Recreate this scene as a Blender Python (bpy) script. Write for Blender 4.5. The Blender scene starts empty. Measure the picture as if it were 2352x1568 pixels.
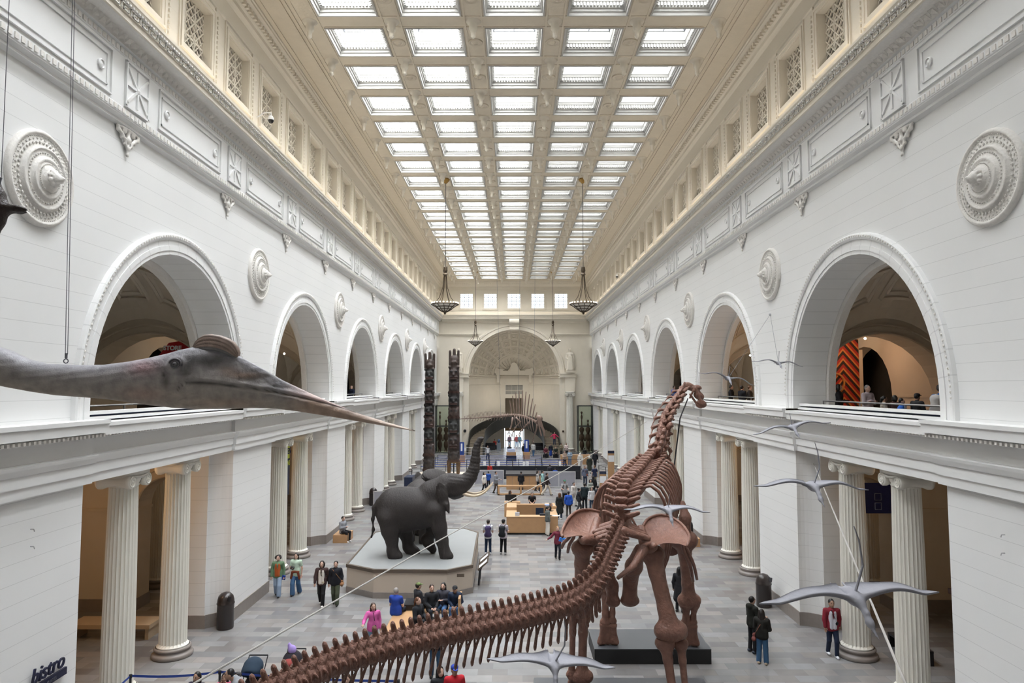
import bpy, math, random
import numpy as np
from mathutils import Vector, Matrix, Euler
random.seed(7)
S = bpy.context.scene
C = S.collection
PI = math.pi
# ------------------------------------------------------------------ camera
FPX = 1568.0; EYE = 8.6
PITCH = math.atan(104/1568); YAW = math.atan(5/1568)
cd = bpy.data.cameras.new('camera'); cd.lens = 24; cd.sensor_width = 36; cd.clip_end = 500
cam = bpy.data.objects.new('camera', cd); C.objects.link(cam)
cam.location = (0, 0, EYE); cam.rotation_euler = (PI/2+PITCH, 0, YAW)
S.camera = cam
S.view_settings.view_transform = 'Standard'; S.view_settings.look = 'None'
S.cycles.max_bounces = 6; S.cycles.diffuse_bounces = 4; S.cycles.glossy_bounces = 2; S.cycles.use_adaptive_sampling = True; S.cycles.adaptive_threshold = .08
S.view_settings.gamma = 1; S.view_settings.use_curve_mapping = False
S.view_settings.exposure = 0.06
# ------------------------------------------------------------------ sky and daylight through the glass roof
W = bpy.data.worlds.new('sky'); S.world = W; W.use_nodes = True
wn = W.node_tree.nodes; wl = W.node_tree.links
bg = wn['Background']; bg.inputs[0].default_value = (0.86, 0.93, 1.0, 1); bg.inputs[1].default_value = 2.1
def area(name, loc, sx, sy, power, col, rot=(0, 0, 0)):
    l = bpy.data.lights.new(name, 'AREA'); l.shape = 'RECTANGLE'; l.size = sx; l.size_y = sy
    l.energy = power; l.color = col
    o = bpy.data.objects.new(name, l); C.objects.link(o); o.location = loc; o.rotation_euler = rot
    return o
SKYP = 36000
area('skylight_daylight_east', (4.3, 48.7, 24.6), 8.6, 84.6, SKYP*.96, (0.93, 0.975, 1.05))
area('skylight_daylight_west', (-4.3, 48.7, 24.6), 8.6, 84.6, SKYP*2.6, (0.93, 0.975, 1.05))
for s_ in (-1, 1):   # cove lamps lying on top of the cornice, washing the attic and ceiling
    area('cornice_uplight', (s_*9.62, 43.0, 18.3), .12, 96, 300, (1.0, .88, .74), (PI, 0, 0))
def point(name, loc, power, col, r=.15):
    l = bpy.data.lights.new(name, 'POINT'); l.energy = power; l.color = col; l.shadow_soft_size = r
    o = bpy.data.objects.new(name, l); C.objects.link(o); o.location = loc
    return o
# ------------------------------------------------------------------ surveying helpers
_cp, _sp, _cy, _sy = math.cos(PITCH), math.sin(PITCH), math.cos(YAW), math.sin(YAW)
def ray(px, py):
    a = (px-1176)/FPX; b = (784-py)/FPX
    y = _cp-b*_sp; z = _sp+b*_cp
    return (a*_cy-y*_sy, y*_cy+a*_sy, z)
def at(px, py, Y):
    r = ray(px, py); t = Y/r[1]; return Vector((r[0]*t, Y, EYE+r[2]*t))
def flr(px, py, z=0.0):
    r = ray(px, py); t = (z-EYE)/r[2]; return Vector((r[0]*t, r[1]*t, z))
def head_at(px, py, h, z0=0.0):
    "floor point of someone h tall whose crown is seen at px, py"
    p = flr(px, py, z0+h); return Vector((p.x, p.y, z0))
# ------------------------------------------------------------------ materials
_m = {}
def nodes(m):
    m.use_nodes = True; n = m.node_tree.nodes; return n, m.node_tree.links, n['Principled BSDF']
def mat(name, col, rough=.6, metal=0.0, var=.08, scale=3.0, bump=0.0, bscale=None, spec=.5):
    if name in _m: return _m[name]
    m = bpy.data.materials.new(name); n, l, b = nodes(m); _m[name] = m
    b.inputs['Roughness'].default_value = rough; b.inputs['Metallic'].default_value = metal
    b.inputs['Specular IOR Level'].default_value = spec
    tc = n.new('ShaderNodeTexCoord'); ns = n.new('ShaderNodeTexNoise'); ns.inputs['Scale'].default_value = scale
    ns.inputs['Detail'].default_value = 5; l.new(tc.outputs['Object'], ns.inputs['Vector'])
    mx = n.new('ShaderNodeMix'); mx.data_type = 'RGBA'
    c = Vector(col)
    mx.inputs[6].default_value = (*(c*(1-var)), 1); mx.inputs[7].default_value = (*(c*(1+var)), 1)
    l.new(ns.outputs['Fac'], mx.inputs[0]); l.new(mx.outputs[2], b.inputs['Base Color'])
    if bump:
        nb = n.new('ShaderNodeTexNoise'); nb.inputs['Scale'].default_value = bscale or scale*4; nb.inputs['Detail'].default_value = 6
        l.new(tc.outputs['Object'], nb.inputs['Vector'])
        bp = n.new('ShaderNodeBump'); bp.inputs['Strength'].default_value = bump; bp.inputs['Distance'].default_value = .05
        l.new(nb.outputs['Fac'], bp.inputs['Height']); l.new(bp.outputs[0], b.inputs['Normal'])
    return m
def hexc(h):
    f = lambda v: (v/12.92 if v <= .04045 else ((v+.055)/1.055)**2.4)
    return tuple(f(int(h[i:i+2], 16)/255) for i in (0, 2, 4))
def cloth(h, rough=.85): return mat('cloth_'+h, hexc(h), rough, var=.12, scale=9)
def emis(name, col, st):
    if name in _m: return _m[name]
    m = bpy.data.materials.new(name); n, l, b = nodes(m); _m[name] = m
    b.inputs['Base Color'].default_value = (*col, 1); b.inputs['Emission Color'].default_value = (*col, 1)
    b.inputs['Emission Strength'].default_value = st
    return m
def vcol(name, rough=.6, bump=.3, bscale=30, var=.2, scale=8, dist=.02):
    "painted surface: colours stored on the mesh, broken up by noise"
    if name in _m: return _m[name]
    m = bpy.data.materials.new(name); n, l, b = nodes(m); _m[name] = m
    at_ = n.new('ShaderNodeAttribute'); at_.attribute_name = 'paint'
    tc = n.new('ShaderNodeTexCoord'); ns = n.new('ShaderNodeTexNoise'); ns.inputs['Scale'].default_value = scale; ns.inputs['Detail'].default_value = 6
    l.new(tc.outputs['Object'], ns.inputs['Vector'])
    mr = n.new('ShaderNodeMapRange'); mr.inputs[3].default_value = 1-var; mr.inputs[4].default_value = 1+var; mr.inputs[1].default_value = .3; mr.inputs[2].default_value = .7
    l.new(ns.outputs['Fac'], mr.inputs[0])
    mx = n.new('ShaderNodeVectorMath'); mx.operation = 'SCALE'
    l.new(at_.outputs['Color'], mx.inputs[0]); l.new(mr.outputs[0], mx.inputs['Scale']); l.new(mx.outputs[0], b.inputs['Base Color'])
    b.inputs['Roughness'].default_value = rough
    nb = n.new('ShaderNodeTexNoise'); nb.inputs['Scale'].default_value = bscale; nb.inputs['Detail'].default_value = 4
    l.new(tc.outputs['Object'], nb.inputs['Vector'])
    bp = n.new('ShaderNodeBump'); bp.inputs['Strength'].default_value = bump; bp.inputs['Distance'].default_value = dist
    l.new(nb.outputs['Fac'], bp.inputs['Height']); l.new(bp.outputs[0], b.inputs['Normal'])
    return m
def mmath(n, l, op, a, b=None, c=None):
    x = n.new('ShaderNodeMath'); x.operation = op
    for i, v in enumerate((a, b, c)):
        if v is None: continue
        if isinstance(v, (int, float)): x.inputs[i].default_value = v
        else: l.new(v, x.inputs[i])
    return x.outputs[0]
def wall_mat(name, col, pitch=.42, off=.1, dark=.75, width=.022, vert=1.7):
    m = bpy.data.materials.new(name); n, l, b = nodes(m); _m[name] = m
    tc = n.new('ShaderNodeTexCoord'); sp = n.new('ShaderNodeSeparateXYZ'); l.new(tc.outputs['Object'], sp.inputs[0])
    zz = mmath(n, l, 'DIVIDE', mmath(n, l, 'ADD', sp.outputs['Z'], off), pitch)
    fz = mmath(n, l, 'FRACT', zz)
    line = mmath(n, l, 'LESS_THAN', fz, width)
    ns = n.new('ShaderNodeTexNoise'); ns.inputs['Scale'].default_value = .35; ns.inputs['Detail'].default_value = 5
    l.new(tc.outputs['Object'], ns.inputs['Vector'])
    nz = mmath(n, l, 'MULTIPLY_ADD', ns.outputs['Fac'], .10, .95)
    k = mmath(n, l, 'MULTIPLY', nz, mmath(n, l, 'MULTIPLY_ADD', line, dark-1, 1.0))
    v = n.new('ShaderNodeVectorMath'); v.operation = 'SCALE'; v.inputs[0].default_value = col
    l.new(k, v.inputs['Scale']); l.new(v.outputs[0], b.inputs['Base Color'])
    b.inputs['Roughness'].default_value = .65; b.inputs['Specular IOR Level'].default_value = .3
    return m
WALLC = (.79, .79, .775)
CREAM = (.76, .70, .59)
M_wall = wall_mat('white_plaster_wall', WALLC)
M_plain = mat('white_plaster', WALLC, .6, var=.04, scale=.6, spec=.3)
M_attic = wall_mat('cream_plaster_wall', CREAM, pitch=.6, dark=.9, width=.015)
M_cream = mat('cream_plaster', CREAM, .6, var=.05, scale=1.5, spec=.3)
M_ceil = mat('ceiling_plaster', (.72, .64, .51), .65, var=.06, scale=2.5, bump=.25, bscale=9, spec=.3)
M_carv = mat('carved_plaster', (.77, .745, .70), .6, var=.06, scale=14, bump=.35, bscale=14, spec=.3)
M_vault = mat('vault_plaster', (.80, .73, .62), .7, var=.06, scale=1.5, spec=.2)
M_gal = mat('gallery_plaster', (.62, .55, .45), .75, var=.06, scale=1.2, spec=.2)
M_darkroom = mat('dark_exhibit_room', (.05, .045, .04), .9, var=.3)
M_base = mat('baseboard_stone', (.24, .21, .19), .45, var=.15, scale=6)
M_col = mat('column_plaster', (.80, .775, .70), .5, var=.04, scale=1.2, spec=.3)
M_oak = mat('oak_veneer', (.45, .265, .13), .45, var=.14, scale=4)
M_black = mat('black_paint', (.012, .012, .014), .45, var=.2)
M_navy = mat('navy_panel', (.01, .018, .05), .5, var=.2)
M_metal = mat('brushed_metal', (.45, .45, .46), .35, metal=.9)
M_dmetal = mat('dark_metal', (.03, .03, .035), .4, metal=.4)
M_bronze = mat('bronze_metal', (.10, .075, .05), .4, metal=.7)
M_white = mat('white_sheet', (.85, .86, .88), .6)
M_rope = mat('grey_rope', (.42, .40, .37), .8)
M_wire = mat('steel_wire', (.20, .21, .24), .4, metal=.5)
M_blue = mat('blue_belt', (.02, .06, .32), .6)
def floor_mat():
    m = bpy.data.materials.new('stone_tile_floor'); n, l, b = nodes(m)
    tc = n.new('ShaderNodeTexCoord'); mp = n.new('ShaderNodeMapping'); mp.inputs['Location'].default_value = (.2, .13, 0)
    l.new(tc.outputs['Object'], mp.inputs[0])
    br = n.new('ShaderNodeTexBrick'); br.offset = .5; br.squash = 1
    for k, v in (('Scale', 1), ('Mortar Size', .006), ('Brick Width', .90), ('Row Height', .45), ('Bias', 0.0)): br.inputs[k].default_value = v
    br.inputs['Color1'].default_value = (.175, .171, .168, 1); br.inputs['Color2'].default_value = (.285, .280, .272, 1); br.inputs['Mortar'].default_value = (.19, .19, .19, 1)
    l.new(mp.outputs[0], br.inputs['Vector'])
    b2 = n.new('ShaderNodeTexBrick'); b2.offset = .5
    for k, v in (('Scale', 1), ('Mortar Size', 0), ('Brick Width', .90), ('Row Height', .45), ('Bias', 0.0)): b2.inputs[k].default_value = v
    b2.inputs['Color1'].default_value = (1.0, .95, .92, 1); b2.inputs['Color2'].default_value = (.95, .98, 1.02, 1)
    mp2 = n.new('ShaderNodeMapping'); mp2.inputs['Location'].default_value = (.2+9*.9, .13+14*.45, 0); l.new(tc.outputs['Object'], mp2.inputs[0]); l.new(mp2.outputs[0], b2.inputs['Vector'])
    mu = n.new('ShaderNodeMix'); mu.data_type = 'RGBA'; mu.blend_type = 'MULTIPLY'; mu.inputs[0].default_value = 1
    l.new(br.outputs['Color'], mu.inputs[6]); l.new(b2.outputs['Color'], mu.inputs[7])
    ns = n.new('ShaderNodeTexNoise'); ns.inputs['Scale'].default_value = 2.2; ns.inputs['Detail'].default_value = 8; l.new(tc.outputs['Object'], ns.inputs['Vector'])
    sc = n.new('ShaderNodeVectorMath'); sc.operation = 'SCALE'; l.new(mu.outputs[2], sc.inputs[0])
    l.new(mmath(n, l, 'MULTIPLY_ADD', ns.outputs['Fac'], .3, .88), sc.inputs['Scale'])
    l.new(sc.outputs[0], b.inputs['Base Color'])
    b.inputs['Roughness'].default_value = .27; b.inputs['Specular IOR Level'].default_value = .42
    return m
M_floor = floor_mat()
# ------------------------------------------------------------------ object helpers
def new_mesh(name, V, F, mats, parent=None, smooth=False, mi=None, paint=None):
    me = bpy.data.meshes.new(name)
    me.from_pydata([tuple(v) for v in V] if not isinstance(V, np.ndarray) else V.tolist(), [], F if not isinstance(F, np.ndarray) else F.tolist())
    if not isinstance(mats, (list, tuple)): mats = [mats]
    for m in mats: me.materials.append(m)
    if mi is not None: me.polygons.foreach_set('material_index', mi)
    if smooth: me.polygons.foreach_set('use_smooth', [True]*len(me.polygons))
    if paint is not None:
        ca = me.color_attributes.new('paint', 'FLOAT_COLOR', 'POINT')
        p = np.ones((len(me.vertices), 4), np.float32); p[:, :3] = paint; ca.data.foreach_set('color', p.ravel())
    me.update()
    o = bpy.data.objects.new(name, me); C.objects.link(o)
    if parent: o.parent = parent
    return o
def copy(o, parent=None, name=None):
    c = o.copy(); C.objects.link(c)
    if name: c.name = name
    if parent is not None: c.parent = parent
    return c
def copy_tree(o, parent=None):
    c = copy(o, parent)
    for ch in list(o.children): copy_tree(ch, c)
    return c
def tag(o, label=None, cat=None, group=None, kind=None):
    if label: o['label'] = label
    if cat: o['category'] = cat
    if group: o['group'] = group
    if kind: o['kind'] = kind
    return o
def empty(name, loc, label, cat, rz=0.0, group=None):
    o = bpy.data.objects.new(name, None); C.objects.link(o); o.location = loc; o.rotation_euler[2] = rz
    o.empty_display_size = .2
    return tag(o, label, cat, group)
_tn = [0]
def trim(o):
    _tn[0] += 1; o.name = 'trim_%d' % _tn[0]; o['kind'] = 'structure'; return o
def struct(o, name=None):
    if name: o.name = name
    o['kind'] = 'structure'; return o
class MB:
    def __init__(s): s.v = []; s.f = []; s.m = []
    def add(s, V, F, m=0):
        b = len(s.v); s.v.extend(tuple(p) for p in V); s.f.extend(tuple(i+b for i in q) for q in F); s.m.extend([m]*len(F)); return s
    def box(s, x0, x1, y0, y1, z0, z1, m=0, M=None):
        V = [(x, y, z) for z in (z0, z1) for y in (y0, y1) for x in (x0, x1)]
        if M is not None: V = [M @ Vector(p) for p in V]
        return s.add(V, [(0, 2, 3, 1), (4, 5, 7, 6), (0, 1, 5, 4), (2, 6, 7, 3), (0, 4, 6, 2), (1, 3, 7, 5)], m)
    def prism(s, poly, ax, a0, a1, m=0):
        n = len(poly)
        def P(p, a): return (a, p[0], p[1]) if ax == 'x' else ((p[0], a, p[1]) if ax == 'y' else (p[0], p[1], a))
        V = [P(p, a0) for p in poly]+[P(p, a1) for p in poly]
        F = [tuple(range(n))[::-1], tuple(range(n, 2*n))]+[(i, (i+1) % n, n+(i+1) % n, n+i) for i in range(n)]
        return s.add(V, F, m)
    def strip(s, prof, y0, y1, m=0, sx=1):
        V = [(sx*x, y0, z) for x, z in prof]+[(sx*x, y1, z) for x, z in prof]; n = len(prof)
        return s.add(V, [(i, i+1, n+i+1, n+i) for i in range(n-1)], m)
    def lathe(s, prof, c=(0, 0, 0), seg=24, m=0, ax='z'):
        V = []; F = []
        for r, z in prof:
            for k in range(seg):
                a = 2*PI*k/seg; q = (r*math.cos(a), r*math.sin(a), z)
                if ax == 'x': q = (q[2], q[0], q[1])
                if ax == 'y': q = (q[0], q[2], q[1])
                V.append((q[0]+c[0], q[1]+c[1], q[2]+c[2]))
        for i in range(len(prof)-1):
            for k in range(seg): F.append((i*seg+k, i*seg+(k+1) % seg, (i+1)*seg+(k+1) % seg, (i+1)*seg+k))
        return s.add(V, F, m)
    def tube(s, pts, r, seg=8, m=0, cap=True, flat=None):
        pts = [Vector(p) for p in pts]; n = len(pts)
        if isinstance(r, (int, float)): r = [r]*n
        V = []; F = []; up = None
        for i, p in enumerate(pts):
            t = (pts[min(i+1, n-1)]-pts[max(i-1, 0)]).normalized()
            if up is None: up = Vector((0, 0, 1)) if abs(t.z) < .9 else Vector((0, 1, 0))
            sd = t.cross(up).normalized(); up = sd.cross(t).normalized()
            fl = flat if flat else 1
            for k in range(seg):
                a = 2*PI*k/seg; V.append(p+sd*math.cos(a)*r[i]+up*math.sin(a)*r[i]*fl)
        for i in range(n-1):
            for k in range(seg): F.append((i*seg+k, i*seg+(k+1) % seg, (i+1)*seg+(k+1) % seg, (i+1)*seg+k))
        if cap: F.append(tuple(range(seg))[::-1]); F.append(tuple(range((n-1)*seg, n*seg)))
        return s.add(V, F, m)
    def ball(s, c, r, seg=10, m=0):
        rr = r if isinstance(r, (tuple, list)) else (r, r, r); n = seg//2
        b = MB(); b.lathe([(math.sin(PI*i/n), -math.cos(PI*i/n)) for i in range(n+1)], seg=seg)
        return s.add([(c[0]+x*rr[0], c[1]+y*rr[1], c[2]+z*rr[2]) for x, y, z in b.v], b.f, m)
    def build(s, name, mats, parent=None, smooth=False):
        return new_mesh(name, s.v, s.f, mats, parent, smooth, s.m)
# ------------------------------------------------------------------ organic surfaces: smooth union of tapered capsules, meshed
def cap(a, b, ra, rb=None, sq=None): return ('c', a, b, ra, ra if rb is None else rb)
def ell(c, r, rot=None): return ('e', c, r, rot)
def chain(pts, rad): return [cap(pts[i], pts[i+1], rad[i], rad[i+1]) for i in range(len(pts)-1)]
def sdf_mesh(prims, h=.03, k=.05, sub=None, fn=None, cut=None):
    lo = np.full(3, 1e9); hi = -lo
    for p in prims:
        if p[0] == 'c':
            for q, r in ((p[1], p[3]), (p[2], p[4])):
                q = np.array(q, float); lo = np.minimum(lo, q-r); hi = np.maximum(hi, q+r)
        else:
            r = max(p[2]) if p[3] is not None else np.array(p[2]); q = np.array(p[1], float)
            lo = np.minimum(lo, q-r); hi = np.maximum(hi, q+r)
    lo -= 2.2*h+k*.3; hi += 2.2*h+k*.3
    n = np.ceil((hi-lo)/h).astype(int)+1
    gx, gy, gz = [lo[i]+h*np.arange(n[i], dtype=np.float32) for i in range(3)]
    D = np.full(tuple(n), 1e3, np.float32)
    def ev(p, X, Y, Z):
        if p[0] == 'c':
            a = np.array(p[1], float); ab = np.array(p[2], float)-a; L = max(float(ab@ab), 1e-9)
            t = np.clip(((X-a[0])*ab[0]+(Y-a[1])*ab[1]+(Z-a[2])*ab[2])/L, 0, 1)
            return np.sqrt((X-a[0]-t*ab[0])**2+(Y-a[1]-t*ab[1])**2+(Z-a[2]-t*ab[2])**2)-(p[3]+t*(p[4]-p[3]))
        c = p[1]; r = p[2]; x, y, z = X-c[0], Y-c[1], Z-c[2]
        if p[3] is not None:
            R = np.array(Euler(p[3]).to_matrix()).T
            x, y, z = R[0, 0]*x+R[0, 1]*y+R[0, 2]*z, R[1, 0]*x+R[1, 1]*y+R[1, 2]*z, R[2, 0]*x+R[2, 1]*y+R[2, 2]*z
        k0 = np.sqrt((x/r[0])**2+(y/r[1])**2+(z/r[2])**2)+1e-6
        k1 = np.sqrt((x/r[0]**2)**2+(y/r[1]**2)**2+(z/r[2]**2)**2)+1e-6
        return k0*(k0-1)/k1
    for p in prims:
        if p[0] == 'c':
            rr = max(p[3], p[4]); a = np.minimum(p[1], p[2])-rr; b = np.maximum(p[1], p[2])+rr
        else: rr = max(p[2]); a = np.array(p[1])-rr; b = np.array(p[1])+rr
        i0 = np.maximum(((a-lo-k-2*h)/h).astype(int), 0); i1 = np.minimum(((b-lo+k+2*h)/h).astype(int)+2, n)
        sl = tuple(slice(i0[i], i1[i]) for i in range(3))
        X = gx[sl[0]][:, None, None]; Y = gy[sl[1]][None, :, None]; Z = gz[sl[2]][None, None, :]
        d = ev(p, X, Y, Z).astype(np.float32); o = D[sl]
        hh = np.maximum(k-np.abs(d-o), 0)/k
        D[sl] = np.minimum(d, o)-hh*hh*k*.25
    for p in (sub or []):
        d = ev(p, gx[:, None, None], gy[None, :, None], gz[None, None, :]); D = np.maximum(D, -d.astype(np.float32))
    if fn is not None: D = D+fn(gx[:, None, None], gy[None, :, None], gz[None, None, :]).astype(np.float32)
    if cut is not None: D = np.maximum(D, cut-gz[None, None, :])
    return surfnet(D, lo, h)
def surfnet(F, o, h):
    s = np.array(F.shape)-1
    pos = np.zeros((3,)+tuple(s), np.float32); cnt = np.zeros(tuple(s), np.float32)
    def cs(c): return F[c[0]:c[0]+s[0], c[1]:c[1]+s[1], c[2]:c[2]+s[2]]
    cor = [(i, j, k) for i in (0, 1) for j in (0, 1) for k in (0, 1)]
    for a in cor:
        for ax in range(3):
            if a[ax]: continue
            b = list(a); b[ax] = 1; Fa = cs(a); Fb = cs(b); m = (Fa < 0) != (Fb < 0)
            t = np.where(m, Fa/np.where(m, Fa-Fb, 1), 0)
            for q in range(3): pos[q] += np.where(m, a[q]+(t if q == ax else 0), 0)
            cnt += m
    act = cnt > 0; idx = np.full(tuple(s), -1, np.int64); idx[act] = np.arange(act.sum())
    ii = np.argwhere(act).astype(np.float32)
    V = (ii+np.stack([pos[q][act]/cnt[act] for q in range(3)], 1))*h+np.array(o, np.float32)
    Fs = []
    Sg = F < 0
    for ax in range(3):
        u, w = [q for q in range(3) if q != ax]
        def sl(off_ax, ou, ow, arr, cell=False):
            r = [None]*3
            r[ax] = slice(0, s[ax]) if cell else slice(off_ax, s[ax]+off_ax)
            for q, oo in ((u, ou), (w, ow)): r[q] = slice(1+oo, s[q]+oo) if cell else slice(1, s[q])
            return arr[tuple(r)]
        s0 = sl(0, 0, 0, Sg); s1 = sl(1, 0, 0, Sg); m = s0 != s1
        c00 = sl(0, -1, -1, idx, True)[m]; c10 = sl(0, 0, -1, idx, True)[m]; c11 = sl(0, 0, 0, idx, True)[m]; c01 = sl(0, -1, 0, idx, True)[m]
        q = np.stack([c00, c10, c11, c01], 1); fl = s0[m]
        if ax == 1: fl = ~fl
        q[~fl] = q[~fl][:, ::-1]
        Fs.append(q)
    return V, np.concatenate(Fs)
def blob(name, prims, m, parent=None, h=.03, k=.05, sub=None, paint=None, fn=None, cut=None):
    V, F = sdf_mesh(prims, h, k, sub, fn, cut)
    return new_mesh(name, V, F, m, parent, True, paint=None if paint is None else paint(V))
def spline(P, n):
    P = [Vector(p) for p in P]; out = []
    Q = [2*P[0]-P[1]]+P+[2*P[-1]-P[-2]]
    for i in range(1, len(Q)-2):
        for j in range(12):
            t = j/12; a, b, c, d = Q[i-1], Q[i], Q[i+1], Q[i+2]
            out.append(.5*((2*b)+(c-a)*t+(2*a-5*b+4*c-d)*t*t+(3*b-a-3*c+d)*t**3))
    out.append(P[-1])
    L = [0]
    for i in range(1, len(out)): L.append(L[-1]+(out[i]-out[i-1]).length)
    res = []
    for j in range(n):
        s = L[-1]*j/(n-1); i = 1
        while i < len(L)-1 and L[i] < s: i += 1
        f = (s-L[i-1])/max(L[i]-L[i-1], 1e-9); res.append(out[i-1].lerp(out[i], f))
    return res
# ================================================================== THE HALL
BAY = 12.75; C0 = 20.95; YB = 91.4; Y0 = -4.5
BAYS = [C0+BAY*k for k in range(-1, 6)]
SQ = BAY/4
ZL = 7.81; ZS = 8.27; RA = 4.35; ZF = 15.45
fb = MB(); fb.box(-19.5, 19.5, Y0-.5, 98.6, -.3, 0)
struct(fb.build('floor', M_floor), 'floor')
gb = MB(); gb.box(-40, 40, 98.6, 150, -.6, -.3)
struct(gb.build('terrace', mat('terrace_stone', (.6, .6, .58))), 'floor_terrace')
def pier_poly(ya, yb):
    L = []
    for t in range(7):
        t /= 6; L.append((10.35+.7*t, ya-.4*t*t))
    L += [(11.05, ya-.45), (12.1, ya-.45), (12.1, yb+.45), (11.05, yb+.45)]
    for t in range(7):
        t = 1-t/6; L.append((10.35+.7*t, yb+.4*t*t))
    return L
def off_poly(L, e):
    "push a pier outline outwards for its baseboard"
    cy = sum(p[1] for p in L)/len(L); return [(p[0]-e if p[0] < 11.5 else p[0]+e, p[1]+(e if p[1] > cy else -e)) for p in L]
PIERS = [(BAYS[k]+4.4, BAYS[k]+8.35) for k in range(6)]+[(Y0, BAYS[0]-4.4), (BAYS[6]+4.4, YB)]
for s, side in ((-1, 'left'), (1, 'right')):
    w = MB()
    bs = MB()
    for ya, yb in PIERS:
        P = pier_poly(ya, yb)
        w.prism([(s*x, y) for x, y in P], 'z', 0, 6.27)
        bs.prism([(s*x, y) for x, y in off_poly(P, .035)], 'z', 0, .47)
    # wall above the ledge with the row of arches
    ys = [Y0]
    n = 20
    for c in BAYS:
        w.add([(s*10.35, c-6.375 if c > 10 else Y0, ZL), (s*10.35, c-RA, ZL), (s*10.35, c-RA, ZF), (s*10.35, c-6.375 if c > 10 else Y0, ZF)], [(0, 1, 2, 3)])
        w.add([(s*10.35, c+RA, ZL), (s*10.35, min(c+6.375, YB), ZL), (s*10.35, min(c+6.375, YB), ZF), (s*10.35, c+RA, ZF)], [(0, 1, 2, 3)])
        for i in range(n):
            a, b = PI*i/n, PI*(i+1)/n
            y1, z1, y2, z2 = c+RA*math.cos(a), ZS+RA*math.sin(a), c+RA*math.cos(b), ZS+RA*math.sin(b)
            w.add([(s*10.35, y1, z1), (s*10.35, y2, z2), (s*10.35, y2, ZF), (s*10.35, y1, ZF)], [(0, 1, 2, 3)])
    # outer shell so no daylight leaks in
    w.box(*sorted((s*19.5, s*19.8)), Y0, YB+.5, -.3, 15.6)
    w.box(*sorted((s*10.36, s*19.6)), Y0, YB+.5, 13.6, 13.9)
    struct(w.build('wall_'+side, M_wall), 'wall_'+side)
    struct(bs.build('baseboard_'+side, M_base), 'baseboard_'+side)
    # entablature with ledge, breaking forward over the piers
    ent = [(12.1, 6.27), (10.35, 6.27), (10.35, 6.5), (10.31, 6.5), (10.31, 6.74), (10.27, 6.76), (10.22, 6.88), (10.20, 6.95), (10.37, 6.97), (10.37, 7.38), (10.28, 7.42), (10.12, 7.48), (9.98, 7.5), (9.98, 7.70), (9.94, 7.72), (9.94, ZL), (10.36, ZL)]
    e = MB()
    for c in BAYS: e.strip([(x, z-.07 if z > 7.4 else z) for x, z in ent], c-4.4, c+4.4, 0, s)
    for ya, yb in PIERS:
        E2 = [(x-.12 if x < 12 else x, z) for x, z in ent]; E2[-1] = (10.36, ZL)
        e.strip(E2, ya-.15, yb+.15, 0, s)
        n2 = len(ent)
        for yy in (ya-.15, yb+.15):
            e.add([(s*x, yy, z) for x, z in E2]+[(s*(x+.03), yy, z) for x, z in ent], [(i, i+1, n2+i+1, n2+i) for i in range(n2-1)])
    trim(e.build('t', M_plain))
    be = MB(); y = 2.0
    while y < YB:
        pr = any(a-.15 < y < b+.15 for a, b in PIERS)
        x = 10.02-(.12 if pr else 0)
        be.box(*sorted((s*x, s*(x+.2))), y, y+.07, 7.40, 7.47); y += .15
    trim(be.build('t', M_carv))
    # balcony slabs behind the parapet are built with the galleries
    # frieze, cove, cornice
    fr = [(10.35, 15.40), (10.22, 15.45), (10.22, 15.52), (10.12, 15.58), (10.12, 15.60), (10.10, 15.62), (10.10, 15.80), (10.12, 15.82), (10.12, 17.14), (10.10, 17.16), (10.10, 17.34), (10.02, 17.36)]
    f = MB(); f.strip(fr, Y0, YB, 0, s); trim(f.build('t', M_plain))
    cv = [(10.02, 17.36)]+[(9.64+.38*math.cos(t*PI/12), 17.38+.26*math.sin(t*PI/12)) for t in range(0, 7)]
    f = MB(); f.strip(cv, Y0, YB, 0, s); trim(f.build('t', M_carv))
    co = [(9.64, 17.64), (9.60, 17.66), (9.60, 17.80), (9.56, 17.81), (9.56, 18.0), (9.52, 18.02), (9.46, 18.10), (9.46, 18.18), (9.95, 18.2), (9.95, 18.30), (9.99, 18.32), (9.99, 18.62), (10.03, 18.66), (10.05, 18.7)]
    f = MB(); f.strip(co, Y0, YB, 0, s); trim(f.build('t', M_cream))
    # running ornament on the cornice: leaf tips, key pattern, beads
    o1 = MB(); y = 8.0
    while y < YB-.2:
        o1.add([(s*9.99, y, 17.37), (s*9.9, y+.09, 17.55), (s*9.80, y+.13, 17.50), (s*9.9, y+.17, 17.55), (s*9.99, y+.26, 17.37), (s*9.88, y+.13, 17.42)], [(0, 1, 5), (1, 2, 5), (2, 3, 5), (3, 4, 5)])
        for q in (0, .13): o1.box(*sorted((s*9.47, s*9.56)), y+q, y+q+.07, 17.98, 18.03)
        y += .27
    y = 8.0
    while y < YB-.4:
        X = sorted((s*9.555, s*9.53))
        for b in ((0, .34, 17.965, 17.99), (0, .03, 17.83, 17.99), (.1, .34, 17.82, 17.845), (.31, .34, 17.82, 17.92), (.1, .13, 17.82, 17.92), (.1, .24, 17.90, 17.92)): o1.box(*X, y+b[0], y+b[1], b[2], b[3])
        y += .42
    y = 8.0
    while y < YB-.2:   # chain bands above and below the panels
        for zc in (15.71, 17.25): o1.box(*sorted((s*10.11, s*10.075)), y, y+.11, zc-.06, zc+.06)
        y += .19
    trim(o1.build('t', M_carv))
    # attic wall, with holes for the lattice windows
    at_ = MB(); wy = [C0+SQ*k for k in range(-4, 22)]
    prev = Y0
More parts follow.
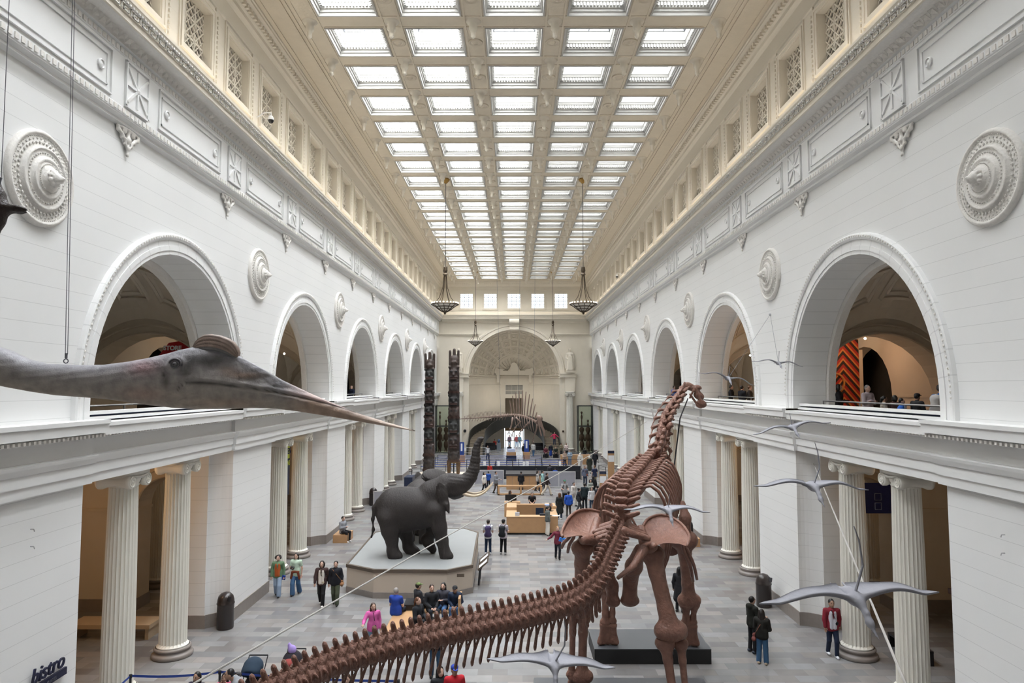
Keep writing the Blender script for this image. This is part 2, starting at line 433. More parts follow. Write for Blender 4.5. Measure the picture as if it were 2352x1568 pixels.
    for c in wy:
        at_.add([(s*10.05, prev, 18.7), (s*10.05, c-.94, 18.7), (s*10.05, c-.94, 22.8), (s*10.05, prev, 22.8)], [(0, 1, 2, 3)])
        at_.add([(s*10.05, c-.94, 18.7), (s*10.05, c+.94, 18.7), (s*10.05, c+.94, 19.03), (s*10.05, c-.94, 19.03)], [(0, 1, 2, 3)])
        at_.add([(s*10.05, c-.94, 20.93), (s*10.05, c+.94, 20.93), (s*10.05, c+.94, 22.8), (s*10.05, c-.94, 22.8)], [(0, 1, 2, 3)])
        prev = c+.94
    at_.add([(s*10.05, prev, 18.7), (s*10.05, YB, 18.7), (s*10.05, YB, 22.8), (s*10.05, prev, 22.8)], [(0, 1, 2, 3)])
    at_.box(*sorted((s*11.2, s*11.3)), Y0, YB, 15.5, 24)
    struct(at_.build('wall_upper_'+side, M_attic), 'wall_upper_'+side)
    # thin pilaster strips and upper mouldings of the attic
    ps = MB()
    for k in range(-4, 21):
        y = C0+SQ*(k+.5)
        ps.box(*sorted((s*10.0, s*10.06)), y-.42, y-.36, 18.7, 21.3); ps.box(*sorted((s*10.0, s*10.06)), y+.36, y+.42, 18.7, 21.3)
        for j in range(14): ps.box(*sorted((s*10.0, s*10.06)), y-.25, y-.19, 18.8+j*.17, 18.88+j*.17)
    ps.strip([(10.05, 21.3), (10.0, 21.33), (10.0, 21.4), (10.05, 21.42)], Y0, YB, 0, s)
    ps.strip([(10.05, 22.05), (10.0, 22.1), (9.9, 22.15), (9.9, 22.3), (9.82, 22.35), (9.75, 22.5), (9.6, 22.62), (9.6, 22.7), (9.55, 22.72), (9.55, 22.8)], Y0, YB, 0, s)
    y = 12.0
    while y < YB-.3:
        ps.box(*sorted((s*9.68, s*9.86)), y, y+.13, 22.36, 22.52); y += .26
    trim(ps.build('t', M_cream))
# --- near wall behind the camera
nb = MB(); nb.box(-19.8, 19.8, Y0-.4, Y0, -.3, 26)
struct(nb.build('wall_near', M_plain), 'wall_near')
# --- arch surrounds (one shape, copied to every arch)
def arch_sweep(b, prof, zb, seg=36, m=0):
    "prof: (radius, x) pairs swept round the arch in local y,z"
    rings = []
    for R, x in prof:
        pts = [(x, R, zb), (x, R, 0)]+[(x, R*math.cos(PI*i/seg), R*math.sin(PI*i/seg)) for i in range(1, seg)]+[(x, -R, 0), (x, -R, zb)]
        rings.append(pts)
    n = len(rings[0]); V = [p for r in rings for p in r]
    b.add(V, [(j*n+i, j*n+i+1, (j+1)*n+i+1, (j+1)*n+i) for j in range(len(rings)-1) for i in range(n-1)], m)
def arch_mat():
    m = bpy.data.materials.new('archivolt_plaster'); n, l, b = nodes(m)
    tc = n.new('ShaderNodeTexCoord'); sp = n.new('ShaderNodeSeparateXYZ'); l.new(tc.outputs['Object'], sp.inputs[0])
    an = mmath(n, l, 'ARCTAN2', sp.outputs['Z'], sp.outputs['Y'])
    ln = mmath(n, l, 'LESS_THAN', mmath(n, l, 'FRACT', mmath(n, l, 'MULTIPLY', an, 25/PI)), .05)
    up = mmath(n, l, 'MULTIPLY', ln, mmath(n, l, 'GREATER_THAN', sp.outputs['Z'], 0))
    v = n.new('ShaderNodeVectorMath'); v.operation = 'SCALE'; v.inputs[0].default_value = WALLC
    l.new(mmath(n, l, 'MULTIPLY_ADD', up, -.16, 1.0), v.inputs['Scale']); l.new(v.outputs[0], b.inputs['Base Color'])
    b.inputs['Roughness'].default_value = .65; b.inputs['Specular IOR Level'].default_value = .3
    return m
a = MB()
arch_sweep(a, [(RA, 1.15), (RA, -.06), (RA+.12, -.06), (RA+.12, -.085), (RA+.26, -.085), (RA+.26, -.06), (RA+.44, -.06), (RA+.44, -.10), (RA+.50, -.13), (RA+.58, -.13), (RA+.62, -.10), (RA+.64, 0)], ZL-ZS)
arch0 = a.build('t', [arch_mat()])
bd = MB()
for i in range(110):
    an = PI*(i+.5)/110; bd.ball((-.13, (RA+.54)*math.cos(an), (RA+.54)*math.sin(an)), .035, 6)
bead0 = bd.build('t', M_carv)
# lion-head roundels
def medallion_parts(root):
    b = MB(); b.lathe([(1.05, 0), (1.05, .07), (1.0, .12), (.96, .12), (.93, .08), (.90, .08), (.70, .10), (.68, .16), (.64, .18), (.62, .15), (.46, .17), (.44, .22), (.40, .24), (.37, .21), (.25, .26), (.22, .31), (.16, .32), (0, .34)], seg=56, ax='x')
    lf = b
    for i in range(44):
        an = 2*PI*i/44
        for r, q, x in ((.85, .030, .09), (.77, .042, .105), (.54, .024, .17), (.31, .013, .25)): lf.ball((x, r*math.cos(an+(.07 if q > .04 else 0)), r*math.sin(an+(.07 if q > .04 else 0))), (.028, q, q), 5)
    for i in range(90):
        an = 2*PI*i/90; lf.ball((.10, .915*math.cos(an), .915*math.sin(an)), .018, 4)
    b.build('disc', M_carv, root, True)
    h = [ell((.38, 0, 0), (.12, .12, .13)), ell((.48, 0, -.03), (.08, .06, .05)), ell((.47, 0, -.08), (.06, .045, .03)), ell((.36, .1, .1), (.04, .04, .04)), ell((.36, -.1, .1), (.04, .04, .04)), cap((.47, 0, .04), (.54, 0, 0), .022, .028)]
    h += [ell((.33, .15*math.cos(t), .15*math.sin(t)), (.06, .05, .05)) for t in [i*.7 for i in range(9)]]
    blob('lion_head', h, M_carv, root, h=.016, k=.03)
ords = ['first', 'second', 'third', 'fourth', 'fifth', 'sixth', 'seventh', 'eighth']
med0 = None
for s, side in ((-1, 'left'), (1, 'right')):
    for i, c in enumerate(BAYS):
        for t, src in enumerate((arch0, bead0)):
            o = src if (s == -1 and i == 0) else copy(src)
            o.location = (s*10.35, c, ZS); o.scale = (s, 1, 1)
            trim(o)
        if i == 6: continue
        lab = 'round plaster lion-head medallion on the %s wall, %s counted from the camera' % (side, ords[i])
        if med0 is None:
            med0 = empty('wall_medallion', (0, 0, 0), lab, 'medallion', group='lion-head medallions between the arches'); medallion_parts(med0); o = med0
        else: o = copy_tree(med0); o['label'] = lab
        o.location = (s*10.35, c+6.375, 13.12); o.rotation_euler[2] = PI if s == 1 else 0
# frieze panels, fret squares, hanging brackets
def frieze_square():
    b = MB()
    b.box(-.03, 0, -.55, .55, -.62, .62)
    for y0, y1, z0, z1 in ((-.55, .55, .56, .62), (-.55, .55, -.62, -.56), (-.55, -.50, -.6, .6), (.50, .55, -.6, .6)): b.box(-.07, -.02, y0, y1, z0, z1)
    for k in range(8):
        an = k*PI/4; M = Matrix.Translation((-.04, 0, 0)) @ Matrix.Rotation(an, 4, 'X')
        L = .5 if k % 2 == 0 else .66
        b.box(-.03, .01, -.035, .035, .06, L, M=M)
    b.ball((-.05, 0, 0), (.05, .09, .09), 8)
    return b.build('t', M_plain)
def frieze_panel():
    b = MB(); H = .58; Lh = 1.95+.1
    for w_, q in ((0, .05), (.17, .03)):
        y, z = Lh-w_, H-w_
        for yy in (-y, y-.035): b.box(-q, .0, yy, yy+.035, -z, z)
        for zz in (-z, z-.035): b.box(-q, .0, -y, y, zz, zz+.035)
    for y in (-Lh+.45, Lh-.45):
        b.lathe([(.13, 0), (.13, .04), (.10, .06), (.08, .03), (0, .06)], (0, y, 0), 16, ax='x')
    for v in range(len(b.v)-160, len(b.v)):
        x, y, z = b.v[v]; b.v[v] = (-x, y, z)
    return b.build('t', M_plain)
def bracket():
    P = [ell((-.05, 0, -.02), (.07, .48, .05)), ell((-.06, .2, -.1), (.05, .10, .06)), ell((-.06, -.2, -.1), (.05, .10, .06)), cap((-.05, 0, 0), (-.05, 0, -.62), .06, .03), ell((-.06, 0, -.28), (.07, .11, .10)), ell((-.06, 0, -.5), (.05, .07, .07)), ell((-.05, 0, -.68), (.04, .06, .05))]
    for sg in (-1, 1):
        P += chain([(-.05, sg*.5, -.03), (-.06, sg*.42, -.14), (-.06, sg*.3, -.2), (-.07, sg*.18, -.3), (-.06, sg*.08, -.48)], [.04, .05, .045, .045, .03])
        P += [ell((-.05, sg*.48, -.14), (.04, .05, .06)), ell((-.05, sg*.3, -.28), (.04, .05, .05)), ell((-.05, sg*.16, -.42), (.04, .05, .04))]
    return blob('t', P, M_carv, None, h=.028, k=.03)
sq0, pn0, br0 = frieze_square(), frieze_panel(), bracket()
first = True
for s in (-1, 1):
    for k in range(-3, 22):
        yq = C0-SQ+SQ*2*k*1.0
        if yq < 3 or yq > YB-1: continue
        for src, loc in ((sq0, (s*10.12, yq, 16.48)), (br0, (s*10.34, yq, 15.42)), (pn0, (s*10.12, yq+SQ, 16.48))):
            if loc[1] > YB-2: continue
            o = src if first else copy(src)
            o.location = loc; o.scale = (s if src is not pn0 else s, 1, 1); trim(o)
        first = False
for o in (sq0, pn0, br0): pass
# --- attic lattice windows
def lattice(W_, H_, nx, nz, r, d=.03):
    b = MB(); cw, ch = 2*W_/nx, 2*H_/nz
    def bar(y0, z0, y1, z1, q=r):
        v = Vector((0, y1-y0, z1-z0)); L = v.length; an = math.atan2(v.z, v.y)
        M = Matrix.Translation((0, y0, z0)) @ Matrix.Rotation(an, 4, 'X')
        b.box(-d, d, 0, L, -q, q, M=M)
    for i in range(nx+1): bar(-W_+i*cw, -H_, -W_+i*cw, H_)
    for j in range(nz+1): bar(-W_, -H_+j*ch, W_, -H_+j*ch)
    for i in range(nx):
        for j in range(nz):
            x, z = -W_+i*cw, -H_+j*ch
            bar(x, z, x+cw, z+ch, r*.8); bar(x+cw, z, x, z+ch, r*.8)
            bar(x+cw/2, z, x+cw, z+ch/2, r*.6); bar(x+cw/2, z, x, z+ch/2, r*.6); bar(x+cw/2, z+ch, x+cw, z+ch/2, r*.6); bar(x+cw/2, z+ch, x, z+ch/2, r*.6)
    return b
def win_frame(W_, H_, dep):
    b = MB()
    for q0, q1, x in ((0, .13, -.05), (.13, .2, -.08)):
        b.box(x, 0, -W_-q1, -W_-q0, -H_-q1, H_+q1); b.box(x, 0, W_+q0, W_+q1, -H_-q1, H_+q1)
        b.box(x, 0, -W_-q0, W_+q0, -H_-q1, -H_-q0); b.box(x, 0, -W_-q0, W_+q0, H_+q0, H_+q1)
    for y in (-W_, W_): b.box(0, dep, y-.02, y+.02, -H_, H_)
    for z in (-H_, H_): b.box(0, dep, -W_, W_, z-.02, z+.02)
    return b
wf = win_frame(.94, .95, .36).build('window', M_cream)
wl0 = lattice(.94, .95, 3, 3, .032).build('lattice', M_cream, wf); wl0.location.x = .27
gd = MB(); gd.box(.35, .36, -.94, .94, -.95, .95); wg = gd.build('pane', mat('unlit_attic_pane', (.05, .05, .055), .15), wf)  # opaque pane, its dark colour stands in for the unlit attic behind
nW = 0
for s in (-1, 1):
    for k in range(-4, 22):
        nW += 1
        o = wf if nW == 1 else copy_tree(wf)
        struct(o, 'window_%d' % nW); o.location = (s*10.05, C0+SQ*k, 19.98); o.rotation_euler[2] = PI if s == -1 else 0
# --- ceiling: ribs round 5 columns of skylights
ZC = 22.8; CW = SQ; OP = 1.12
cys = [C0+SQ*k for k in range(-5, 22)]
cb = MB()
for i in range(-3, 3):
    xa, xb = i*CW+OP, (i+1)*CW-OP
    if i == -3: xa = -9.6
    if i == 2: xb = 9.6
    cb.box(xa, xb, Y0, YB+.2, ZC, ZC+.12)
ye = [Y0]+[v for c in cys for v in (c-OP, c+OP)]+[YB+.2]
for j in range(0, len(ye), 2):
    cb.box(-2*CW-OP-.01, 2*CW+OP+.01, ye[j], ye[j+1], ZC+.001, ZC+.12)
struct(cb.build('ceiling', M_ceil), 'ceiling')
rb = MB()   # raised flat bands on the ribs and the side soffit mouldings
for i in range(-3, 3):
    xc = (i+.5)*CW
    for q in (-.37, .30): rb.box(xc+q, xc+q+.07, Y0, YB, ZC-.03, ZC)
for s in (-1, 1):
    for q in (8.45, 8.62, 9.35): rb.box(*sorted((s*q, s*(q+.07))), Y0, YB, ZC-.05, ZC)
for c in cys:
    for q in (-.42, .36):
        rb.box(-2*CW-OP, 2*CW+OP, c+SQ/2+q-.0, c+SQ/2+q+.06, ZC-.025, ZC)
trim(rb.build('t', M_ceil))
def rosette():
    b = MB(); b.lathe([(.30, 0), (.30, -.04), (.25, -.06), (.22, -.02), (.12, -.03), (.10, -.08), (0, -.1)], seg=20); return b.build('t', M_ceil, None, True)
def pendant():
    b = MB(); b.lathe([(.30, 0), (.26, -.06), (.16, -.08), (.17, -.30), (.14, -.36), (.10, -.40), (.085, -.56), (.10, -.60), (.05, -.68), (0, -.70)], seg=12); return b.build('t', M_cream, None, True)
rs0, pd0 = rosette(), pendant(); first = True
for j, c in enumerate(cys):
    for i in range(-3, 3):
        for src, loc in ((rs0, ((i+.5)*CW, c, ZC)), (pd0, ((i+.5)*CW, c+SQ/2, ZC))):
            if c < 14 or (src is rs0 and (i in (-3, 2) or c > 60)): continue
            if loc[1] > YB-.6: continue
            o = src if not src.get('kind') else copy(src)
            o.location = loc; trim(o)
# one skylight well: stepped mouldings, dentils, glazing frame
def skylight():
    b = MB(); r = OP
    def ring(p):   # p: list of (half, z)
        V = []
        for hsz, z in p: V += [(-hsz, -hsz, z), (hsz, -hsz, z), (hsz, hsz, z), (-hsz, hsz, z)]
        b.add(V, [(i*4+k, i*4+(k+1) % 4, (i+1)*4+(k+1) % 4, (i+1)*4+k) for i in range(len(p)-1) for k in range(4)])
    ring([(r+.04, 0), (r+.04, -.04), (r-.02, -.04), (r-.03, .08), (r-.07, .10), (r-.07, .20), (r-.12, .22), (r-.12, .42), (r-.17, .45), (r-.19, .52), (r-.22, .55), (r-.22, 1.0), (r-.2, 1.7)])
    for k in range(15):
        u = -.92+k*.126
        for sg in (-1, 1):
            b.box(u, u+.07, *sorted((sg*(r-.13), sg*(r-.20))), .26, .40); b.box(*sorted((sg*(r-.13), sg*(r-.20))), u, u+.07, .26, .40)
    for k in range(24):
        u = -1.0+k*.085
        for sg in (-1, 1):
            b.box(u, u+.045, *sorted((sg*(r-.03), sg*(r-.075))), .11, .17); b.box(*sorted((sg*(r-.03), sg*(r-.075))), u, u+.045, .11, .17)
    return b
M_well = mat('skylight_plaster', (.50, .49, .46), .6, var=.04)
M_bar = mat('glazing_bar_metal', (.22, .23, .25), .5)
sk = skylight().build('window', M_well)
gbm = MB(); q = OP-.22
for u in (-q, q): gbm.box(u-.03, u+.03, -q, q, .93, .99); gbm.box(-q, q, u-.03, u+.03, .93, .99)
for p0, p1 in (((-q, q), (0, -q)), ((q, q), (0, -q)), ((0, q), (0, -q))): gbm.tube([(p0[0], p0[1], .96), (p1[0], p1[1], .96)], .022, 5)
gbr = gbm.build('glazing_bars', M_bar, sk)
gl = bpy.data.materials.new('frosted_glass'); n_, l_, b_ = nodes(gl); _m['frosted_glass'] = gl
b_.inputs['Base Color'].default_value = (1, 1, 1, 1); b_.inputs['Transmission Weight'].default_value = 1; b_.inputs['IOR'].default_value = 1.0; b_.inputs['Roughness'].default_value = .0
for c in cys:
    for i in range(-2, 3):
        if c < 8: pass
        nW += 1
        o = sk if sk.get('kind') is None else copy_tree(sk)
        struct(o, 'window_%d' % nW); o.location = (i*CW, c, ZC)
# roof housing that carries the glass roof
rh = MB(); rh.box(-12, -11.9, Y0, YB+.6, 22.9, 26); rh.box(11.9, 12, Y0, YB+.6, 22.9, 26); rh.box(-12, 12, Y0, YB+.6, 26, 26.1); rh.box(-12, 12, YB+.5, YB+.6, 22.9, 26)
rh.box(-12, -2*CW-OP-.1, Y0, YB, 23.6, 23.65); rh.box(2*CW+OP+.1, 12, Y0, YB, 23.6, 23.65)
trim(rh.build('t', M_plain))
# ================================================================== GALLERIES BEHIND THE ARCHES
def gallery_bay():
    b = MB(); A, B, hy, hx, xc = 4.5, 3.0, 5.7, 2.75, 14.50
    # sail vault, in local coordinates around the arch centre (z=0 at springing)
    nu, nv = 30, 16
    def P(u, v, d=0):
        z = math.sqrt(max(A*A*(1-u*u)+B*B*(1-v*v), 0)); z = max(z, .02)
        return (xc-10.35+hx*v, hy*u, z+d)
    us = [-1+2*i/nu for i in range(nu+1)]; vs = [-1+2*i/nv for i in range(nv+1)]
    V = [P(u, v) for u in us for v in vs]
    F = [(i*(nv+1)+j, i*(nv+1)+j+1, (i+1)*(nv+1)+j+1, (i+1)*(nv+1)+j) for i in range(nu) for j in range(nv)]
    b.add(V, F)
    # raised coffer frames on the vault
    for iu in range(-2, 3):
        for iv in range(-1, 2):
            u0, u1, v0, v1 = iu*.36-.14, iu*.36+.14, iv*.58-.2, iv*.58+.2
            for w_, d in ((0, -.10), (.035, -.05)):
                a = (u0+w_, u1-w_, v0+w_*1.6, v1-w_*1.6)
                for (ua, va, ub, vb) in ((a[0], a[2], a[1], a[2]), (a[1], a[2], a[1], a[3]), (a[1], a[3], a[0], a[3]), (a[0], a[3], a[0], a[2])):
                    b.tube([P(ua+(ub-ua)*t/6, va+(vb-va)*t/6, d*.6) for t in range(7)], .085, 4)
    o = b.build('ceiling', M_vault, None, False); return o
def gallery_walls():
    b = MB()
    # cross wall with an arch, seen from bay to bay
    def archwall(yc, x0, x1, xc, R, zb, zs, zt, th):
        n = 16
        for yy in (yc-th/2, yc+th/2):
            b.add([(x0, yy, zb), (xc-R, yy, zb), (xc-R, yy, zt), (x0, yy, zt)], [(0, 1, 2, 3)])
            b.add([(xc+R, yy, zb), (x1, yy, zb), (x1, yy, zt), (xc+R, yy, zt)], [(0, 1, 2, 3)])
            for i in range(n):
                a1, a2 = PI*i/n, PI*(i+1)/n
                b.add([(xc+R*math.cos(a1), yy, zs+R*math.sin(a1)), (xc+R*math.cos(a2), yy, zs+R*math.sin(a2)), (xc+R*math.cos(a2), yy, zt), (xc+R*math.cos(a1), yy, zt)], [(0, 1, 2, 3)])
        for i in range(n):
            a1, a2 = PI*i/n, PI*(i+1)/n
            p = [(xc+R*math.cos(a), zs+R*math.sin(a)) for a in (a1, a2)]
            b.add([(p[0][0], yc-th/2, p[0][1]), (p[0][0], yc+th/2, p[0][1]), (p[1][0], yc+th/2, p[1][1]), (p[1][0], yc-th/2, p[1][1])], [(0, 1, 2, 3)])
        for xx in (xc-R, xc+R): b.add([(xx, yc-th/2, zb), (xx, yc+th/2, zb), (xx, yc+th/2, zs), (xx, yc-th/2, zs)], [(0, 1, 2, 3)])
    zf = 6.95-ZS
    archwall(6.375, 0.3, 7.0, 4.0, 2.75, zf, 0.0-.35, 5.3, 1.3)
    archwall(6.375, 1.7, 7.2, 3.05, 1.2, -ZS, 3.9-ZS, 6.6-ZS, 1.0)
    # outer wall with arches (upper and lower floor)
    n = 12
    for zb, zs, zt, R in ((zf, -.1, 5.3, 2.4), (-ZS, 3.6-ZS, 6.6-ZS, 2.2)):
        x = 6.9
        for y0, y1 in ((-6.375, -R), (R, 6.375)): b.add([(x, y0, zb), (x, y1, zb), (x, y1, zt), (x, y0, zt)], [(0, 1, 2, 3)])
        for i in range(n):
            a1, a2 = PI*i/n, PI*(i+1)/n
            b.add([(x, R*math.cos(a1), zs+R*math.sin(a1)), (x, R*math.cos(a2), zs+R*math.sin(a2)), (x, R*math.cos(a2), zt), (x, R*math.cos(a1), zt)], [(0, 1, 2, 3)])
            q = [(R*math.cos(a), zs+R*math.sin(a)) for a in (a1, a2)]
            b.add([(x, *q[0]), (x+.7, *q[0]), (x+.7, *q[1]), (x, *q[1])], [(0, 1, 2, 3)])
        for y in (-R, R): b.add([(x, y, zb), (x+.7, y, zb), (x+.7, y, zs), (x, y, zs)], [(0, 1, 2, 3)])
    return b
rb_ = MB(); arch_sweep(rb_, [(RA+1.6, 1.16), (RA-.20, 1.16), (RA-.20, 1.42), (RA+1.6, 1.42)], 6.95-ZS); ring0 = rb_.build('t', M_carv)
gv = gallery_bay(); gw_ = gallery_walls()
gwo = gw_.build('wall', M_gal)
tb = MB()   # archivolt mouldings and imposts inside
for yy, R, xc, zs in ((6.375-.69, 2.78, 4.0, -.35), (6.375-.54, 1.25, 3.05, 3.9-ZS)):
    for dr in (0, .32):
        tb.tube([(xc+(R+dr)*math.cos(PI*i/24), yy, zs+(R+dr)*math.sin(PI*i/24)) for i in range(25)], .05, 5)
for x0, x1 in ((1.7, 1.85), (4.21, 7.0)):
    tb.box(x0, x1+.04, 5.8, 6.9, 3.78-ZS, 3.9-ZS)
tb.box(6.78, 6.9, -6.3, -2.3, 3.5-ZS, 3.62-ZS); tb.box(6.78, 6.9, 2.3, 6.3, 3.5-ZS, 3.62-ZS)
tb.box(6.84, 6.9, -6.3, -2.5, -.12, 0); tb.box(6.84, 6.9, 2.5, 6.3, -.12, 0)
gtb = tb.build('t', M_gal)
bb2 = MB(); bb2.box(6.84, 6.9, -6.3, -2.2, -ZS, .45-ZS); bb2.box(6.84, 6.9, 2.2, 6.3, -ZS, .45-ZS); bb2.box(1.7, 1.88, 5.82, 6.93, -ZS, .45-ZS); bb2.box(4.22, 6.9, 5.82, 6.93, -ZS, .45-ZS)
gbb = bb2.build('t', M_base)
first = True
for s in (-1, 1):
    for i, c in enumerate(BAYS):
        for src, nm in ((gv, 'ceiling_gallery'), (gwo, 'wall_gallery'), (gtb, None), (gbb, None), (ring0, None)):
            o = src if first else copy(src)
            o.location = (s*10.35, c, ZS); o.scale = (s, 1, 1)
            if nm: struct(o, nm)
            else: trim(o)
        first = False
for s, side in ((-1, 'left'), (1, 'right')):
    g = MB(); g.box(*sorted((s*10.7, s*17.9)), Y0, YB, 6.55, 6.95)
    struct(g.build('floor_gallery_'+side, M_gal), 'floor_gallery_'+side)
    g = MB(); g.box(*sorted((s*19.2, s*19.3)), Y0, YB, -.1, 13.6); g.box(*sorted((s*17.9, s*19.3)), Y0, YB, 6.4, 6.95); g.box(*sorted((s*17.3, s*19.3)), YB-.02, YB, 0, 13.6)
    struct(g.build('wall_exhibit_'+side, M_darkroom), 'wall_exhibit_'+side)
# balcony parapets with rails
def parapet():
    r = empty('balcony_railing', (0, 0, 0), 'x', 'railing')
    b = MB()
    for z0, z1, x in ((7.66, 7.735, .04), (7.775, 7.85, .10), (7.905, 7.985, .16)): b.box(x, x+.28, -RA, RA, z0, z1)
    b.build('white_slats', M_plain, r)
    b = MB(); b.box(.5, .55, -RA, RA, 7.6, 7.95); b.build('backing', M_navy, r)
    b = MB(); b.tube([(.85, -3.9, 8.09), (.85, 3.9, 8.09)], .03, 6)
    for y in (-3.9, -1.3, 1.3, 3.9): b.box(.83, .87, y-.02, y+.02, 6.95, 8.09)
    b.build('handrail', M_metal, r)
    return r
pr0 = parapet(); k = 0
for s, side in ((-1, 'left'), (1, 'right')):
    for i, c in enumerate(BAYS):
        o = pr0 if k == 0 else copy_tree(pr0); k += 1
        o.location = (s*10.35, c, 0); o.scale = (s, 1, 1)
        o['label'] = 'white slatted balcony parapet with metal handrail in the %s arch on the %s' % (ords[i], side)
        o['group'] = 'parapets in the upper arches'
# ================================================================== IONIC COLUMNS
def ionic_column(R=.42, H=6.27):
    root = empty('ionic_column', (0, 0, 0), 'x', 'column')
    b = MB(); b.box(-.62, .62, -.62, .62, 0, .0)
    b = MB(); b.lathe([(0, 0), (.60, 0), (.62, .04), (.62, .10), (.585, .14), (.53, .17), (.52, .21), (.55, .24), (.56, .28), (.535, .32), (.50, .33)], seg=32); b.build('base', M_base, root, True)
    b = MB(); zs = [.33, .36, .42]+[.42+(H-.42-.62)*i/6 for i in range(1, 7)]+[H-.5, H-.40]
    N = 24*6
    V = []
    for z in zs:
        t = z/H; R0 = R*(1-.14*t*t)
        if z < .4: R0 = R*1.14
        for k in range(N):
            a = 2*PI*k/N; f = .045*R/.42*abs(math.sin(12*a))**.6 if .42 <= z <= H-.45 else 0
            rr = R0-f; V.append((rr*math.cos(a), rr*math.sin(a), z))
    F = [(i*N+k, i*N+(k+1) % N, (i+1)*N+(k+1) % N, (i+1)*N+k) for i in range(len(zs)-1) for k in range(N)]
    b.add(V, F); b.build('shaft', M_col, root, False)
    b = MB(); b.lathe([(R*.88, H-.46), (R*.95, H-.42), (R*.88, H-.38), (R*1.0, H-.30), (R*1.02, H-.24)], seg=32)
    b.box(-.48, .48, -.46, .46, H-.12, H); b.box(-.44, .44, -.44, .44, H-.24, H-.10)
    for sy in (-1, 1):      # volute bolsters run front to back, spirals face the hall and the aisle
        b.lathe([(0, -.47), (.17, -.47), (.19, -.44), (.19, -.36), (.13, -.2), (.11, 0), (.13, .2), (.19, .36), (.19, .44), (.17, .47), (0, .47)], (0, sy*.40, H-.30), 20, ax='x')
        for sx in (-1, 1):
            pts = []
            for i in range(30):
                a = i*.42; r = .165*(1-i/34)
                pts.append((sx*.475, sy*(.40+r*math.sin(a)*1), H-.30+r*math.cos(a)))
            b.tube(pts, .02, 5); b.ball((sx*.48, sy*.40, H-.30), .035, 6)
    for sx in (-1, 1): b.tube([(sx*.47, -.40, H-.12), (sx*.47, -.2, H-.17), (sx*.47, 0, H-.19), (sx*.47, .2, H-.17), (sx*.47, .40, H-.12)], .03, 5)
    b.build('capital', M_col, root, True)
    return root
col0 = ionic_column(); k = 0
for s, side in ((-1, 'left'), (1, 'right')):
    for i, c in enumerate(BAYS):
        for j, dy in ((0, -1.56), (1, 1.56)):
            o = col0 if k == 0 else copy_tree(col0); k += 1
            o.location = (s*10.98, c+dy, 0)
            o['label'] = 'fluted ionic column, %s of its pair, %s bay of the %s arcade' % (('nearer', 'farther')[j], ords[i], side)
            o['group'] = 'fluted columns along the hall'
# inner columns between the aisle bays
for s, side, yy, xx in ((-1, 'left', 27.6, 15.4), (1, 'right', 27.6, 15.4)):
    o = copy_tree(col0); o.location = (s*xx, yy+2.6, 0); o['group'] = 'columns deeper in the aisles'
    o['label'] = 'shaded ionic column standing deep in the %s aisle' % side
# ================================================================== END WALL WITH THE APSE
RB = 6.05; ZB = 10.2
e = MB(); n = 40
def wq(x0, x1, z0, z1): e.add([(x0, YB, z0), (x1, YB, z0), (x1, YB, z1), (x0, YB, z1)], [(0, 1, 2, 3)])
wq(-19.5, -RB, 0, 17.4); wq(RB, 19.5, 0, 17.4)
for i in range(n):
    a, b_ = PI*i/n, PI*(i+1)/n
    e.add([(RB*math.cos(a), YB, ZB+RB*math.sin(a)), (RB*math.cos(b_), YB, ZB+RB*math.sin(b_)), (RB*math.cos(b_), YB, 17.4), (RB*math.cos(a), YB, 17.4)], [(0, 1, 2, 3)])
struct(e.build('wall_back', M_cream), 'wall_back')
# attic of the end wall with five windows
e = MB(); wx = [(i)*3.2 for i in (-2, -1, 0, 1, 2)]; wx = [x*.51*1.0 for x in wx]
wx = [-6.42, -3.22, -.02, 3.18, 6.32]
HW, ZW0, ZW1 = .86, 19.13, 21.14
px_ = -12
for x in wx:
    e.add([(px_, YB, 17.39), (x-HW, YB, 17.39), (x-HW, YB, 23), (px_, YB, 23)], [(0, 1, 2, 3)])
    e.add([(x-HW, YB, 17.39), (x+HW, YB, 17.39), (x+HW, YB, ZW0), (x-HW, YB, ZW0)], [(0, 1, 2, 3)]); e.add([(x-HW, YB, ZW1), (x+HW, YB, ZW1), (x+HW, YB, 23), (x-HW, YB, 23)], [(0, 1, 2, 3)])
    px_ = x+HW
e.add([(px_, YB, 17.39), (12, YB, 17.39), (12, YB, 23), (px_, YB, 23)], [(0, 1, 2, 3)])
struct(e.build('wall_upper_back', M_cream), 'wall_upper_back')
bw = win_frame(HW, 1.005, .4).build('window', M_cream)
bl = lattice(HW, 1.005, 3, 4, .017).build('lattice', M_bar, bw); bl.location.x = .25
for i, x in enumerate(wx):
    nW += 1; o = bw if i == 0 else copy_tree(bw); struct(o, 'window_%d' % nW)
    o.location = (x, YB, (ZW0+ZW1)/2); o.rotation_euler[2] = PI/2
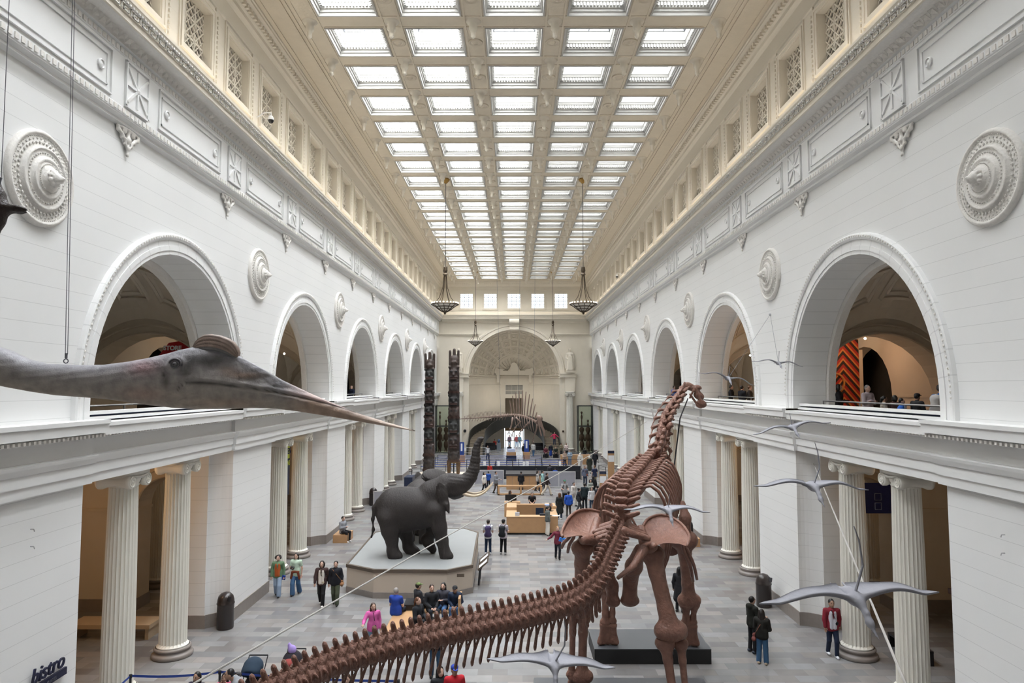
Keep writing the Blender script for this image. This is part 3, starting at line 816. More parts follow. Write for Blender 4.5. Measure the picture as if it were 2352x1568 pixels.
# mouldings across the end wall (profile offset measured toward the hall)
def hmould(prof, x0, x1, m=M_cream):
    b = MB(); n_ = len(prof)
    b.add([(x0, YB-d, z) for d, z in prof]+[(x1, YB-d, z) for d, z in prof], [(i, i+1, n_+i+1, n_+i) for i in range(n_-1)])
    b.add([(x0, YB-d, z) for d, z in prof], [tuple(range(n_))]); b.add([(x1, YB-d, z) for d, z in prof], [tuple(range(n_))])
    return trim(b.build('t', m))
for x0, x1 in ((-10.1, -1.0), (1.0, 10.1)):
    hmould([(0, 15.45), (.13, 15.47), (.13, 15.6), (.2, 15.62), (.2, 15.7), (0, 15.72)], x0 if x0 < 0 else 4.8, x1 if x1 > 0 else -4.8)
hmould([(0, 17.15), (.1, 17.16), (.1, 17.36), (.2, 17.38), (.5, 17.6), (.7, 17.64), (.7, 17.8), (.75, 17.82), (.75, 18.0), (.85, 18.1), (.85, 18.2), (.3, 18.22), (.3, 18.6), (0, 18.7)], -9.7, 9.7)
hmould([(0, 21.6), (.06, 21.63), (.06, 21.7), (0, 21.72)], -9.9, 9.9)
hmould([(0, 22.05), (.15, 22.1), (.25, 22.3), (.45, 22.55), (.5, 22.8), (0, 22.8)], -9.9, 9.9)
b = MB()
for i in range(72): b.box(-9.7+i*.27, -9.7+i*.27+.13, YB-.38, YB-.2, 22.36, 22.50)
for x in wx+[8.1, -8.1]:
    pass
for x in [-8.0, -4.8, -1.6, 1.58, 4.75, 7.95]:
    b.box(x-.45, x-.38, YB-.05, YB, 18.7, 21.6); b.box(x+.38, x+.45, YB-.05, YB, 18.7, 21.6)
trim(b.build('t', M_cream))
# archivolt and keystone
b = MB(); arch_sweep(b, [(RB, .3), (RB, -.1), (RB+.45, -.1), (RB+.5, -.16), (RB+.7, -.16), (RB+.74, 0)], 0, 48)
o = trim(b.build('t', M_cream)); o.rotation_euler[2] = PI/2; o.location = (0, YB, ZB)
b = MB(); b.box(-.62, .62, YB-.75, YB+.2, 16.2, 17.3); b.lathe([(0, -.66), (.38, -.66), (.38, .66), (0, .66)], (0, YB-.75, 17.25), 16, ax='x'); b.lathe([(0, -.6), (.28, -.6), (.28, .6), (0, .6)], (0, YB-.62, 16.3), 14, ax='x')
trim(b.build('t', M_cream))
# apse: half-cylinder wall below, coffered half dome above
e = MB(); n = 40
def cyl(a, z, r=RB): return (-r*math.cos(a), YB+r*math.sin(a), z)
DX, DZ = 1.27, 2.45
for i in range(n):
    a, b_ = PI*i/n, PI*(i+1)/n
    xm = -RB*math.cos((a+b_)/2)
    spans = [(0, ZB)]
    if abs(xm) < DX+.05: spans = [(DZ+.3, 3.6), (7.0, 7.55), (8.85, ZB)]
    for z0, z1 in spans: e.add([cyl(a, z0), cyl(b_, z0), cyl(b_, z1), cyl(a, z1)], [(0, 1, 2, 3)])
struct(e.build('wall_apse', M_cream), 'wall_apse')
e = MB(); nr = 10
def dome(t, a, d=0):  # t: ring angle from the opening to the pole, a: along the arch
    r = (RB-d)*math.cos(t); return (-r*math.cos(a), YB+(RB-d)*math.sin(t), ZB+r*math.sin(a))
V = [dome(PI/2*i/16, PI*j/48) for i in range(17) for j in range(49)]
e.add(V, [(i*49+j, i*49+j+1, (i+1)*49+j+1, (i+1)*49+j) for i in range(16) for j in range(48)])
struct(e.build('ceiling_apse', M_cream), 'ceiling_apse')
e = MB()
for t0, t1 in ((.12, .30), (.38, .56), (.64, .80), (.88, 1.02)):
    for j in range(13):
        a0, a1 = PI*(j+.16)/13, PI*(j+.84)/13
        for q, d in ((0, .03), (.035, .06)):
            P = [(t0+q, a0+q), (t0+q, a1-q), (t1-q, a1-q), (t1-q, a0+q), (t0+q, a0+q)]
            for (ta, aa), (tb_, ab) in zip(P, P[1:]):
                e.tube([dome(ta, aa, d), dome((ta+tb_)/2, (aa+ab)/2, d), dome(tb_, ab, d)], .075, 4, cap=False)
for k in range(17):
    a = PI*(k+.5)/17; e.tube([dome(1.5, a, .02), dome(1.3, a, .08), dome(1.14, a, .06)], [.02, .07, .09], 5)
for t in (.05, .34, .60, .84, 1.07): e.tube([dome(t, PI*j/40, .02) for j in range(41)], .04, 4)
trim(e.build('t', M_cream))
# impost moulding round the apse, and the band above the door
for z, r_, q in ((10.15, .22, .10), (9.85, .1, .07), (8.9, .04, .04)):
    b = MB(); b.tube([cyl(PI*i/40, z, RB-r_*.4) for i in range(41)], q, 6); trim(b.build('t', M_cream))
for s in (-1, 1):
    b = MB(); b.box(*sorted((s*RB, s*8.25)), YB-.45, YB, 9.85, 10.3); b.box(*sorted((s*(RB+.0), s*8.3)), YB-.55, YB, 10.3, 10.5)
    b.box(*sorted((s*6.75, s*8.1)), YB-.35, YB, 7.95, 9.85); b.box(*sorted((s*6.1, s*6.75)), YB-.1, YB, 0, 9.85)
    b.box(*sorted((s*6.9, s*7.95)), YB-.75, YB, 10.5, 10.75)
    trim(b.build('t', M_cream))
    o = copy_tree(col0); o.location = (s*7.4, YB-.25, 0); o.scale = (1.15, 1.15, 7.95/6.27); o.rotation_euler[2] = PI/2
    o['label'] = 'tall pale ionic column engaged in the end wall, %s of the staircase' % ('left' if s < 0 else 'right'); o['group'] = 'columns of the end wall'
# door surround, pediment, grille window, openings
YD = YB+RB-.25
b = MB()
b.box(-2.1, -1.27, YD-.1, YD+.25, 3.6, 8.85); b.box(1.27, 2.1, YD-.1, YD+.25, 3.6, 8.85); b.box(-2.1, 2.1, YD-.1, YD+.25, 8.85, 10.2); b.box(-1.27, 1.27, YD-.1, YD+.25, 7.0, 7.55)
b.box(-1.9, -1.75, YD-.16, YD, 3.6, 9.9); b.box(1.75, 1.9, YD-.16, YD, 3.6, 9.9); b.box(-1.75, 1.75, YD-.16, YD, 9.75, 9.9)
b.box(-2.6, 2.6, YD-.8, YD+.2, 10.25, 10.5); b.box(-2.75, 2.75, YD-.95, YD+.2, 10.5, 10.85)
for s in (-1, 1):
    b.box(*sorted((s*2.1, s*2.45)), YD-.6, YD+.2, 9.2, 10.25)
    b.prism([(s*2.7, 10.85), (s*1.6, 10.85), (s*.75, 11.35), (s*.8, 11.2), (s*1.5, 11.0), (s*2.3, 11.15), (s*2.6, 11.3)], 'y', YD-.8, YD-.3)
b.prism([(-.9, 10.85), (.9, 10.85), (.6, 11.3), (.35, 11.9), (0, 12.05), (-.35, 11.9), (-.6, 11.3)], 'y', YD-.75, YD-.35)
trim(b.build('t', M_cream))
b = MB(); b.box(-1.27, 1.27, YD+.1, YD+.12, 7.55, 8.85, 1)
for i in range(36):
    x = -1.27+i*.0706; b.tube([(x, YD+.05, 7.55), (x+.0001, YD+.05, 8.85)], .012, 4)
for i in range(18): b.box(-1.27, 1.27, YD+.04, YD+.06, 7.55+i*.0722, 7.57+i*.0722)
for x in (-1.27, -.45, .42, 1.23): b.box(x, x+.05, YD, YD+.08, 7.55, 8.85)
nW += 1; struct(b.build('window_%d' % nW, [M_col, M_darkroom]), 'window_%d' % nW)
b = MB(); b.box(-2, 2, YB+RB+2.5, YB+RB+2.6, 3.5, 8); b.box(-2.1, -2, YB+RB-.2, YB+RB+2.6, 3.5, 8); b.box(2, 2.1, YB+RB-.2, YB+RB+2.6, 3.5, 8); b.box(-2, 2, YB+RB-.2, YB+RB+2.6, 8, 8.1); b.box(-2.1, 2.1, YB+RB-.1, YB+RB+2.6, 3.4, 3.6)
struct(b.build('wall_landing_room', M_gal), 'wall_landing_room')
# street door: bronze transom, frames, bright daylight beyond
d = MB(); d.box(-1.3, 1.3, YD-.05, YD+.25, 2.4, 2.85); d.box(-1.32, -1.24, YD, YD+.2, 0, 2.4); d.box(1.24, 1.32, YD, YD+.2, 0, 2.4); d.box(-1.3, 1.3, YD+.05, YD+.12, .98, 1.06); d.box(-.04, .04, YD+.05, YD+.12, 0, 2.4)
nd = struct(d.build('door_1', mat('bronze_door_frame', (.42, .27, .13), .4)), 'door_1')
pn = MB(); pn.box(-1.24, 1.24, YD+.08, YD+.09, 0, 2.4)
# ================================================================== CURVED STAIRCASE
st = empty('double_staircase', (0, YB, 0), 'double curved staircase with dark iron balustrades rising to a bridge in the apse', 'staircase')
M_iron = mat('iron_balustrade', (.035, .035, .03), .5, var=.5, scale=26, bump=.5, bscale=40)
M_step = mat('stair_stone', (.20, .165, .12), .6)
NS = 22; ZT = 3.45
def spath(t, r):   # t 0..1; straight run then round the apse
    Ls, La = 4.2, 6.2
    u = t*(Ls+La)
    if u < Ls: return (-r, YB-Ls+u)
    a = (u-Ls)/5.0; return (-r*math.cos(a), YB+r*math.sin(a)*.93)
for s, side in ((-1, 'left'), (1, 'right')):
    b = MB()
    for i in range(NS):
        t0, t1 = i/NS, (i+1)/NS; z = ZT*(i+1)/NS
        p = [spath(t0, 5.85), spath(t1, 5.85), spath(t1, 3.95), spath(t0, 3.95)]
        q = [(-s*x, y-YB) for x, y in p]
        b.prism(q, 'z', max(0, z-.4), z, 0)
    b.build('steps', M_step, st)
    for r, nm in ((5.92, 'outer_balustrade'), (3.88, 'inner_balustrade')):
        b = MB(); V = []
        for th in (-.05, .05):
            for zz in (0, 1):
                for i in range(31):
                    t = i/30; x, y = spath(t, r+th); z = ZT*t
                    V.append((-s*x, y-YB, z-.45*(1-zz)+zz*1.05 if i else z+zz*1.05))
        F = []
        for i in range(30): F += [(i, i+1, 31+i+1, 31+i), (62+i, 62+i+1, 93+i+1, 93+i), (31+i, 31+i+1, 93+i+1, 93+i), (i, i+1, 62+i+1, 62+i)]
        b.add(V, F); b.tube([(-s*spath(i/30, r)[0], spath(i/30, r)[1]-YB, ZT*i/30+1.08) for i in range(31)], .06, 6)
        b.box(*sorted((-s*-(r-.12), -s*-(r+.12))), -4.35, -4.15, 0, 1.25)
        b.build(nm, M_iron, st)
x1, y1 = spath(1, 3.95); x2, y2 = spath(1, 5.9); y1 -= YB; y2 -= YB
b = MB(); b.prism([(x1, y1), (x2, y2), (-x2, y2), (-x1, y1)], 'z', ZT-.35, ZT); b.box(x2, -x2, y2-.1, RB-.1, ZT-.3, ZT)
b.build('landing', M_step, st)
b = MB(); b.box(x1, -x1, y1-.06, y1+.06, ZT-.5, ZT+1.0); b.tube([(x1, y1, ZT+1.05), (-x1, y1, ZT+1.05)], .06, 6); b.build('bridge_balustrade', M_iron, st)
b = MB()      # wall under the bridge
# ================================================================== STATUES
def statue(name, loc, label, sc=1.0):
    P = [ell((0, 0, 2.72), (.17, .19, .22)), cap((0, 0, 2.5), (0, 0, 2.4), .1), cap((-.32, 0, 2.2), (.32, 0, 2.2), .2), cap((0, .02, 2.1), (0, 0, 1.4), .32, .30),
         cap((0, 0, 1.4), (-.12, -.03, .15), .34, .36), cap((0, 0, 1.4), (.14, -.02, .15), .34, .34), cap((-.4, 0, 2.18), (-.5, -.05, 1.7), .13, .11), cap((-.5, -.05, 1.7), (-.3, -.25, 1.5), .11, .09),
         cap((.4, 0, 2.18), (.48, -.05, 1.65), .13, .11), cap((.48, -.05, 1.65), (.42, -.1, 1.2), .11, .09), cap((-.48, 0, 1.9), (-.42, .05, .4), .12, .2), cap((.48, 0, 1.9), (.42, .05, .4), .12, .2), ell((0, .05, 2.85), (.2, .2, .14)), ell((0, 0, .05), (.55, .4, .12))]
    P += [cap((x, -.3, 1.9), (x*1.3, -.36, .15), .05) for x in (-.22, -.1, .03, .16, .26)]
    o = blob(name, P, M_cream, None, h=.05, k=.08); o.location = loc; o.scale = (sc, sc, sc)
    return tag(o, label, 'statue')
statue('draped_statue', (7.42, YB-.4, 10.75), 'pale draped standing statue on the right impost of the end arch', 1.0)
statue('draped_statue', (-7.42, YB-.4, 10.75), 'pale draped standing statue on the left impost, behind the totem pole', 1.0)
# ================================================================== GLASS CASES BY THE END WALL
M_case = mat('case_frame', (.04, .045, .04), .4)
gm = bpy.data.materials.new('case_glass'); n_, l_, b_ = nodes(gm); b_.inputs['Base Color'].default_value = (.93, .96, .9, 1); b_.inputs['Roughness'].default_value = .05; b_.inputs['Transmission Weight'].default_value = 1.0; b_.inputs['IOR'].default_value = 1.02
M_costume = mat('grass_costume', (.09, .055, .035), .9, var=.5, scale=14)
for s, side in ((-1, 'left'), (1, 'right')):
    xc = s*9.3 if s > 0 else -9.35
    r = empty('display_case', (xc, YB-1.1, 0), 'tall dark-framed glass case of woven figures, %s side of the end wall' % side, 'display case')
    b = MB(); q = .93
    for x in (-q, q):
        for y in (-.7, .7): b.box(x-.05, x+.05, y-.05, y+.05, 0, 6.1)
    for z in (.05, 3.45, 6.1):
        for y in (-.7, .7): b.box(-q, q, y-.04, y+.04, z-.05, z+.05)
        for x in (-q, q): b.box(x-.04, x+.04, -.7, .7, z-.05, z+.05)
    b.build('frame', M_case, r)
    b = MB(); b.box(-q, q, -.71, -.70, .1, 6.1); b.build('glass_front', gm, r)
    b = MB(); b.box(-q, q, .68, .7, .1, 6.1); b.box(-q, q, -.7, .7, 0, .1); b.build('back_panel', mat('case_back', (.55, .56, .44), .8), r)
    for i, (dx, hh) in enumerate(((-.42, 5.5), (.4, 4.4))):
        P = [ell((0, 0, 1.0), (.3, .25, .6)), ell((0, 0, 1.9), (.26, .22, .55)), ell((0, 0, 2.6), (.2, .18, .4)), ell((0, 0, 2.95), (.33, .12, .4)), cap((0, 0, 3.2), (0, 0, hh-.4), .10, .05), ell((0, 0, hh-.9), (.13, .1, .3)), ell((0, 0, hh-.3), (.14, .1, .16)), cap((-.1, 0, .6), (-.12, 0, .1), .09), cap((.1, 0, .6), (.12, 0, .1), .09), cap((.25, 0, 2.3), (.36, -.1, 1.5), .07), cap((-.25, 0, 2.3), (-.36, -.1, 1.5), .07)]
        o = blob('woven_figure', P, M_costume, None, h=.05, k=.06); o.location = (xc+dx, YB-1.05, .02)
        tag(o, 'brown woven ceremonial figure, %s in the %s glass case' % (('taller, left', 'shorter, right')[i], side), 'figure')
# ================================================================== CHANDELIERS
def chandelier():
    r = empty('chandelier', (0, 0, 0), 'x', 'chandelier')
    top = 22.8-14.0
    b = MB(); b.lathe([(0, top), (.28, top), (.26, top-.12), (.1, top-.3), (.04, top-.34)], seg=14); b.build('canopy', mat('brass', (.40, .24, .07), .35, metal=.8), r, True)
    b = MB(); b.tube([(0, 0, top-.3), (0, 0, 2.6)], .02, 5); b.build('chain', M_dmetal, r)
    b = MB(); b.lathe([(0, 2.75), (.12, 2.7), (.16, 2.45), (.1, 2.3), (.18, 2.2), (.08, 2.1), (0, 2.05)], seg=12)
    for k in range(6):
        a = k*PI/3
        b.tube([(.08*math.cos(a), .08*math.sin(a), 2.15), (.16*math.cos(a), .16*math.sin(a), 1.3), (.38*math.cos(a), .38*math.sin(a), .65), (.62*math.cos(a), .62*math.sin(a), .32), (.84*math.cos(a), .84*math.sin(a), .2)], .022, 5)
    b.build('hanger', M_bronze, r)
    b = MB()
    for R, z, q in ((.90, .16, .045), (.62, -.02, .035), (.42, -.18, .03), (.22, -.32, .03)): b.tube([(R*math.cos(2*PI*i/32), R*math.sin(2*PI*i/32), z) for i in range(33)], q, 6)
    for k in range(12):
        a = k*PI/6; b.tube([(.9*math.cos(a), .9*math.sin(a), .15), (.62*math.cos(a), .62*math.sin(a), -.03), (.42*math.cos(a), .42*math.sin(a), -.2), (.2*math.cos(a), .2*math.sin(a), -.33), (0, 0, -.42)], .025, 5)
    b.ball((0, 0, -.46), .08, 8); b.build('bowl_frame', M_bronze, r)
    b = MB(); b.lathe([(.0, -.36), (.2, -.3), (.42, -.15), (.62, .0), (.86, .15)], seg=24); b.build('glass_bowl', emis('warm_glass', (.6, .57, .5), .08), r, True)
    b = MB()
    for k in range(24): b.ball((.9*math.cos(k*PI/12), .9*math.sin(k*PI/12), .24), .055, 6)
    b.build('bulbs', emis('bulb_glass', (1, .93, .8), 1.6), r, True)
    return r
ch0 = chandelier()
for i, (x, y, l) in enumerate(((-4.68, 45.9, 'nearer left'), (4.68, 45.9, 'nearer right'), (-4.75, 83.5, 'far left'), (4.75, 83.5, 'far right'))):
    o = ch0 if i == 0 else copy_tree(ch0); o.location = (x, y, 14.0); o['label'] = '%s bronze bowl chandelier hanging on a long chain' % l; o['group'] = 'chandeliers of the hall'
    pass
area('cornice_uplight', (0, YB-.55, 18.3), 18, .12, 22, (1.0, .88, .72), (PI, 0, 0))  # uplight added along the end cornice to brighten the back wall
point('apse_fill', (0, YB+1.2, 12.2), 45, (1.0, .88, .72), .3)  # unseen fill light added to lift the apse, no fitting here
for s_ in (-1, 1): point('stair_fill', (s_*2.3, YB+3.4, 7.0), 30, (1.0, .88, .72), .2)  # added fill lights hanging free over the stairs, brightening the apse wall
# lamps inside the galleries and aisles
for (x, y, z, p, c) in ((-14.0, 20.5, 5.9, 170, (1, .60, .28)), (-14, 33.5, 5.9, 90, (1, .62, .3)), (14.2, 20.9, 5.9, 45, (1, .62, .3)), (14.2, 33.6, 5.9, 110, (1, .62, .3)), (14.5, 46.5, 5.9, 90, (1, .62, .3)), (-14.5, 46.5, 5.9, 60, (1, .62, .3)), (14.6, 33.5, 10.4, 50, (1, .66, .36)), (14.6, 46.5, 10.4, 30, (1, .66, .36)), (-14.6, 33.5, 10.8, 30, (1, .66, .36))):
    point('aisle_lamp', (x, y, z), p, c, .12)
# ================================================================== ELEPHANTS ON THEIR PLINTH
PL = [(-5.75, 28.45), (-2.75, 28.35), (-1.75, 29.2), (-1.85, 35.6), (-2.6, 36.6), (-6.2, 36.6), (-7.15, 35.6), (-7.05, 29.3)]
M_plinth = mat('plinth_stone', (.50, .425, .345), .55, var=.06, scale=2)
M_pltop = mat('plinth_top', (.29, .30, .295), .45, var=.06, scale=1.5)
M_rim = mat('bronze_rim', (.13, .10, .075), .4, metal=.3)
def scl(P, k):
    cx = sum(p[0] for p in P)/len(P); cy = sum(p[1] for p in P)/len(P)
    out = []
    for x, y in P:
        d = math.hypot(x-cx, y-cy); out.append((cx+(x-cx)*(d+k)/d, cy+(y-cy)*(d+k)/d))
    return out
r = empty('elephant_plinth', (0, 0, 0), 'eight-sided stone plinth with bronze rim under the two elephants', 'plinth')
b = MB(); b.prism(PL, 'z', .22, 1.06); b.build('body', M_plinth, r)
b = MB(); b.prism(scl(PL, .03), 'z', 0, .24); b.build('skirting', M_base, r)
b = MB(); b.prism(scl(PL, -.09), 'z', 1.0, 1.151); b.build('top', M_pltop, r)
b = MB(); V = [(x, y, z) for Pk, z in ((scl(PL, .05), 1.03), (scl(PL, .05), 1.16), (scl(PL, -.08), 1.16), (scl(PL, -.08), 1.03)) for x, y in Pk]; n = 8
b.add(V, [(i*8+k, i*8+(k+1) % 8, ((i+1) % 4)*8+(k+1) % 8, ((i+1) % 4)*8+k) for i in range(4) for k in range(8)]); b.build('rim', M_rim, r)
b = MB(); b.box(-2.35, -2.05, 28.55, 28.58, .82, .95); b.build('plaque', M_rim, r)
b.v = []; 
for i, (yy, l) in enumerate(((30.3, 'nearer'), (31.3, 'farther'))):
    q = empty('reading_rail', (-1.45, yy, 0), 'slanted bronze label panel by the right side of the elephant plinth, %s one' % l, 'label panel')
    b = MB(); M = Matrix.Translation((.1, 0, .92)) @ Matrix.Rotation(-.7, 4, 'Y'); b.box(-.28, .28, -.42, .42, -.03, .03, M=M); b.build('panel', M_rim, q)
    b = MB(); M = Matrix.Translation((.1, 0, .955)) @ Matrix.Rotation(-.7, 4, 'Y'); b.box(-.22, .22, -.34, .1, -.0, .006, M=M); b.build('sheet', M_white, q)
    b = MB(); b.tube([(-.1, 0, 0), (-.05, 0, .6), (.1, 0, .92)], .04, 6); b.build('bracket', M_dmetal, q)
def skin_mat(name, col, sc=6):
    m = bpy.data.materials.new(name); n, l, b = nodes(m)
    tc = n.new('ShaderNodeTexCoord')
    wv = n.new('ShaderNodeTexNoise'); wv.inputs['Scale'].default_value = sc; wv.inputs['Detail'].default_value = 9; wv.inputs['Roughness'].default_value = .65; wv.inputs['Distortion'].default_value = 1.2
    mp = n.new('ShaderNodeMapping'); mp.inputs['Scale'].default_value = (2.4, 1, 1); l.new(tc.outputs['Object'], mp.inputs[0]); l.new(mp.outputs[0], wv.inputs['Vector'])
    cr = n.new('ShaderNodeMix'); cr.data_type = 'RGBA'; cr.inputs[6].default_value = (*[c*.75 for c in col], 1); cr.inputs[7].default_value = (*[c*1.3 for c in col], 1)
    l.new(wv.outputs['Fac'], cr.inputs[0]); l.new(cr.outputs[2], b.inputs['Base Color'])
    bp = n.new('ShaderNodeBump'); bp.inputs['Strength'].default_value = .6; bp.inputs['Distance'].default_value = .06
    l.new(wv.outputs['Fac'], bp.inputs['Height']); l.new(bp.outputs[0], b.inputs['Normal'])
    b.inputs['Roughness'].default_value = .55; b.inputs['Specular IOR Level'].default_value = .35
    return m
M_eleph = skin_mat('elephant_hide', (.034, .029, .027))
M_ivory = mat('ivory', (.62, .50, .36), .35, var=.12, scale=2)
def wr(X, Y, Z):   # hide wrinkles ring the trunk and neck
    t = np.clip((Z-3.0)/.4, 0, 1)
    return -.012*t*np.sin(Z*42+X*6)*(X > 1.6) - .008*np.sin(X*55+Z*22)*((X > .2) & (X < 1.35) & (Z > 2.5))
def bull(root):
    P = [ell((-.55, 0, 2.0), (1.15, .78, 1.0)), ell((.15, 0, 2.05), (1.15, .80, .92)), ell((-1.0, 0, 2.05), (.65, .62, .86)), ell((-.35, 0, 2.62), (.7, .42, .34)), ell((.85, 0, 2.35), (.62, .58, .80)), ell((1.0, 0, 2.75), (.45, .40, .52)), cap((.75, 0, 2.75), (1.35, 0, 3.05), .52, .46), ell((.65, 0, 2.95), (.35, .25, .25)),
         ell((1.55, 0, 3.13), (.50, .42, .48)), ell((1.75, 0, 3.25), (.35, .33, .30)), ell((1.85, 0, 2.85), (.40, .30, .32)), cap((1.75, .2, 2.75), (2.2, .22, 2.86), .19, .15), cap((1.75, -.2, 2.75), (2.2, -.22, 2.86), .19, .15), cap((1.8, 0, 2.62), (2.12, 0, 2.64), .17, .08),
         ell((1.68, .30, 3.2), (.14, .1, .14)), ell((1.68, -.30, 3.2), (.14, .1, .14))]
    P += chain([(1.9, 0, 3.15), (2.25, 0, 3.2), (2.5, 0, 3.45), (2.66, 0, 3.8), (2.72, 0, 4.2), (2.74, 0, 4.55), (2.80, 0, 4.85), (2.92, 0, 5.08), (3.02, 0, 5.16)], [.40, .33, .27, .23, .19, .155, .125, .095, .075])
    # legs: near hind, far hind, near fore, raised far fore
    P += chain([(-1.05, -.35, 1.7), (-.98, -.38, 1.15), (-.90, -.40, .78), (-.86, -.40, .3), (-.80, -.40, .08)], [.50, .37, .26, .235, .27])
    P += chain([(-.9, .35, 1.6), (-.5, .38, 1.05), (-.35, .40, .70), (-.30, .40, .28), (-.12, .40, .09)], [.48, .35, .25, .225, .26])
    P += chain([(1.0, -.38, 2.0), (1.18, -.42, 1.3), (1.30, -.42, .75), (1.40, -.42, .3), (1.46, -.42, .08)], [.44, .31, .25, .22, .25])
    P += chain([(.85, .36, 1.9), (.78, .40, 1.35), (.80, .42, .95), (.50, .42, .62), (.62, .42, .42), (.80, .42, .16)], [.42, .33, .25, .22, .20, .17])
    P += [cap((-.72, -.40, .06), (-.62, -.40, .05), .25, .20), cap((1.52, -.42, .06), (1.62, -.42, .05), .23, .18), cap((-.05, .4, .06), (.05, .4, .05), .23, .19)]
    P += [c for c in chain([(-1.6, 0, 2.35), (-1.78, -.05, 2.1), (-1.82, -.08, 1.6), (-1.78, -.1, 1.15), (-1.86, -.1, .82)], [.09, .06, .045, .04, .05])]
    # ears, pinned to the skull
    P += [ell((1.28, -.56, 2.85), (.22, .06, .50), (.12, -.30, .3)), ell((1.36, -.60, 2.55), (.20, .055, .42), (.1, -.35, .3)), cap((1.50, -.60, 2.3), (1.62, -.60, 1.95), .11, .03), ell((.85, .72, 3.42), (.62, .10, .36), (-.7, .1, .35)), ell((.5, .95, 3.3), (.35, .07, .28), (-.7, .2, .4))]
    o = blob('hide', P, M_eleph, root, h=.042, k=.16, fn=wr, cut=0.0)
    for sg in (-1, 1):
        b = MB(); pts = spline([(2.1, sg*.22, 2.82), (2.35, sg*.28, 2.70), (2.75, sg*.34, 2.66), (3.15, sg*.34, 2.82), (3.5, sg*.26, 3.18)], 16); b.tube(pts, [.085-.004*i for i in range(16)], 10); b.build('tusk', M_ivory, root, True)
    b = MB()
    for sg in (-1, 1): b.ball((1.86, sg*.36, 3.02), .035, 8)
    b.build('eyes', M_black, root, True)
e1 = empty('elephant', (-4.45, 30.75, 1.153), 'dark grey bull elephant mount with raised trunk and long tusks, nearer on the plinth', 'elephant')
bull(e1)
e2 = copy_tree(e1); e2['label'] = 'second elephant mount, mostly hidden behind the trumpeting one'; e2.location = (-4.55, 34.0, 1.153); e2.rotation_euler[2] = PI/2-.15; e2.scale = (.98, .98, .98)
# second elephant holds its head low and charges from behind: give it its own hide
P = [ell((-.4, 0, 2.05), (1.35, .8, .95)), ell((.5, 0, 2.25), (1.0, .72, .88)), cap((.8, 0, 2.5), (1.5, 0, 2.6), .5, .44), ell((1.75, 0, 2.6), (.5, .42, .5)), ell((.9, 0, 2.85), (.5, .4, .3))]
P += chain([(2.0, 0, 2.6), (2.2, 0, 2.1), (2.25, 0, 1.5), (2.15, 0, .9), (2.3, 0, .55)], [.36, .26, .19, .14, .1])
for lx, ly in ((-1.0, -.4), (-.8, .4), (1.0, -.4), (.8, .4)): P += chain([(lx, ly, 1.7), (lx+.05, ly, 1.1), (lx+.1, ly, .6), (lx+.1, ly, .1)], [.44, .32, .24, .26])
P += [ell((1.45, -.55, 2.7), (.4, .08, .5), (.3, 0, .2)), ell((1.45, .55, 2.7), (.4, .08, .5), (-.3, 0, -.2)), cap((-1.6, 0, 2.3), (-1.75, 0, 1.2), .08, .05)]
V_, F_ = sdf_mesh(P, .05, .16, cut=0.0)
for ch in list(e2.children):
    if ch.name.startswith('hide'):
        old = ch; nmesh = new_mesh('hide', V_, F_, M_eleph, e2, True); bpy.data.objects.remove(old)
    elif ch.name.startswith('tusk'):
        ch.location = (-.1, 0, -.75); ch.scale = (1, 1, 1)
    elif ch.name.startswith('eyes'): ch.location = (.25, 0, -.35)
# ================================================================== LONG-NECKED SKELETON
M_bone = mat('red_brown_bone', (.21, .105, .075), .42, var=.42, scale=5, bump=.7, bscale=10, spec=.4)
sk_ = empty('sauropod_skeleton', (4.2, 20.0, 0), 'towering red-brown long-necked dinosaur skeleton walking away from the camera', 'skeleton')
OFF = Vector((4.2, 20.0, 0))
def bone(name, prims, h=.03, k=.06, parent=None):
    pr = parent or sk_
    V, F = sdf_mesh(prims, h, k)
    o = new_mesh(name, V, F, M_bone, pr, True)
    if pr is sk_: o.location = -OFF
    return o
def vert_tail():
    P = [cap((-.42, 0, 0), (.42, 0, 0), .44, .44), ell((-.47, 0, 0), (.12, .55, .55)), ell((.47, 0, 0), (.12, .55, .55)), ell((-.12, 0, .55), (.26, .14, .36)), ell((-.27, 0, .78), (.19, .12, .30)), ell((-.37, 0, 1.0), (.20, .15, .17)), ell((.1, 0, .42), (.4, .27, .22)),
         cap((.2, .15, .45), (.62, .2, .66), .12, .09), cap((.2, -.15, .45), (.62, -.2, .66), .12, .09), cap((-.3, .12, .5), (-.62, .12, .62), .1, .08), cap((-.3, -.12, .5), (-.62, -.12, .62), .1, .08), cap((0, .35, .15), (-.1, .72, .18), .13, .09), cap((0, -.35, .15), (-.1, -.72, .18), .13, .09)]
    return sdf_mesh(P, .055, .14)
def vert_chev():
    P = [cap((-.45, .22, -.42), (-.62, .05, -.85), .07, .08), cap((-.45, -.22, -.42), (-.62, -.05, -.85), .07, .08), cap((-.62, 0, -.85), (-.95, 0, -1.55), .09, .10), ell((-1.0, 0, -1.6), (.12, .09, .15))]
    return sdf_mesh([(p[0], p[1], p[2], p[3]*1.15, p[4]*1.15) if p[0] == 'c' else p for p in P], .045, .08)
def vert_dors():
    P = [cap((-.42, 0, 0), (.42, 0, 0), .36, .36), ell((0, 0, .7), (.15, .17, .55)), ell((-.02, 0, 1.18), (.13, .34, .20)), ell((-.02, .2, 1.22), (.12, .14, .14)), ell((-.02, -.2, 1.22), (.12, .14, .14)), cap((0, .1, .6), (-.05, .85, .95), .17, .12), cap((0, -.1, .6), (-.05, -.85, .95), .17, .12), cap((.1, .2, .5), (.5, .2, .5), .1), cap((.1, -.2, .5), (.5, -.2, .5), .1)]
    return sdf_mesh(P, .055, .14)
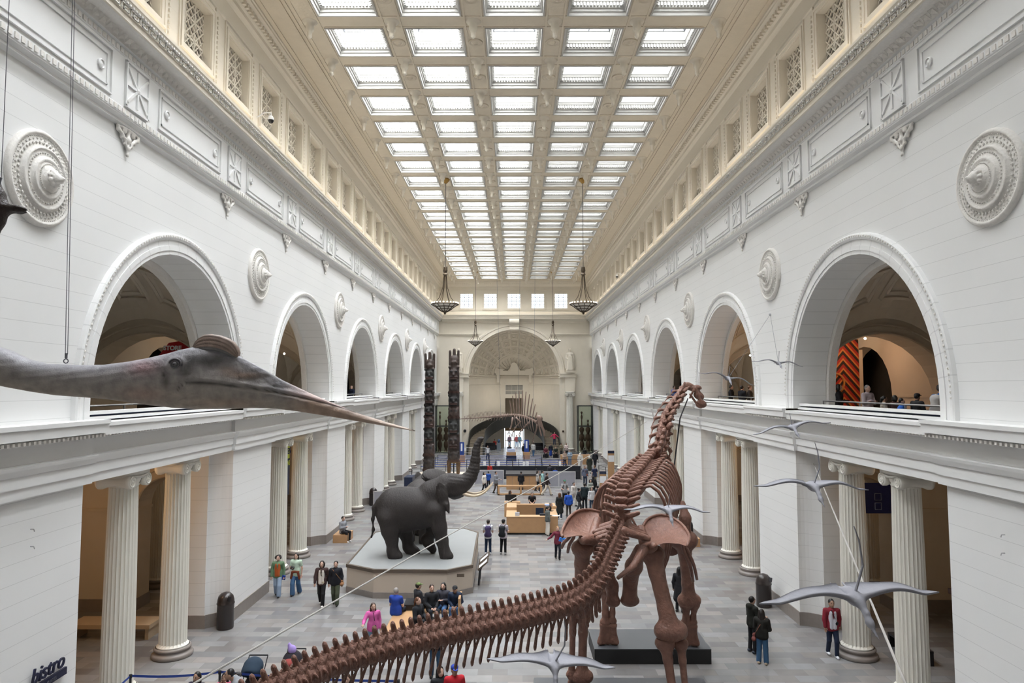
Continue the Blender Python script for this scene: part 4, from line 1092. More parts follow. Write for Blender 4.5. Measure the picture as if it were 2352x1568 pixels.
def vert_cerv():
    P = [cap((-.45, 0, 0), (.42, 0, 0), .25, .22), ell((.45, 0, 0), (.18, .27, .25)), ell((-.48, 0, 0), (.1, .3, .3)), cap((-.15, 0, .25), (-.25, 0, .75), .13, .10), ell((-.28, 0, .78), (.28, .10, .16)), cap((.1, .1, .3), (.62, .22, .45), .1, .07), cap((.1, -.1, .3), (.62, -.22, .45), .1, .07), cap((-.2, .1, .35), (-.6, .22, .55), .1, .07), cap((-.2, -.1, .35), (-.6, -.22, .55), .1, .07),
         cap((.1, .2, -.1), (-.1, .42, -.28), .09, .08), cap((.1, -.2, -.1), (-.1, -.42, -.28), .09, .08), cap((-.1, .42, -.3), (-.95, .40, -.5), .055, .03), cap((-.1, -.42, -.3), (-.95, -.40, -.5), .055, .03), cap((-.1, .42, -.3), (.3, .42, -.28), .05, .03), cap((-.1, -.42, -.3), (.3, -.42, -.28), .05, .03)]
    return sdf_mesh(P, .05, .09)
def frame(pts, i, up=Vector((0, 0, 1))):
    t = (pts[min(i+1, len(pts)-1)]-pts[max(i-1, 0)]).normalized(); y = up.cross(t).normalized(); z = t.cross(y)
    return Matrix((t, y, z)).transposed()
_vm = {}
def put_vert(kind, gen, p, R, s, name='vertebra', sz=None):
    if kind not in _vm:
        V, F = gen(); o = new_mesh(name, V, F, M_bone, sk_, True); _vm[kind] = o
    else: o = copy(_vm[kind], sk_)
    o.matrix_local = Matrix.Translation(p-OFF) @ R.to_4x4() @ Matrix.Diagonal((s, s if sz is None else sz, s if sz is None else sz, 1))
    return o
HIP = Vector((2.72, 17.6, 5.02))
tp = [at(300, 1760, 9.2), at(500, 1655, 10.4), at(640, 1586, 11.2), at(800, 1516, 12.1), at(1000, 1462, 13.2), at(1200, 1418, 14.3), at(1310, 1385, 15.0), at(1368, 1338, 15.6), at(1392, 1290, 16.3), HIP]
tl = spline(tp, 66)
for i, p in enumerate(tl[:-1]):
    L = (tl[i+1]-tl[i]).length; tt = i/61
    s = .375+.06*tt
    o = put_vert('tail', vert_tail, p, frame(tl, i), L*1.02, sz=s)
    if i < 54:
        if 'chev' not in _vm:
            V, F = vert_chev(); c = new_mesh('chevron', V, F, M_bone, o, True); _vm['chev'] = c
        else: c = copy(_vm['chev'], o)
dp = [HIP, at(1432, 1172, 18.4), at(1448, 1142, 19.4), at(1466, 1122, 20.4), at(1484, 1098, 21.6), at(1500, 1078, 22.6)]
dl = spline(dp, 16)
for i, p in enumerate(dl): put_vert('dors', vert_dors, p, frame(dl, i), .42, sz=.50)
npts = [at(1500, 1078, 22.6), at(1514, 1045, 23.3), at(1521, 1005, 24.0), at(1527, 965, 24.7), at(1541, 935, 25.3), at(1557, 912, 25.8), at(1568, 893, 26.1)]
nl = spline(npts, 12)
for i, p in enumerate(nl[:-1]):
    L = (nl[i+1]-nl[i]).length
    put_vert('cerv', vert_cerv, p.lerp(nl[i+1], .5), frame([p, nl[i+1]], 0, Vector((0, -1, 0)) if i > 3 else Vector((0, -.7, .7))), L*1.12, sz=.95-.04*i)
# skull
hd = at(1588, 900, 26.4); 
P = [cap((-.35, 0, .12), (.1, 0, .2), .13, .15), cap((.1, .1, .22), (.55, .12, -.2), .05, .06), cap((.1, -.1, .22), (.55, -.12, -.2), .05, .06), ell((.18, 0, .32), (.16, .12, .09)), ell((.60, 0, -.27), (.22, .18, .17)), ell((.35, 0, -.02), (.24, .13, .16)), cap((.2, 0, .2), (.5, 0, .05), .06, .05), cap((.05, .13, .1), (.05, .13, -.25), .045), cap((.05, -.13, .1), (.05, -.13, -.25), .045), ell((-.2, 0, .25), (.2, .13, .1))]
o = new_mesh('skull', *sdf_mesh(P, .02, .05), M_bone, sk_, True); o.location = hd-OFF; o.rotation_euler = (0, .45, -.25); o.scale = (.88, .88, .88)
P = [cap((.05, .14, -.22), (.55, .12, -.52), .05, .05), cap((.05, -.14, -.22), (.55, -.12, -.52), .05, .05), ell((.6, 0, -.53), (.15, .15, .07))]
o = new_mesh('lower_jaw', *sdf_mesh(P, .02, .05), M_bone, sk_, True); o.location = hd-OFF+Vector((0, 0, .10)); o.rotation_euler = (0, .45, -.25); o.scale = (.88, .88, .88)
# ribs: each from its dorsal out and down
for i in range(5, 15):
    p = dl[i]; R = frame(dl, i); w_ = .90-.02*abs(i-7); dn = 1.15+.75*math.sin(PI*min(i, 11)/13)
    for sg, nm in ((-1, 'rib'), (1, 'rib')):
        pts = [p+R @ Vector((0, sg*.12, .22)), p+R @ Vector((-.02, sg*.55, .42)), p+R @ Vector((0, sg*w_, .18)), p+R @ Vector((0, sg*(w_+.18), -.45)), p+R @ Vector((.0, sg*(w_+.05), -dn*.85)), p+R @ Vector((.02, sg*(w_-.22), -dn*1.25))]
        b = MB(); q = spline(pts, 14); b.tube([v-OFF for v in q], [.075, .07, .065, .06, .06, .058, .055, .055, .052, .05, .05, .045, .045, .04], 8, flat=.75); b.build(nm, M_bone, sk_, True)
def bowl(name, outer, inner, n=18, th=.06, sag=.25, bulge=(0, .8, -.3)):
    "flared bony blade between two rims"
    a = spline(outer, n); c = spline(inner, n); m = 9; V = []
    bz = Vector(bulge)
    for sd in (0, 1):
        for j in range(m):
            t = j/(m-1)
            for i in range(n):
                p = a[i].lerp(c[i], t)+bz*sag*math.sin(PI*t)*math.sin(PI*(i+.5)/n)
                V.append(p+bz*(th*sd)-OFF)
    F = []; N = n*m
    for j in range(m-1):
        for i in range(n-1):
            q = (j*n+i, j*n+i+1, (j+1)*n+i+1, (j+1)*n+i); F.append(q); F.append(tuple(v+N for v in q)[::-1])
    rim = [(i, i+1) for i in range(n-1)]+[((m-1)*n+i, (m-1)*n+i+1) for i in range(n-1)]+[(j*n, (j+1)*n) for j in range(m-1)]+[(j*n+n-1, (j+1)*n+n-1) for j in range(m-1)]
    F += [(x, y, y+N, x+N) for x, y in rim]
    o = new_mesh(name, V, F, M_bone, sk_, True)
    b = MB(); b.tube([v-OFF for v in a], .04, 8); b.build('blade_rim', M_bone, o, True)
    return o
bowl('ilium', [at(1474, 1212, 18.6), at(1490, 1190, 18.9), at(1525, 1182, 19.0), at(1562, 1200, 18.5), at(1583, 1230, 17.7), at(1578, 1254, 17.2)], [at(1472, 1225, 18.3), at(1474, 1245, 17.9), at(1478, 1262, 17.5), at(1492, 1262, 17.3), at(1520, 1248, 17.15), at(1560, 1248, 17.1)])
bowl('ilium', [at(1378, 1176, 19.2), at(1355, 1170, 19.2), at(1325, 1174, 18.9), at(1303, 1194, 18.4), at(1290, 1222, 17.9), at(1292, 1232, 17.6)], [at(1376, 1182, 19.0), at(1372, 1205, 18.6), at(1368, 1222, 18.2), at(1355, 1232, 17.9), at(1330, 1230, 17.7), at(1298, 1234, 17.6)])
bone('sacrum', [cap(HIP+Vector((.02, .15, -.1)), HIP+Vector((.15, 1.0, -.05)), .24, .28)]+[cap(HIP+Vector((0, dy, .0)), HIP+Vector((sg*(.62), dy+.1, -.2)), .11, .08) for dy in (-.35, 0, .35, .7) for sg in (-1, 1)], h=.04)
a1 = at(1484, 1262, 17.7); a2 = at(1362, 1238, 18.1)
bone('hip_socket', [cap(a1, at(1472, 1215, 18.2), .16, .12), cap(a1, at(1500, 1255, 17.4), .17, .12)], h=.035)
bone('hip_socket', [cap(a2, at(1372, 1195, 18.6), .16, .12), cap(a2, at(1340, 1240, 17.8), .16, .12)], h=.035)
# pubis and ischium
bone('pubis', chain([at(1470, 1262, 17.9), at(1456, 1300, 18.5), at(1448, 1330, 18.9), at(1446, 1372, 19.0)], [.15, .22, .19, .21])+[ell(at(1447, 1380, 19.0), (.26, .12, .14))], h=.035, k=.1)
bone('ischium', chain([at(1478, 1262, 17.4), at(1455, 1300, 17.0), at(1420, 1326, 16.6)], [.13, .08, .05]), h=.03)
bone('pubis', chain([at(1372, 1262, 18.5), at(1392, 1310, 18.8), at(1405, 1345, 19.0), at(1408, 1378, 19.0)], [.14, .18, .17, .15])+[ell(at(1408, 1382, 19.0), (.2, .1, .14))], h=.035, k=.1)
# limb bones
def longbone(name, a, b, ra, rm, rb, h=.035, fa=1.0, fb=1.0, ax=None):
    a = Vector(a); b = Vector(b); d = (b-a); x = Vector(ax or (1, 0, 0))
    P = [cap(a, a.lerp(b, .25), ra, rm), cap(a.lerp(b, .25), a.lerp(b, .72), rm, rm*.95), cap(a.lerp(b, .72), b, rm*.95, rb)]
    P += [cap(b-x*rb*.7*fb, b+x*rb*.7*fb, rb*.85), cap(a-x*ra*.5*fa, a+x*ra*.5*fa, ra*.85)]
    return bone(name, P, h, .08)
K1 = at(1541, 1448, 17.25); K2 = at(1333, 1402, 18.9)
longbone('femur', at(1498, 1272, 17.7), K1, .24, .20, .27)
longbone('femur', at(1338, 1258, 18.1), K2, .22, .19, .22)
F1 = flr(1528, 1650, .55); F1 = Vector((4.0, 17.0, .75)); F2 = Vector((1.75, 19.0, .8))
longbone('tibia', K1+Vector((-.14, .02, -.30)), F1+Vector((-.1, 0, 0)), .19, .11, .15)
longbone('fibula', K1+Vector((.24, .02, -.32)), F1+Vector((.18, .0, 0)), .14, .085, .11)
longbone('tibia', K2+Vector((.08, 0, -.2)), F2+Vector((.08, 0, 0)), .15, .12, .2)
longbone('fibula', K2+Vector((-.2, 0, -.2)), F2+Vector((-.2, .0, .05)), .12, .085, .1)
def foot(p, n=4, z0=.46, s=1.0, fore=False):
    P = []
    for i in range(n):
        a = (i-(n-1)/2)*.5
        q = Vector((p.x+math.sin(a)*.30*s, p.y+math.cos(a)*.1*s+(.1 if not fore else 0), z0+.1))
        t = Vector((p.x+math.sin(a)*.20*s, p.y, p.z))
        P += [cap(t, t.lerp(q, .5), .095*s, .065*s), cap(t.lerp(q, .5), q, .065*s, .10*s)]
    return P
bone('hind_foot', foot(F1, 4)+[cap(F1+Vector((-.2, 0, .0)), F1+Vector((.2, 0, .0)), .12)], h=.03, k=.04)
bone('hind_foot', foot(F2, 4)+[cap(F2+Vector((-.2, 0, .0)), F2+Vector((.2, 0, .0)), .12)], h=.03, k=.04)
# forelimbs stand on the low black platform
S1 = at(1570, 1240, 21.6); S2 = at(1392, 1225, 21.8)
E1 = at(1583, 1378, 21.9); E2_ = at(1397, 1345, 22.0); W1 = at(1582, 1440, 22.0); W2 = at(1397, 1437, 22.1)
longbone('humerus', S1, E1, .33, .19, .24, h=.04); longbone('humerus', S2, E2_, .30, .18, .20, h=.04)
for e_, w_ in ((E1, W1), (E2_, W2)):
    longbone('ulna', e_+Vector((-.1, 0, -.12)), w_+Vector((-.08, 0, .12)), .17, .11, .12); longbone('radius', e_+Vector((.16, -.05, -.12)), w_+Vector((.12, 0, .15)), .12, .09, .10)
    bone('fore_foot', foot(w_, 5, .46, 1.0, True)+[cap(w_+Vector((-.18, 0, .03)), w_+Vector((.18, 0, .03)), .1)], h=.028, k=.03)
bowl('scapula', [at(1372, 1165, 21.5), at(1378, 1138, 21.8), at(1385, 1122, 22.0)], [at(1400, 1168, 21.4), at(1396, 1150, 21.6), at(1388, 1124, 21.9)], n=8, th=.08, sag=.05)
bone('scapula', chain([at(1385, 1125, 22.0), at(1386, 1170, 21.8), at(1392, 1215, 21.8)], [.06, .16, .22]), h=.035, k=.1)
bone('scapula', chain([at(1568, 1155, 21.6), at(1574, 1190, 21.5), at(1570, 1232, 21.6)], [.08, .17, .24]), h=.035, k=.1)
bone('coracoid', [ell((S1+Vector((-.35, .25, -.25))), (.35, .12, .3)), ell((S2+Vector((.3, .25, -.25))), (.32, .12, .3))][:1], h=.04)
# long rib ends under the shoulder and hip
for j, (x0, y0, x1, y1) in enumerate(((1308, 1232, 1290, 1258), (1318, 1232, 1304, 1268), (1334, 1232, 1318, 1270), (1342, 1232, 1328, 1264), (1575, 1255, 1601, 1330), (1570, 1262, 1592, 1335))):
    b = MB(); A_, B_ = at(x0, y0, 19.4), at(x1, y1, 19.8)
    b.tube([v-OFF for v in spline([A_+Vector((0, 0, .4)), A_, A_.lerp(B_, .5)+Vector((-.04 if j < 4 else .05, 0, 0)), B_], 8)], [.05, .055, .055, .05, .05, .05, .048, .04], 7); b.build('rib', M_bone, sk_, True)
b = MB(); b.tube([v-OFF for v in (K1+Vector((.04, .1, -.6)), K1+Vector((.02, .1, .1)), Vector((3.6, 17.9, 4.4)))], .04, 6); b.build('support_rod', M_dmetal, sk_); b = MB(); b.tube([v-OFF for v in (at(1535, 1180, 24.5), at(1562, 960, 25.3), at(1580, 915, 26.2))], .025, 5); b.build('neck_rod', M_dmetal, sk_)
M_plat = mat('charcoal_platform', (.10, .105, .115), .28, var=.05)
M_platside = mat('black_platform_side', (.01, .01, .01), .6)
def platform(x0, x1, y0, y1, lab):
    b = MB(); b.box(x0, x1, y0, y1, 0, .44, 1); b.box(x0, x1, y0, y1, .44, .46, 0)
    return tag(b.build('display_platform', [M_plat, M_platside]), lab, 'platform')
platform(2.5, 6.13, 21.85, 23.6, 'low black platform under the front feet of the tall skeleton')
platform(.55, 5.3, 16.2, 19.75, 'low black platform under the hind feet, cut by the bottom edge')
tag_b = MB(); tag_b.box(4.05, 4.35, 21.95, 22.05, .46, .461); 
# ================================================================== SAIL-BACKED SWIMMING SKELETON
M_spin = mat('pink_brown_bone', (.24, .165, .13), .5, var=.3, scale=9)
sp = empty('sail_backed_skeleton', (0, 0, 0), 'hanging sail-backed dinosaur skeleton in front of the far staircase', 'skeleton')
YS = 76
SC = lambda x, y, d=0: at(x, y, YS+d)
sl_ = spline([SC(1056, 962, 3), SC(1100, 959, 2), SC(1140, 956, 1), SC(1180, 953), SC(1205, 957, -1), SC(1225, 965, -1.6), SC(1236, 972, -2)], 60)
b = MB(); b.tube(sl_, [.03+.09*min(i/35, 1) for i in range(60)], 6)
for i, p in enumerate(sl_):
    q = .05+.10*min(i/35, 1); b.ball(p, (q*.8, q*1.2, q*1.3), 6)
b.build('backbone', M_spin, sp, True)
for i in range(4, 58):
    p = sl_[i]; u = i/59
    if u < .62: hgt = .15+.55*math.sin(PI*min(u/.66, 1))**1.0*.9; r_ = .025; dx = -.25*hgt
    else:
        v = (u-.62)/.34; hgt = .5+2.3*max(0, math.sin(PI*min(v*.95+.05, 1)))**.7; r_ = .06; dx = (v-.4)*.9*hgt*.5
    if u < .60 or i % 2 == 0:
        b = MB(); b.tube([p, p+Vector((dx*.5, 0, hgt*.55)), p+Vector((dx, 0, hgt))], [r_, r_*1.3, r_*.8], 5); b.build('neural_spine', M_spin, sp)
    if u < .6 and i % 2 == 0:
        b = MB(); b.tube([p, p+Vector((-.15, 0, -.35-.25*u))], .025, 4); b.build('chevron', M_spin, sp)
for i in range(40, 56, 2):
    p = sl_[i]
    for sg in (-1, 1):
        b = MB(); b.tube(spline([p, p+Vector((0, sg*.5, -.2)), p+Vector((.1, sg*.6, -.9)), p+Vector((.25, sg*.2, -1.4))], 8), .035, 5); b.build('rib', M_spin, sp, True)
P = [cap((0, 0, 0), (.9, 0, -.75), .16, .09), ell((0, 0, .1), (.3, .18, .22)), cap((.9, 0, -.75), (1.1, 0, -1.05), .1, .07), cap((.05, 0, -.25), (.85, 0, -1.15), .07, .06)]
o = new_mesh('skull', *sdf_mesh(P, .035, .06), M_spin, sp, True); o.location = SC(1238, 962, -2.2); o.rotation_euler[1] = .5; o.scale = (1.25, 1.25, 1.25)
b = MB(); b.tube([SC(1230, 972, -2), SC(1238, 960, -2.2)], .12, 6); b.build('neck', M_spin, sp, True)
for nm, pts in (('hind_leg', [(1178, 958), (1176, 972), (1172, 985), (1169, 990)]), ('hind_leg', [(1184, 958), (1195, 968), (1183, 982), (1180, 990), (1176, 996)]), ('foreleg', [(1217, 968), (1207, 978), (1198, 988), (1194, 992)]), ('foreleg', [(1234, 972), (1233, 982), (1229, 995), (1224, 1011)])):
    b = MB(); q = [SC(x, y, -1) for x, y in pts]; b.tube(q, [.12, .09, .07, .05, .03][:len(q)], 6)
    for q0 in q[1:-1]: b.ball(q0, .12, 6)
    e_ = q[-1]
    for k in range(3): b.tube([e_, e_+Vector((-.15+.15*k, 0, -.35))], .025, 4)
    b.build(nm, M_spin, sp, True)
for x0, x1 in ((1150, 1140), (1190, 1195), (1225, 1230)):
    b = MB(); b.tube([SC(x0, 955), Vector((SC(x1, 955).x, YS, 22.74))], .012, 4); b.build('wire', M_wire, sp)
# ================================================================== GIANT FLYING REPTILE, HEAD AND NECK IN THE FOREGROUND
KQ = 7.6/1568
def Q(px, py, w=0.0): return Vector(((px-1181)*KQ, 7.6+w+(px-400)*.0006, EYE+(888-py)*KQ))
def interp(x, T):
    for (a, b_), (c, d_) in zip(T, T[1:]):
        if x <= c:
            t = (x-a)/(c-a); return b_+(d_-b_)*t
    return T[-1][1]
TOP = [(-420, 640), (-250, 690), (-90, 752), (0, 789), (50, 806), (90, 826), (130, 836), (200, 839), (250, 838), (300, 831), (345, 822), (385, 812), (415, 803), (440, 797), (470, 796), (505, 802), (540, 816), (570, 832), (600, 849), (640, 873), (700, 902), (760, 929), (820, 953), (880, 972), (925, 985), (945, 991.5)]
BOT = [(-420, 800), (-250, 845), (-90, 865), (0, 878), (50, 889), (100, 899), (150, 907), (200, 911), (260, 916), (310, 924), (350, 930), (400, 936), (450, 939), (520, 939), (580, 937), (630, 939), (680, 946), (740, 956), (800, 967), (860, 978), (920, 989), (945, 993.5)]
WID = [(-420, .36), (-100, .25), (0, .19), (120, .165), (250, .165), (330, .18), (400, .19), (450, .175), (520, .13), (600, .09), (700, .062), (820, .045), (900, .030), (945, .010)]
LIP = [(425, 894), (433, 884), (445, 878), (480, 879), (520, 884), (560, 889), (620, 898), (680, 911), (740, 927), (800, 945), (860, 964), (920, 982), (945, 992)]
NX, NR = 460, 80
xs = [-420+i*(945+420)/(NX-1) for i in range(NX)]
def bump2(px, py, cx, cy, rx, ry): 
    d = ((px-cx)/rx)**2+((py-cy)/ry)**2; return math.exp(-d*1.6)
V = []; COL = []
hsh = lambda a, b_: (math.sin(a*12.9898+b_*78.233)*43758.5453) % 1
for px in xs:
    tp_, bt, w = interp(px, TOP), interp(px, BOT), interp(px, WID); cy = (tp_+bt)/2; hh = (bt-tp_)/2
    for k in range(NR):
        a = 2*PI*k/NR; c, s = math.cos(a), math.sin(a)
        ex = .85 if px < 400 else .72
        uu = math.copysign(abs(s)**ex, s); vv = math.copysign(abs(c)**1.0, c)
        py = cy-hh*vv; d = -w*uu        # toward the camera is -Y
        # keel-like narrowing of the beak top
        if px > 440: d *= (1-.35*max(vv, 0)*min((px-440)/80, 1))
        off = 0
        side = abs(s) > .25
        if side:
            lip = interp(px, LIP) if px > 425 else 1e4
            if px > 428:
                g = abs(py-lip); off -= (.018 if px < 700 else .008)*math.exp(-(g/2.2)**2); off += .013*math.exp(-((py-lip+7)/4.5)**2)*(1 if px < 760 else .3)+.010*math.exp(-((py-lip-8)/5)**2)*(1 if px < 700 else .3)
            off += .030*bump2(px, py, 418, 838, 26, 22)-.026*bump2(px, py, 419, 838, 13, 12)
            off += .022*math.exp(-((math.hypot((px-419)/1.0, (py-840)/.85)-19)/3.5)**2)
            off -= .030*bump2(px, py, 505, 845, 48, 22)+.018*bump2(px, py, 585, 872, 45, 14)
            off += .014*bump2(px, py, 455, 822, 20, 14)
            off -= .02*bump2(px, py, 394, 861, 4, 5)+.02*bump2(px, py, 626, 887, 7, 2.5)
            if 445 < px < 645 and py < lip-8: off += .0075*(hsh(int(px/4.2), int((py+px*.25)/4.2))-.5)*1.2
            if px > 428 and py > lip+6: off += .006*math.sin(px*.09+py*.35)*max(0, 1-(px-430)/300)
        if 285 < px < 430 and py < 858: off += .010*max(0, math.sin(px*2*PI/11.5)*math.sin(py*2*PI/9+px*.2))*min(1, (px-285)/40)
        if 330 < px < 420 and 840 < py < 900: off += .005*math.sin(py*.75+px*.12)
        off += .004*math.sin(px*.11+py*.22)*math.sin(px*.05-py*.17)
        dd = d+(-off if s > 0 else off)*(abs(s)**.5)
        V.append(Q(px, py, dd))
        # colouring of the painted model
        g = np.array((.175, .172, .185)); f = (py-tp_)/(bt-tp_+1e-6)
        belly = np.array((.24, .205, .165)); col = g*(1-f**1.3)+belly*f**1.3
        mot = .78+.44*hsh(int(px/9+py*.35), int(py/3.2)); col = col*(.88+.12*mot)
        pk = bump2(px, py, 350, 846, 45, 22); col = col*(1-.55*pk)+np.array((.30, .165, .175))*.55*pk
        pk = bump2(px, py, 350, 905, 60, 22); col = col*(1-.6*pk)+np.array((.27, .18, .145))*.6*pk
        if px > 420:
            dk = bump2(px, py, 480, 828, 50, 20)+.9*bump2(px, py, 440, 850, 14, 16)+.8*bump2(px, py, 630, 888, 35, 10)+.7*bump2(px, py, 560, 860, 60, 14); col = col*(1-.62*min(dk, 1))
            pk = bump2(px, py, 560, 862, 45, 9)+.7*bump2(px, py, 525, 850, 26, 12); pk = min(pk, 1); col = col*(1-.6*pk)+np.array((.27, .185, .14))*.6*pk
            t = min(max((px-640)/70, 0), 1); col = col*(1-t)+np.array((.34, .255, .235))*t if py < interp(px, LIP) else col*(1-.7*t)+np.array((.26, .17, .115))*.7*t
            t = min(max((px-800)/130, 0), 1); col = col*(1-t)+np.array((.42, .34, .28))*t
            col = col*(1-.75*math.exp(-((py-interp(px, LIP))/1.5)**2))
            tt = bump2(px, py, 520, 925, 90, 12); col = col*(1-.45*tt)+np.array((.27, .18, .13))*.45*tt
        col = col*(1-.8*bump2(px, py, 394, 861, 4, 5)); col = col*(1-.45*bump2(px, py, 400, 875, 12, 22))
        COL.append(col*1.75)
F = [(i*NR+k, i*NR+(k+1) % NR, (i+1)*NR+(k+1) % NR, (i+1)*NR+k) for i in range(NX-1) for k in range(NR)]+[tuple(range((NX-1)*NR, NX*NR))]
qz = empty('giant_pterosaur', (0, 0, 0), 'life-size grey crested flying reptile model with long pointed beak, hung at left', 'pterosaur model')
M_ptero = vcol('painted_pterosaur_skin', .5, .45, 60, .22, 10, .008)
new_mesh('head_and_neck', V, F, M_ptero, qz, True, paint=np.array(COL))
# crest: a thin striped bony fin
ct = [(438, 800), (444, 786), (452, 775), (464, 768), (480, 766), (500, 769), (518, 776), (530, 784), (538, 795), (542, 808), (541, 818)]
V = []; COL = []; nk = 14
base = [(438, 802), (450, 803), (462, 803), (474, 803), (486, 804), (498, 806), (508, 809), (518, 813), (526, 817), (534, 820), (541, 822)]
for i, (p, q) in enumerate(zip(ct, base)):
    for k in range(nk*2):
        t = (k if k < nk else 2*nk-1-k)/(nk-1); sg = 1 if k < nk else -1
        x, y = q[0]+(p[0]-q[0])*t, q[1]+(p[1]-q[1])*t
        e_ = math.sin(PI*i/(len(ct)-1))**.5
        wdt = (.055*(1-t)**.5+.035)*(.35+.65*e_)*(1 if t < .98 else .4)+.003*math.sin(t*28+i*.2)
        V.append(Q(x, y, -sg*wdt)); COL.append(np.array((.27, .20, .165))*(1+.25*math.sin(t*26+i*.3)) if t > .2 else np.array((.17, .16, .16)))
m2 = nk*2
F = [(i*m2+k, i*m2+(k+1) % m2, (i+1)*m2+(k+1) % m2, (i+1)*m2+k) for i in range(len(ct)-1) for k in range(m2)]+[tuple(range(m2)), tuple(range((len(ct)-1)*m2, len(ct)*m2))]
new_mesh('crest', V, F, M_ptero, qz, True, paint=np.array(COL))
eye = MB(); c = Q(419, 838, -.185); eye.ball(c, .034, 20); o = eye.build('eye', mat('eye_glass', (.16, .16, .165), .12, var=.25, scale=60), qz, True)
eye = MB(); eye.ball(c+Vector((-.002, -.026, .001)), .012, 12); eye.build('pupil', M_black, o, True)
eye = MB(); eye.tube([c+Vector((.041*math.cos(t*PI/12), -.012, .036*math.sin(t*PI/12))) for t in range(25)], .009, 6); eye.tube([c+Vector((.062*math.cos(t*PI/12), -.004, .010+.052*math.sin(t*PI/12))) for t in range(-2, 13)], .011, 6)
eye.build('eyelid', mat('eyelid_skin', (.15, .145, .155), .5), qz, True)
# its folded wing hand with dark claws, left edge
M_claw = mat('dark_claw_skin', (.028, .018, .014), .45, var=.4, scale=20, bump=.4, bscale=40)
def Q2(px, py, w=0): return at(px, py, 6.4+w)
P = chain([Q2(-60, 330), Q2(-18, 410), Q2(-8, 450), Q2(-2, 478), Q2(-10, 505), Q2(-30, 560), Q2(-60, 680)], [.10, .055, .07, .085, .075, .06, .05])
P += chain([Q2(0, 478), Q2(22, 477), Q2(40, 479), Q2(52, 481)], [.032, .028, .026, .018])+[cap(Q2(52, 480), Q2(67, 483), .016, .003), cap(Q2(18, 484, .05), Q2(48, 486, .05), .025, .018), cap(Q2(48, 486, .05), Q2(64, 488, .05), .015, .003)]
blob('wing_hand', P, M_claw, qz, h=.012, k=.04)
b = MB(); b.tube([Q2(-60, 330), Q2(-260, 520, .4), Q(-250, 760, 0)], [.09, .12, .2], 10); b.build('wing_arm', M_claw, qz, True)
b = MB(); b.tube([Q2(24, -60), Q2(3, 408)], .0035, 5); b.tube([Q2(3, 408), Q2(-2, 425)], .010, 6); b.build('suspension_wire', M_wire, qz)
b = MB(); b.tube([Q(147, -60), Q(166, 815)], .0035, 5); b.tube([Q(152, -60), Q(171, 815)], .0035, 5); b.tube([Q(168, 812), Q(168, 824)], .014, 8); b.tube([Q(168+5*math.sin(t*PI/4), 830-5*math.cos(t*PI/4)) for t in range(9)], .006, 5); b.build('suspension_wire', M_wire, qz)
# ================================================================== FLOCK OF SMALL WHITE-GREY FLIERS
M_fl = mat('pale_grey_model', (.30, .30, .33), .75, var=.10, scale=6, bump=.15, bscale=20)
def flier_mesh():
    "local: nose -Y, wings along X, half span 1"
    P = [ell((0, .02, 0), (.085, .17, .075)), cap((0, -.1, .01), (0, -.22, -.05), .05, .028), cap((0, -.22, -.05), (0, -.27, -.10), .03, .036), ell((0, -.29, -.11), (.035, .05, .04)), cap((0, -.31, -.125), (0, -.46, -.20), .024, .004), cap((0, -.25, -.09), (0, -.16, -.02), .018, .010),
         cap((.03, .15, 0), (.07, .33, -.02), .022, .010), cap((-.03, .15, 0), (-.07, .33, -.02), .022, .010), cap((.05, -.05, .02), (.2, -.02, .05), .04, .022), cap((-.05, -.05, .02), (-.2, -.02, .05), .04, .022)]
    V, F = sdf_mesh(P, .014, .03)
    b = MB(); b.add(V.tolist(), F.tolist())
    for sg in (-1, 1):      # membrane wings: cambered, with depth at the leading edge
        n = 26; m = 7; VV = []
        for sd in (0, 1):
            for i in range(n):
                t = i/(n-1); x = .05+.95*t
                z0 = .02+.10*math.sin(PI*min(t*1.25, 1))**1.2*(1-.3*t)-.06*t*t
                le = -.06-.02*math.sin(PI*t)+.12*t**2.2; ch = .25*(1-t)**.7*(1+.25*math.cos(t*9)*(1-t))+.004
                for j in range(m):
                    v = j/(m-1); th = (.022*(1-v)**1.5*(1-.75*t)+.003)*(1 if sd == 0 else -1)
                    VV.append((sg*x, le+ch*v, z0-.035*v*math.sin(PI*v)*(1-t)+th))
        N = n*m; FF = []
        for i in range(n-1):
            for j in range(m-1):
                q = (i*m+j, i*m+j+1, (i+1)*m+j+1, (i+1)*m+j); FF.append(q); FF.append(tuple(v+N for v in q)[::-1])
        for i in range(n-1):
            for j in (0, m-1): FF.append((i*m+j, (i+1)*m+j, (i+1)*m+j+N, i*m+j+N))
        b.add(VV, FF)
    return b
fm = flier_mesh(); fo = None
def flier(px, py, span, lab, yaw=0, roll=0, pitch=0, sp=1.0, pole=None):
    global fo
    r = empty('small_pterosaur', at(px, py, 0+2*sp*1568/span), lab, 'pterosaur model', group='flock of small pale flying reptile models')
    if fo is None: fo = fm.build('body', M_fl, r, True); o = fo
    else: o = copy(fo, r)
    o.scale = (sp, sp, sp); r.rotation_euler = (pitch, roll, yaw)
    bpy.context.view_layer.update()
    return r
FL = [(1962, 1372, 430, 'largest small grey flying reptile, wings wide, before the right columns', .1, -.03, .25, (60, -520)),
      (1868, 1118, 268, 'small grey flying reptile with level wings in front of the right pier', .05, .04, .2, (-20, -420)),
      (1820, 982, 178, 'small grey flying reptile gliding along the right ledge', -.05, -.16, .15, (30, -300)),
      (1788, 834, 118, 'small grey flying reptile between the first two right arches', 0, .10, .1, (0, 0)),
      (1672, 869, 138, 'small grey flying reptile tilted, before the second right arch', .1, .22, .1, (0, 0)),
      (1535, 1172, 202, 'small pale flying reptile crossing the skeleton hip', .1, .05, .25, (0, 0)),
      (1272, 1526, 300, 'pale flying reptile near the bottom edge, left of the skeleton feet', .2, .14, .45, (0, 0))]
birds = []
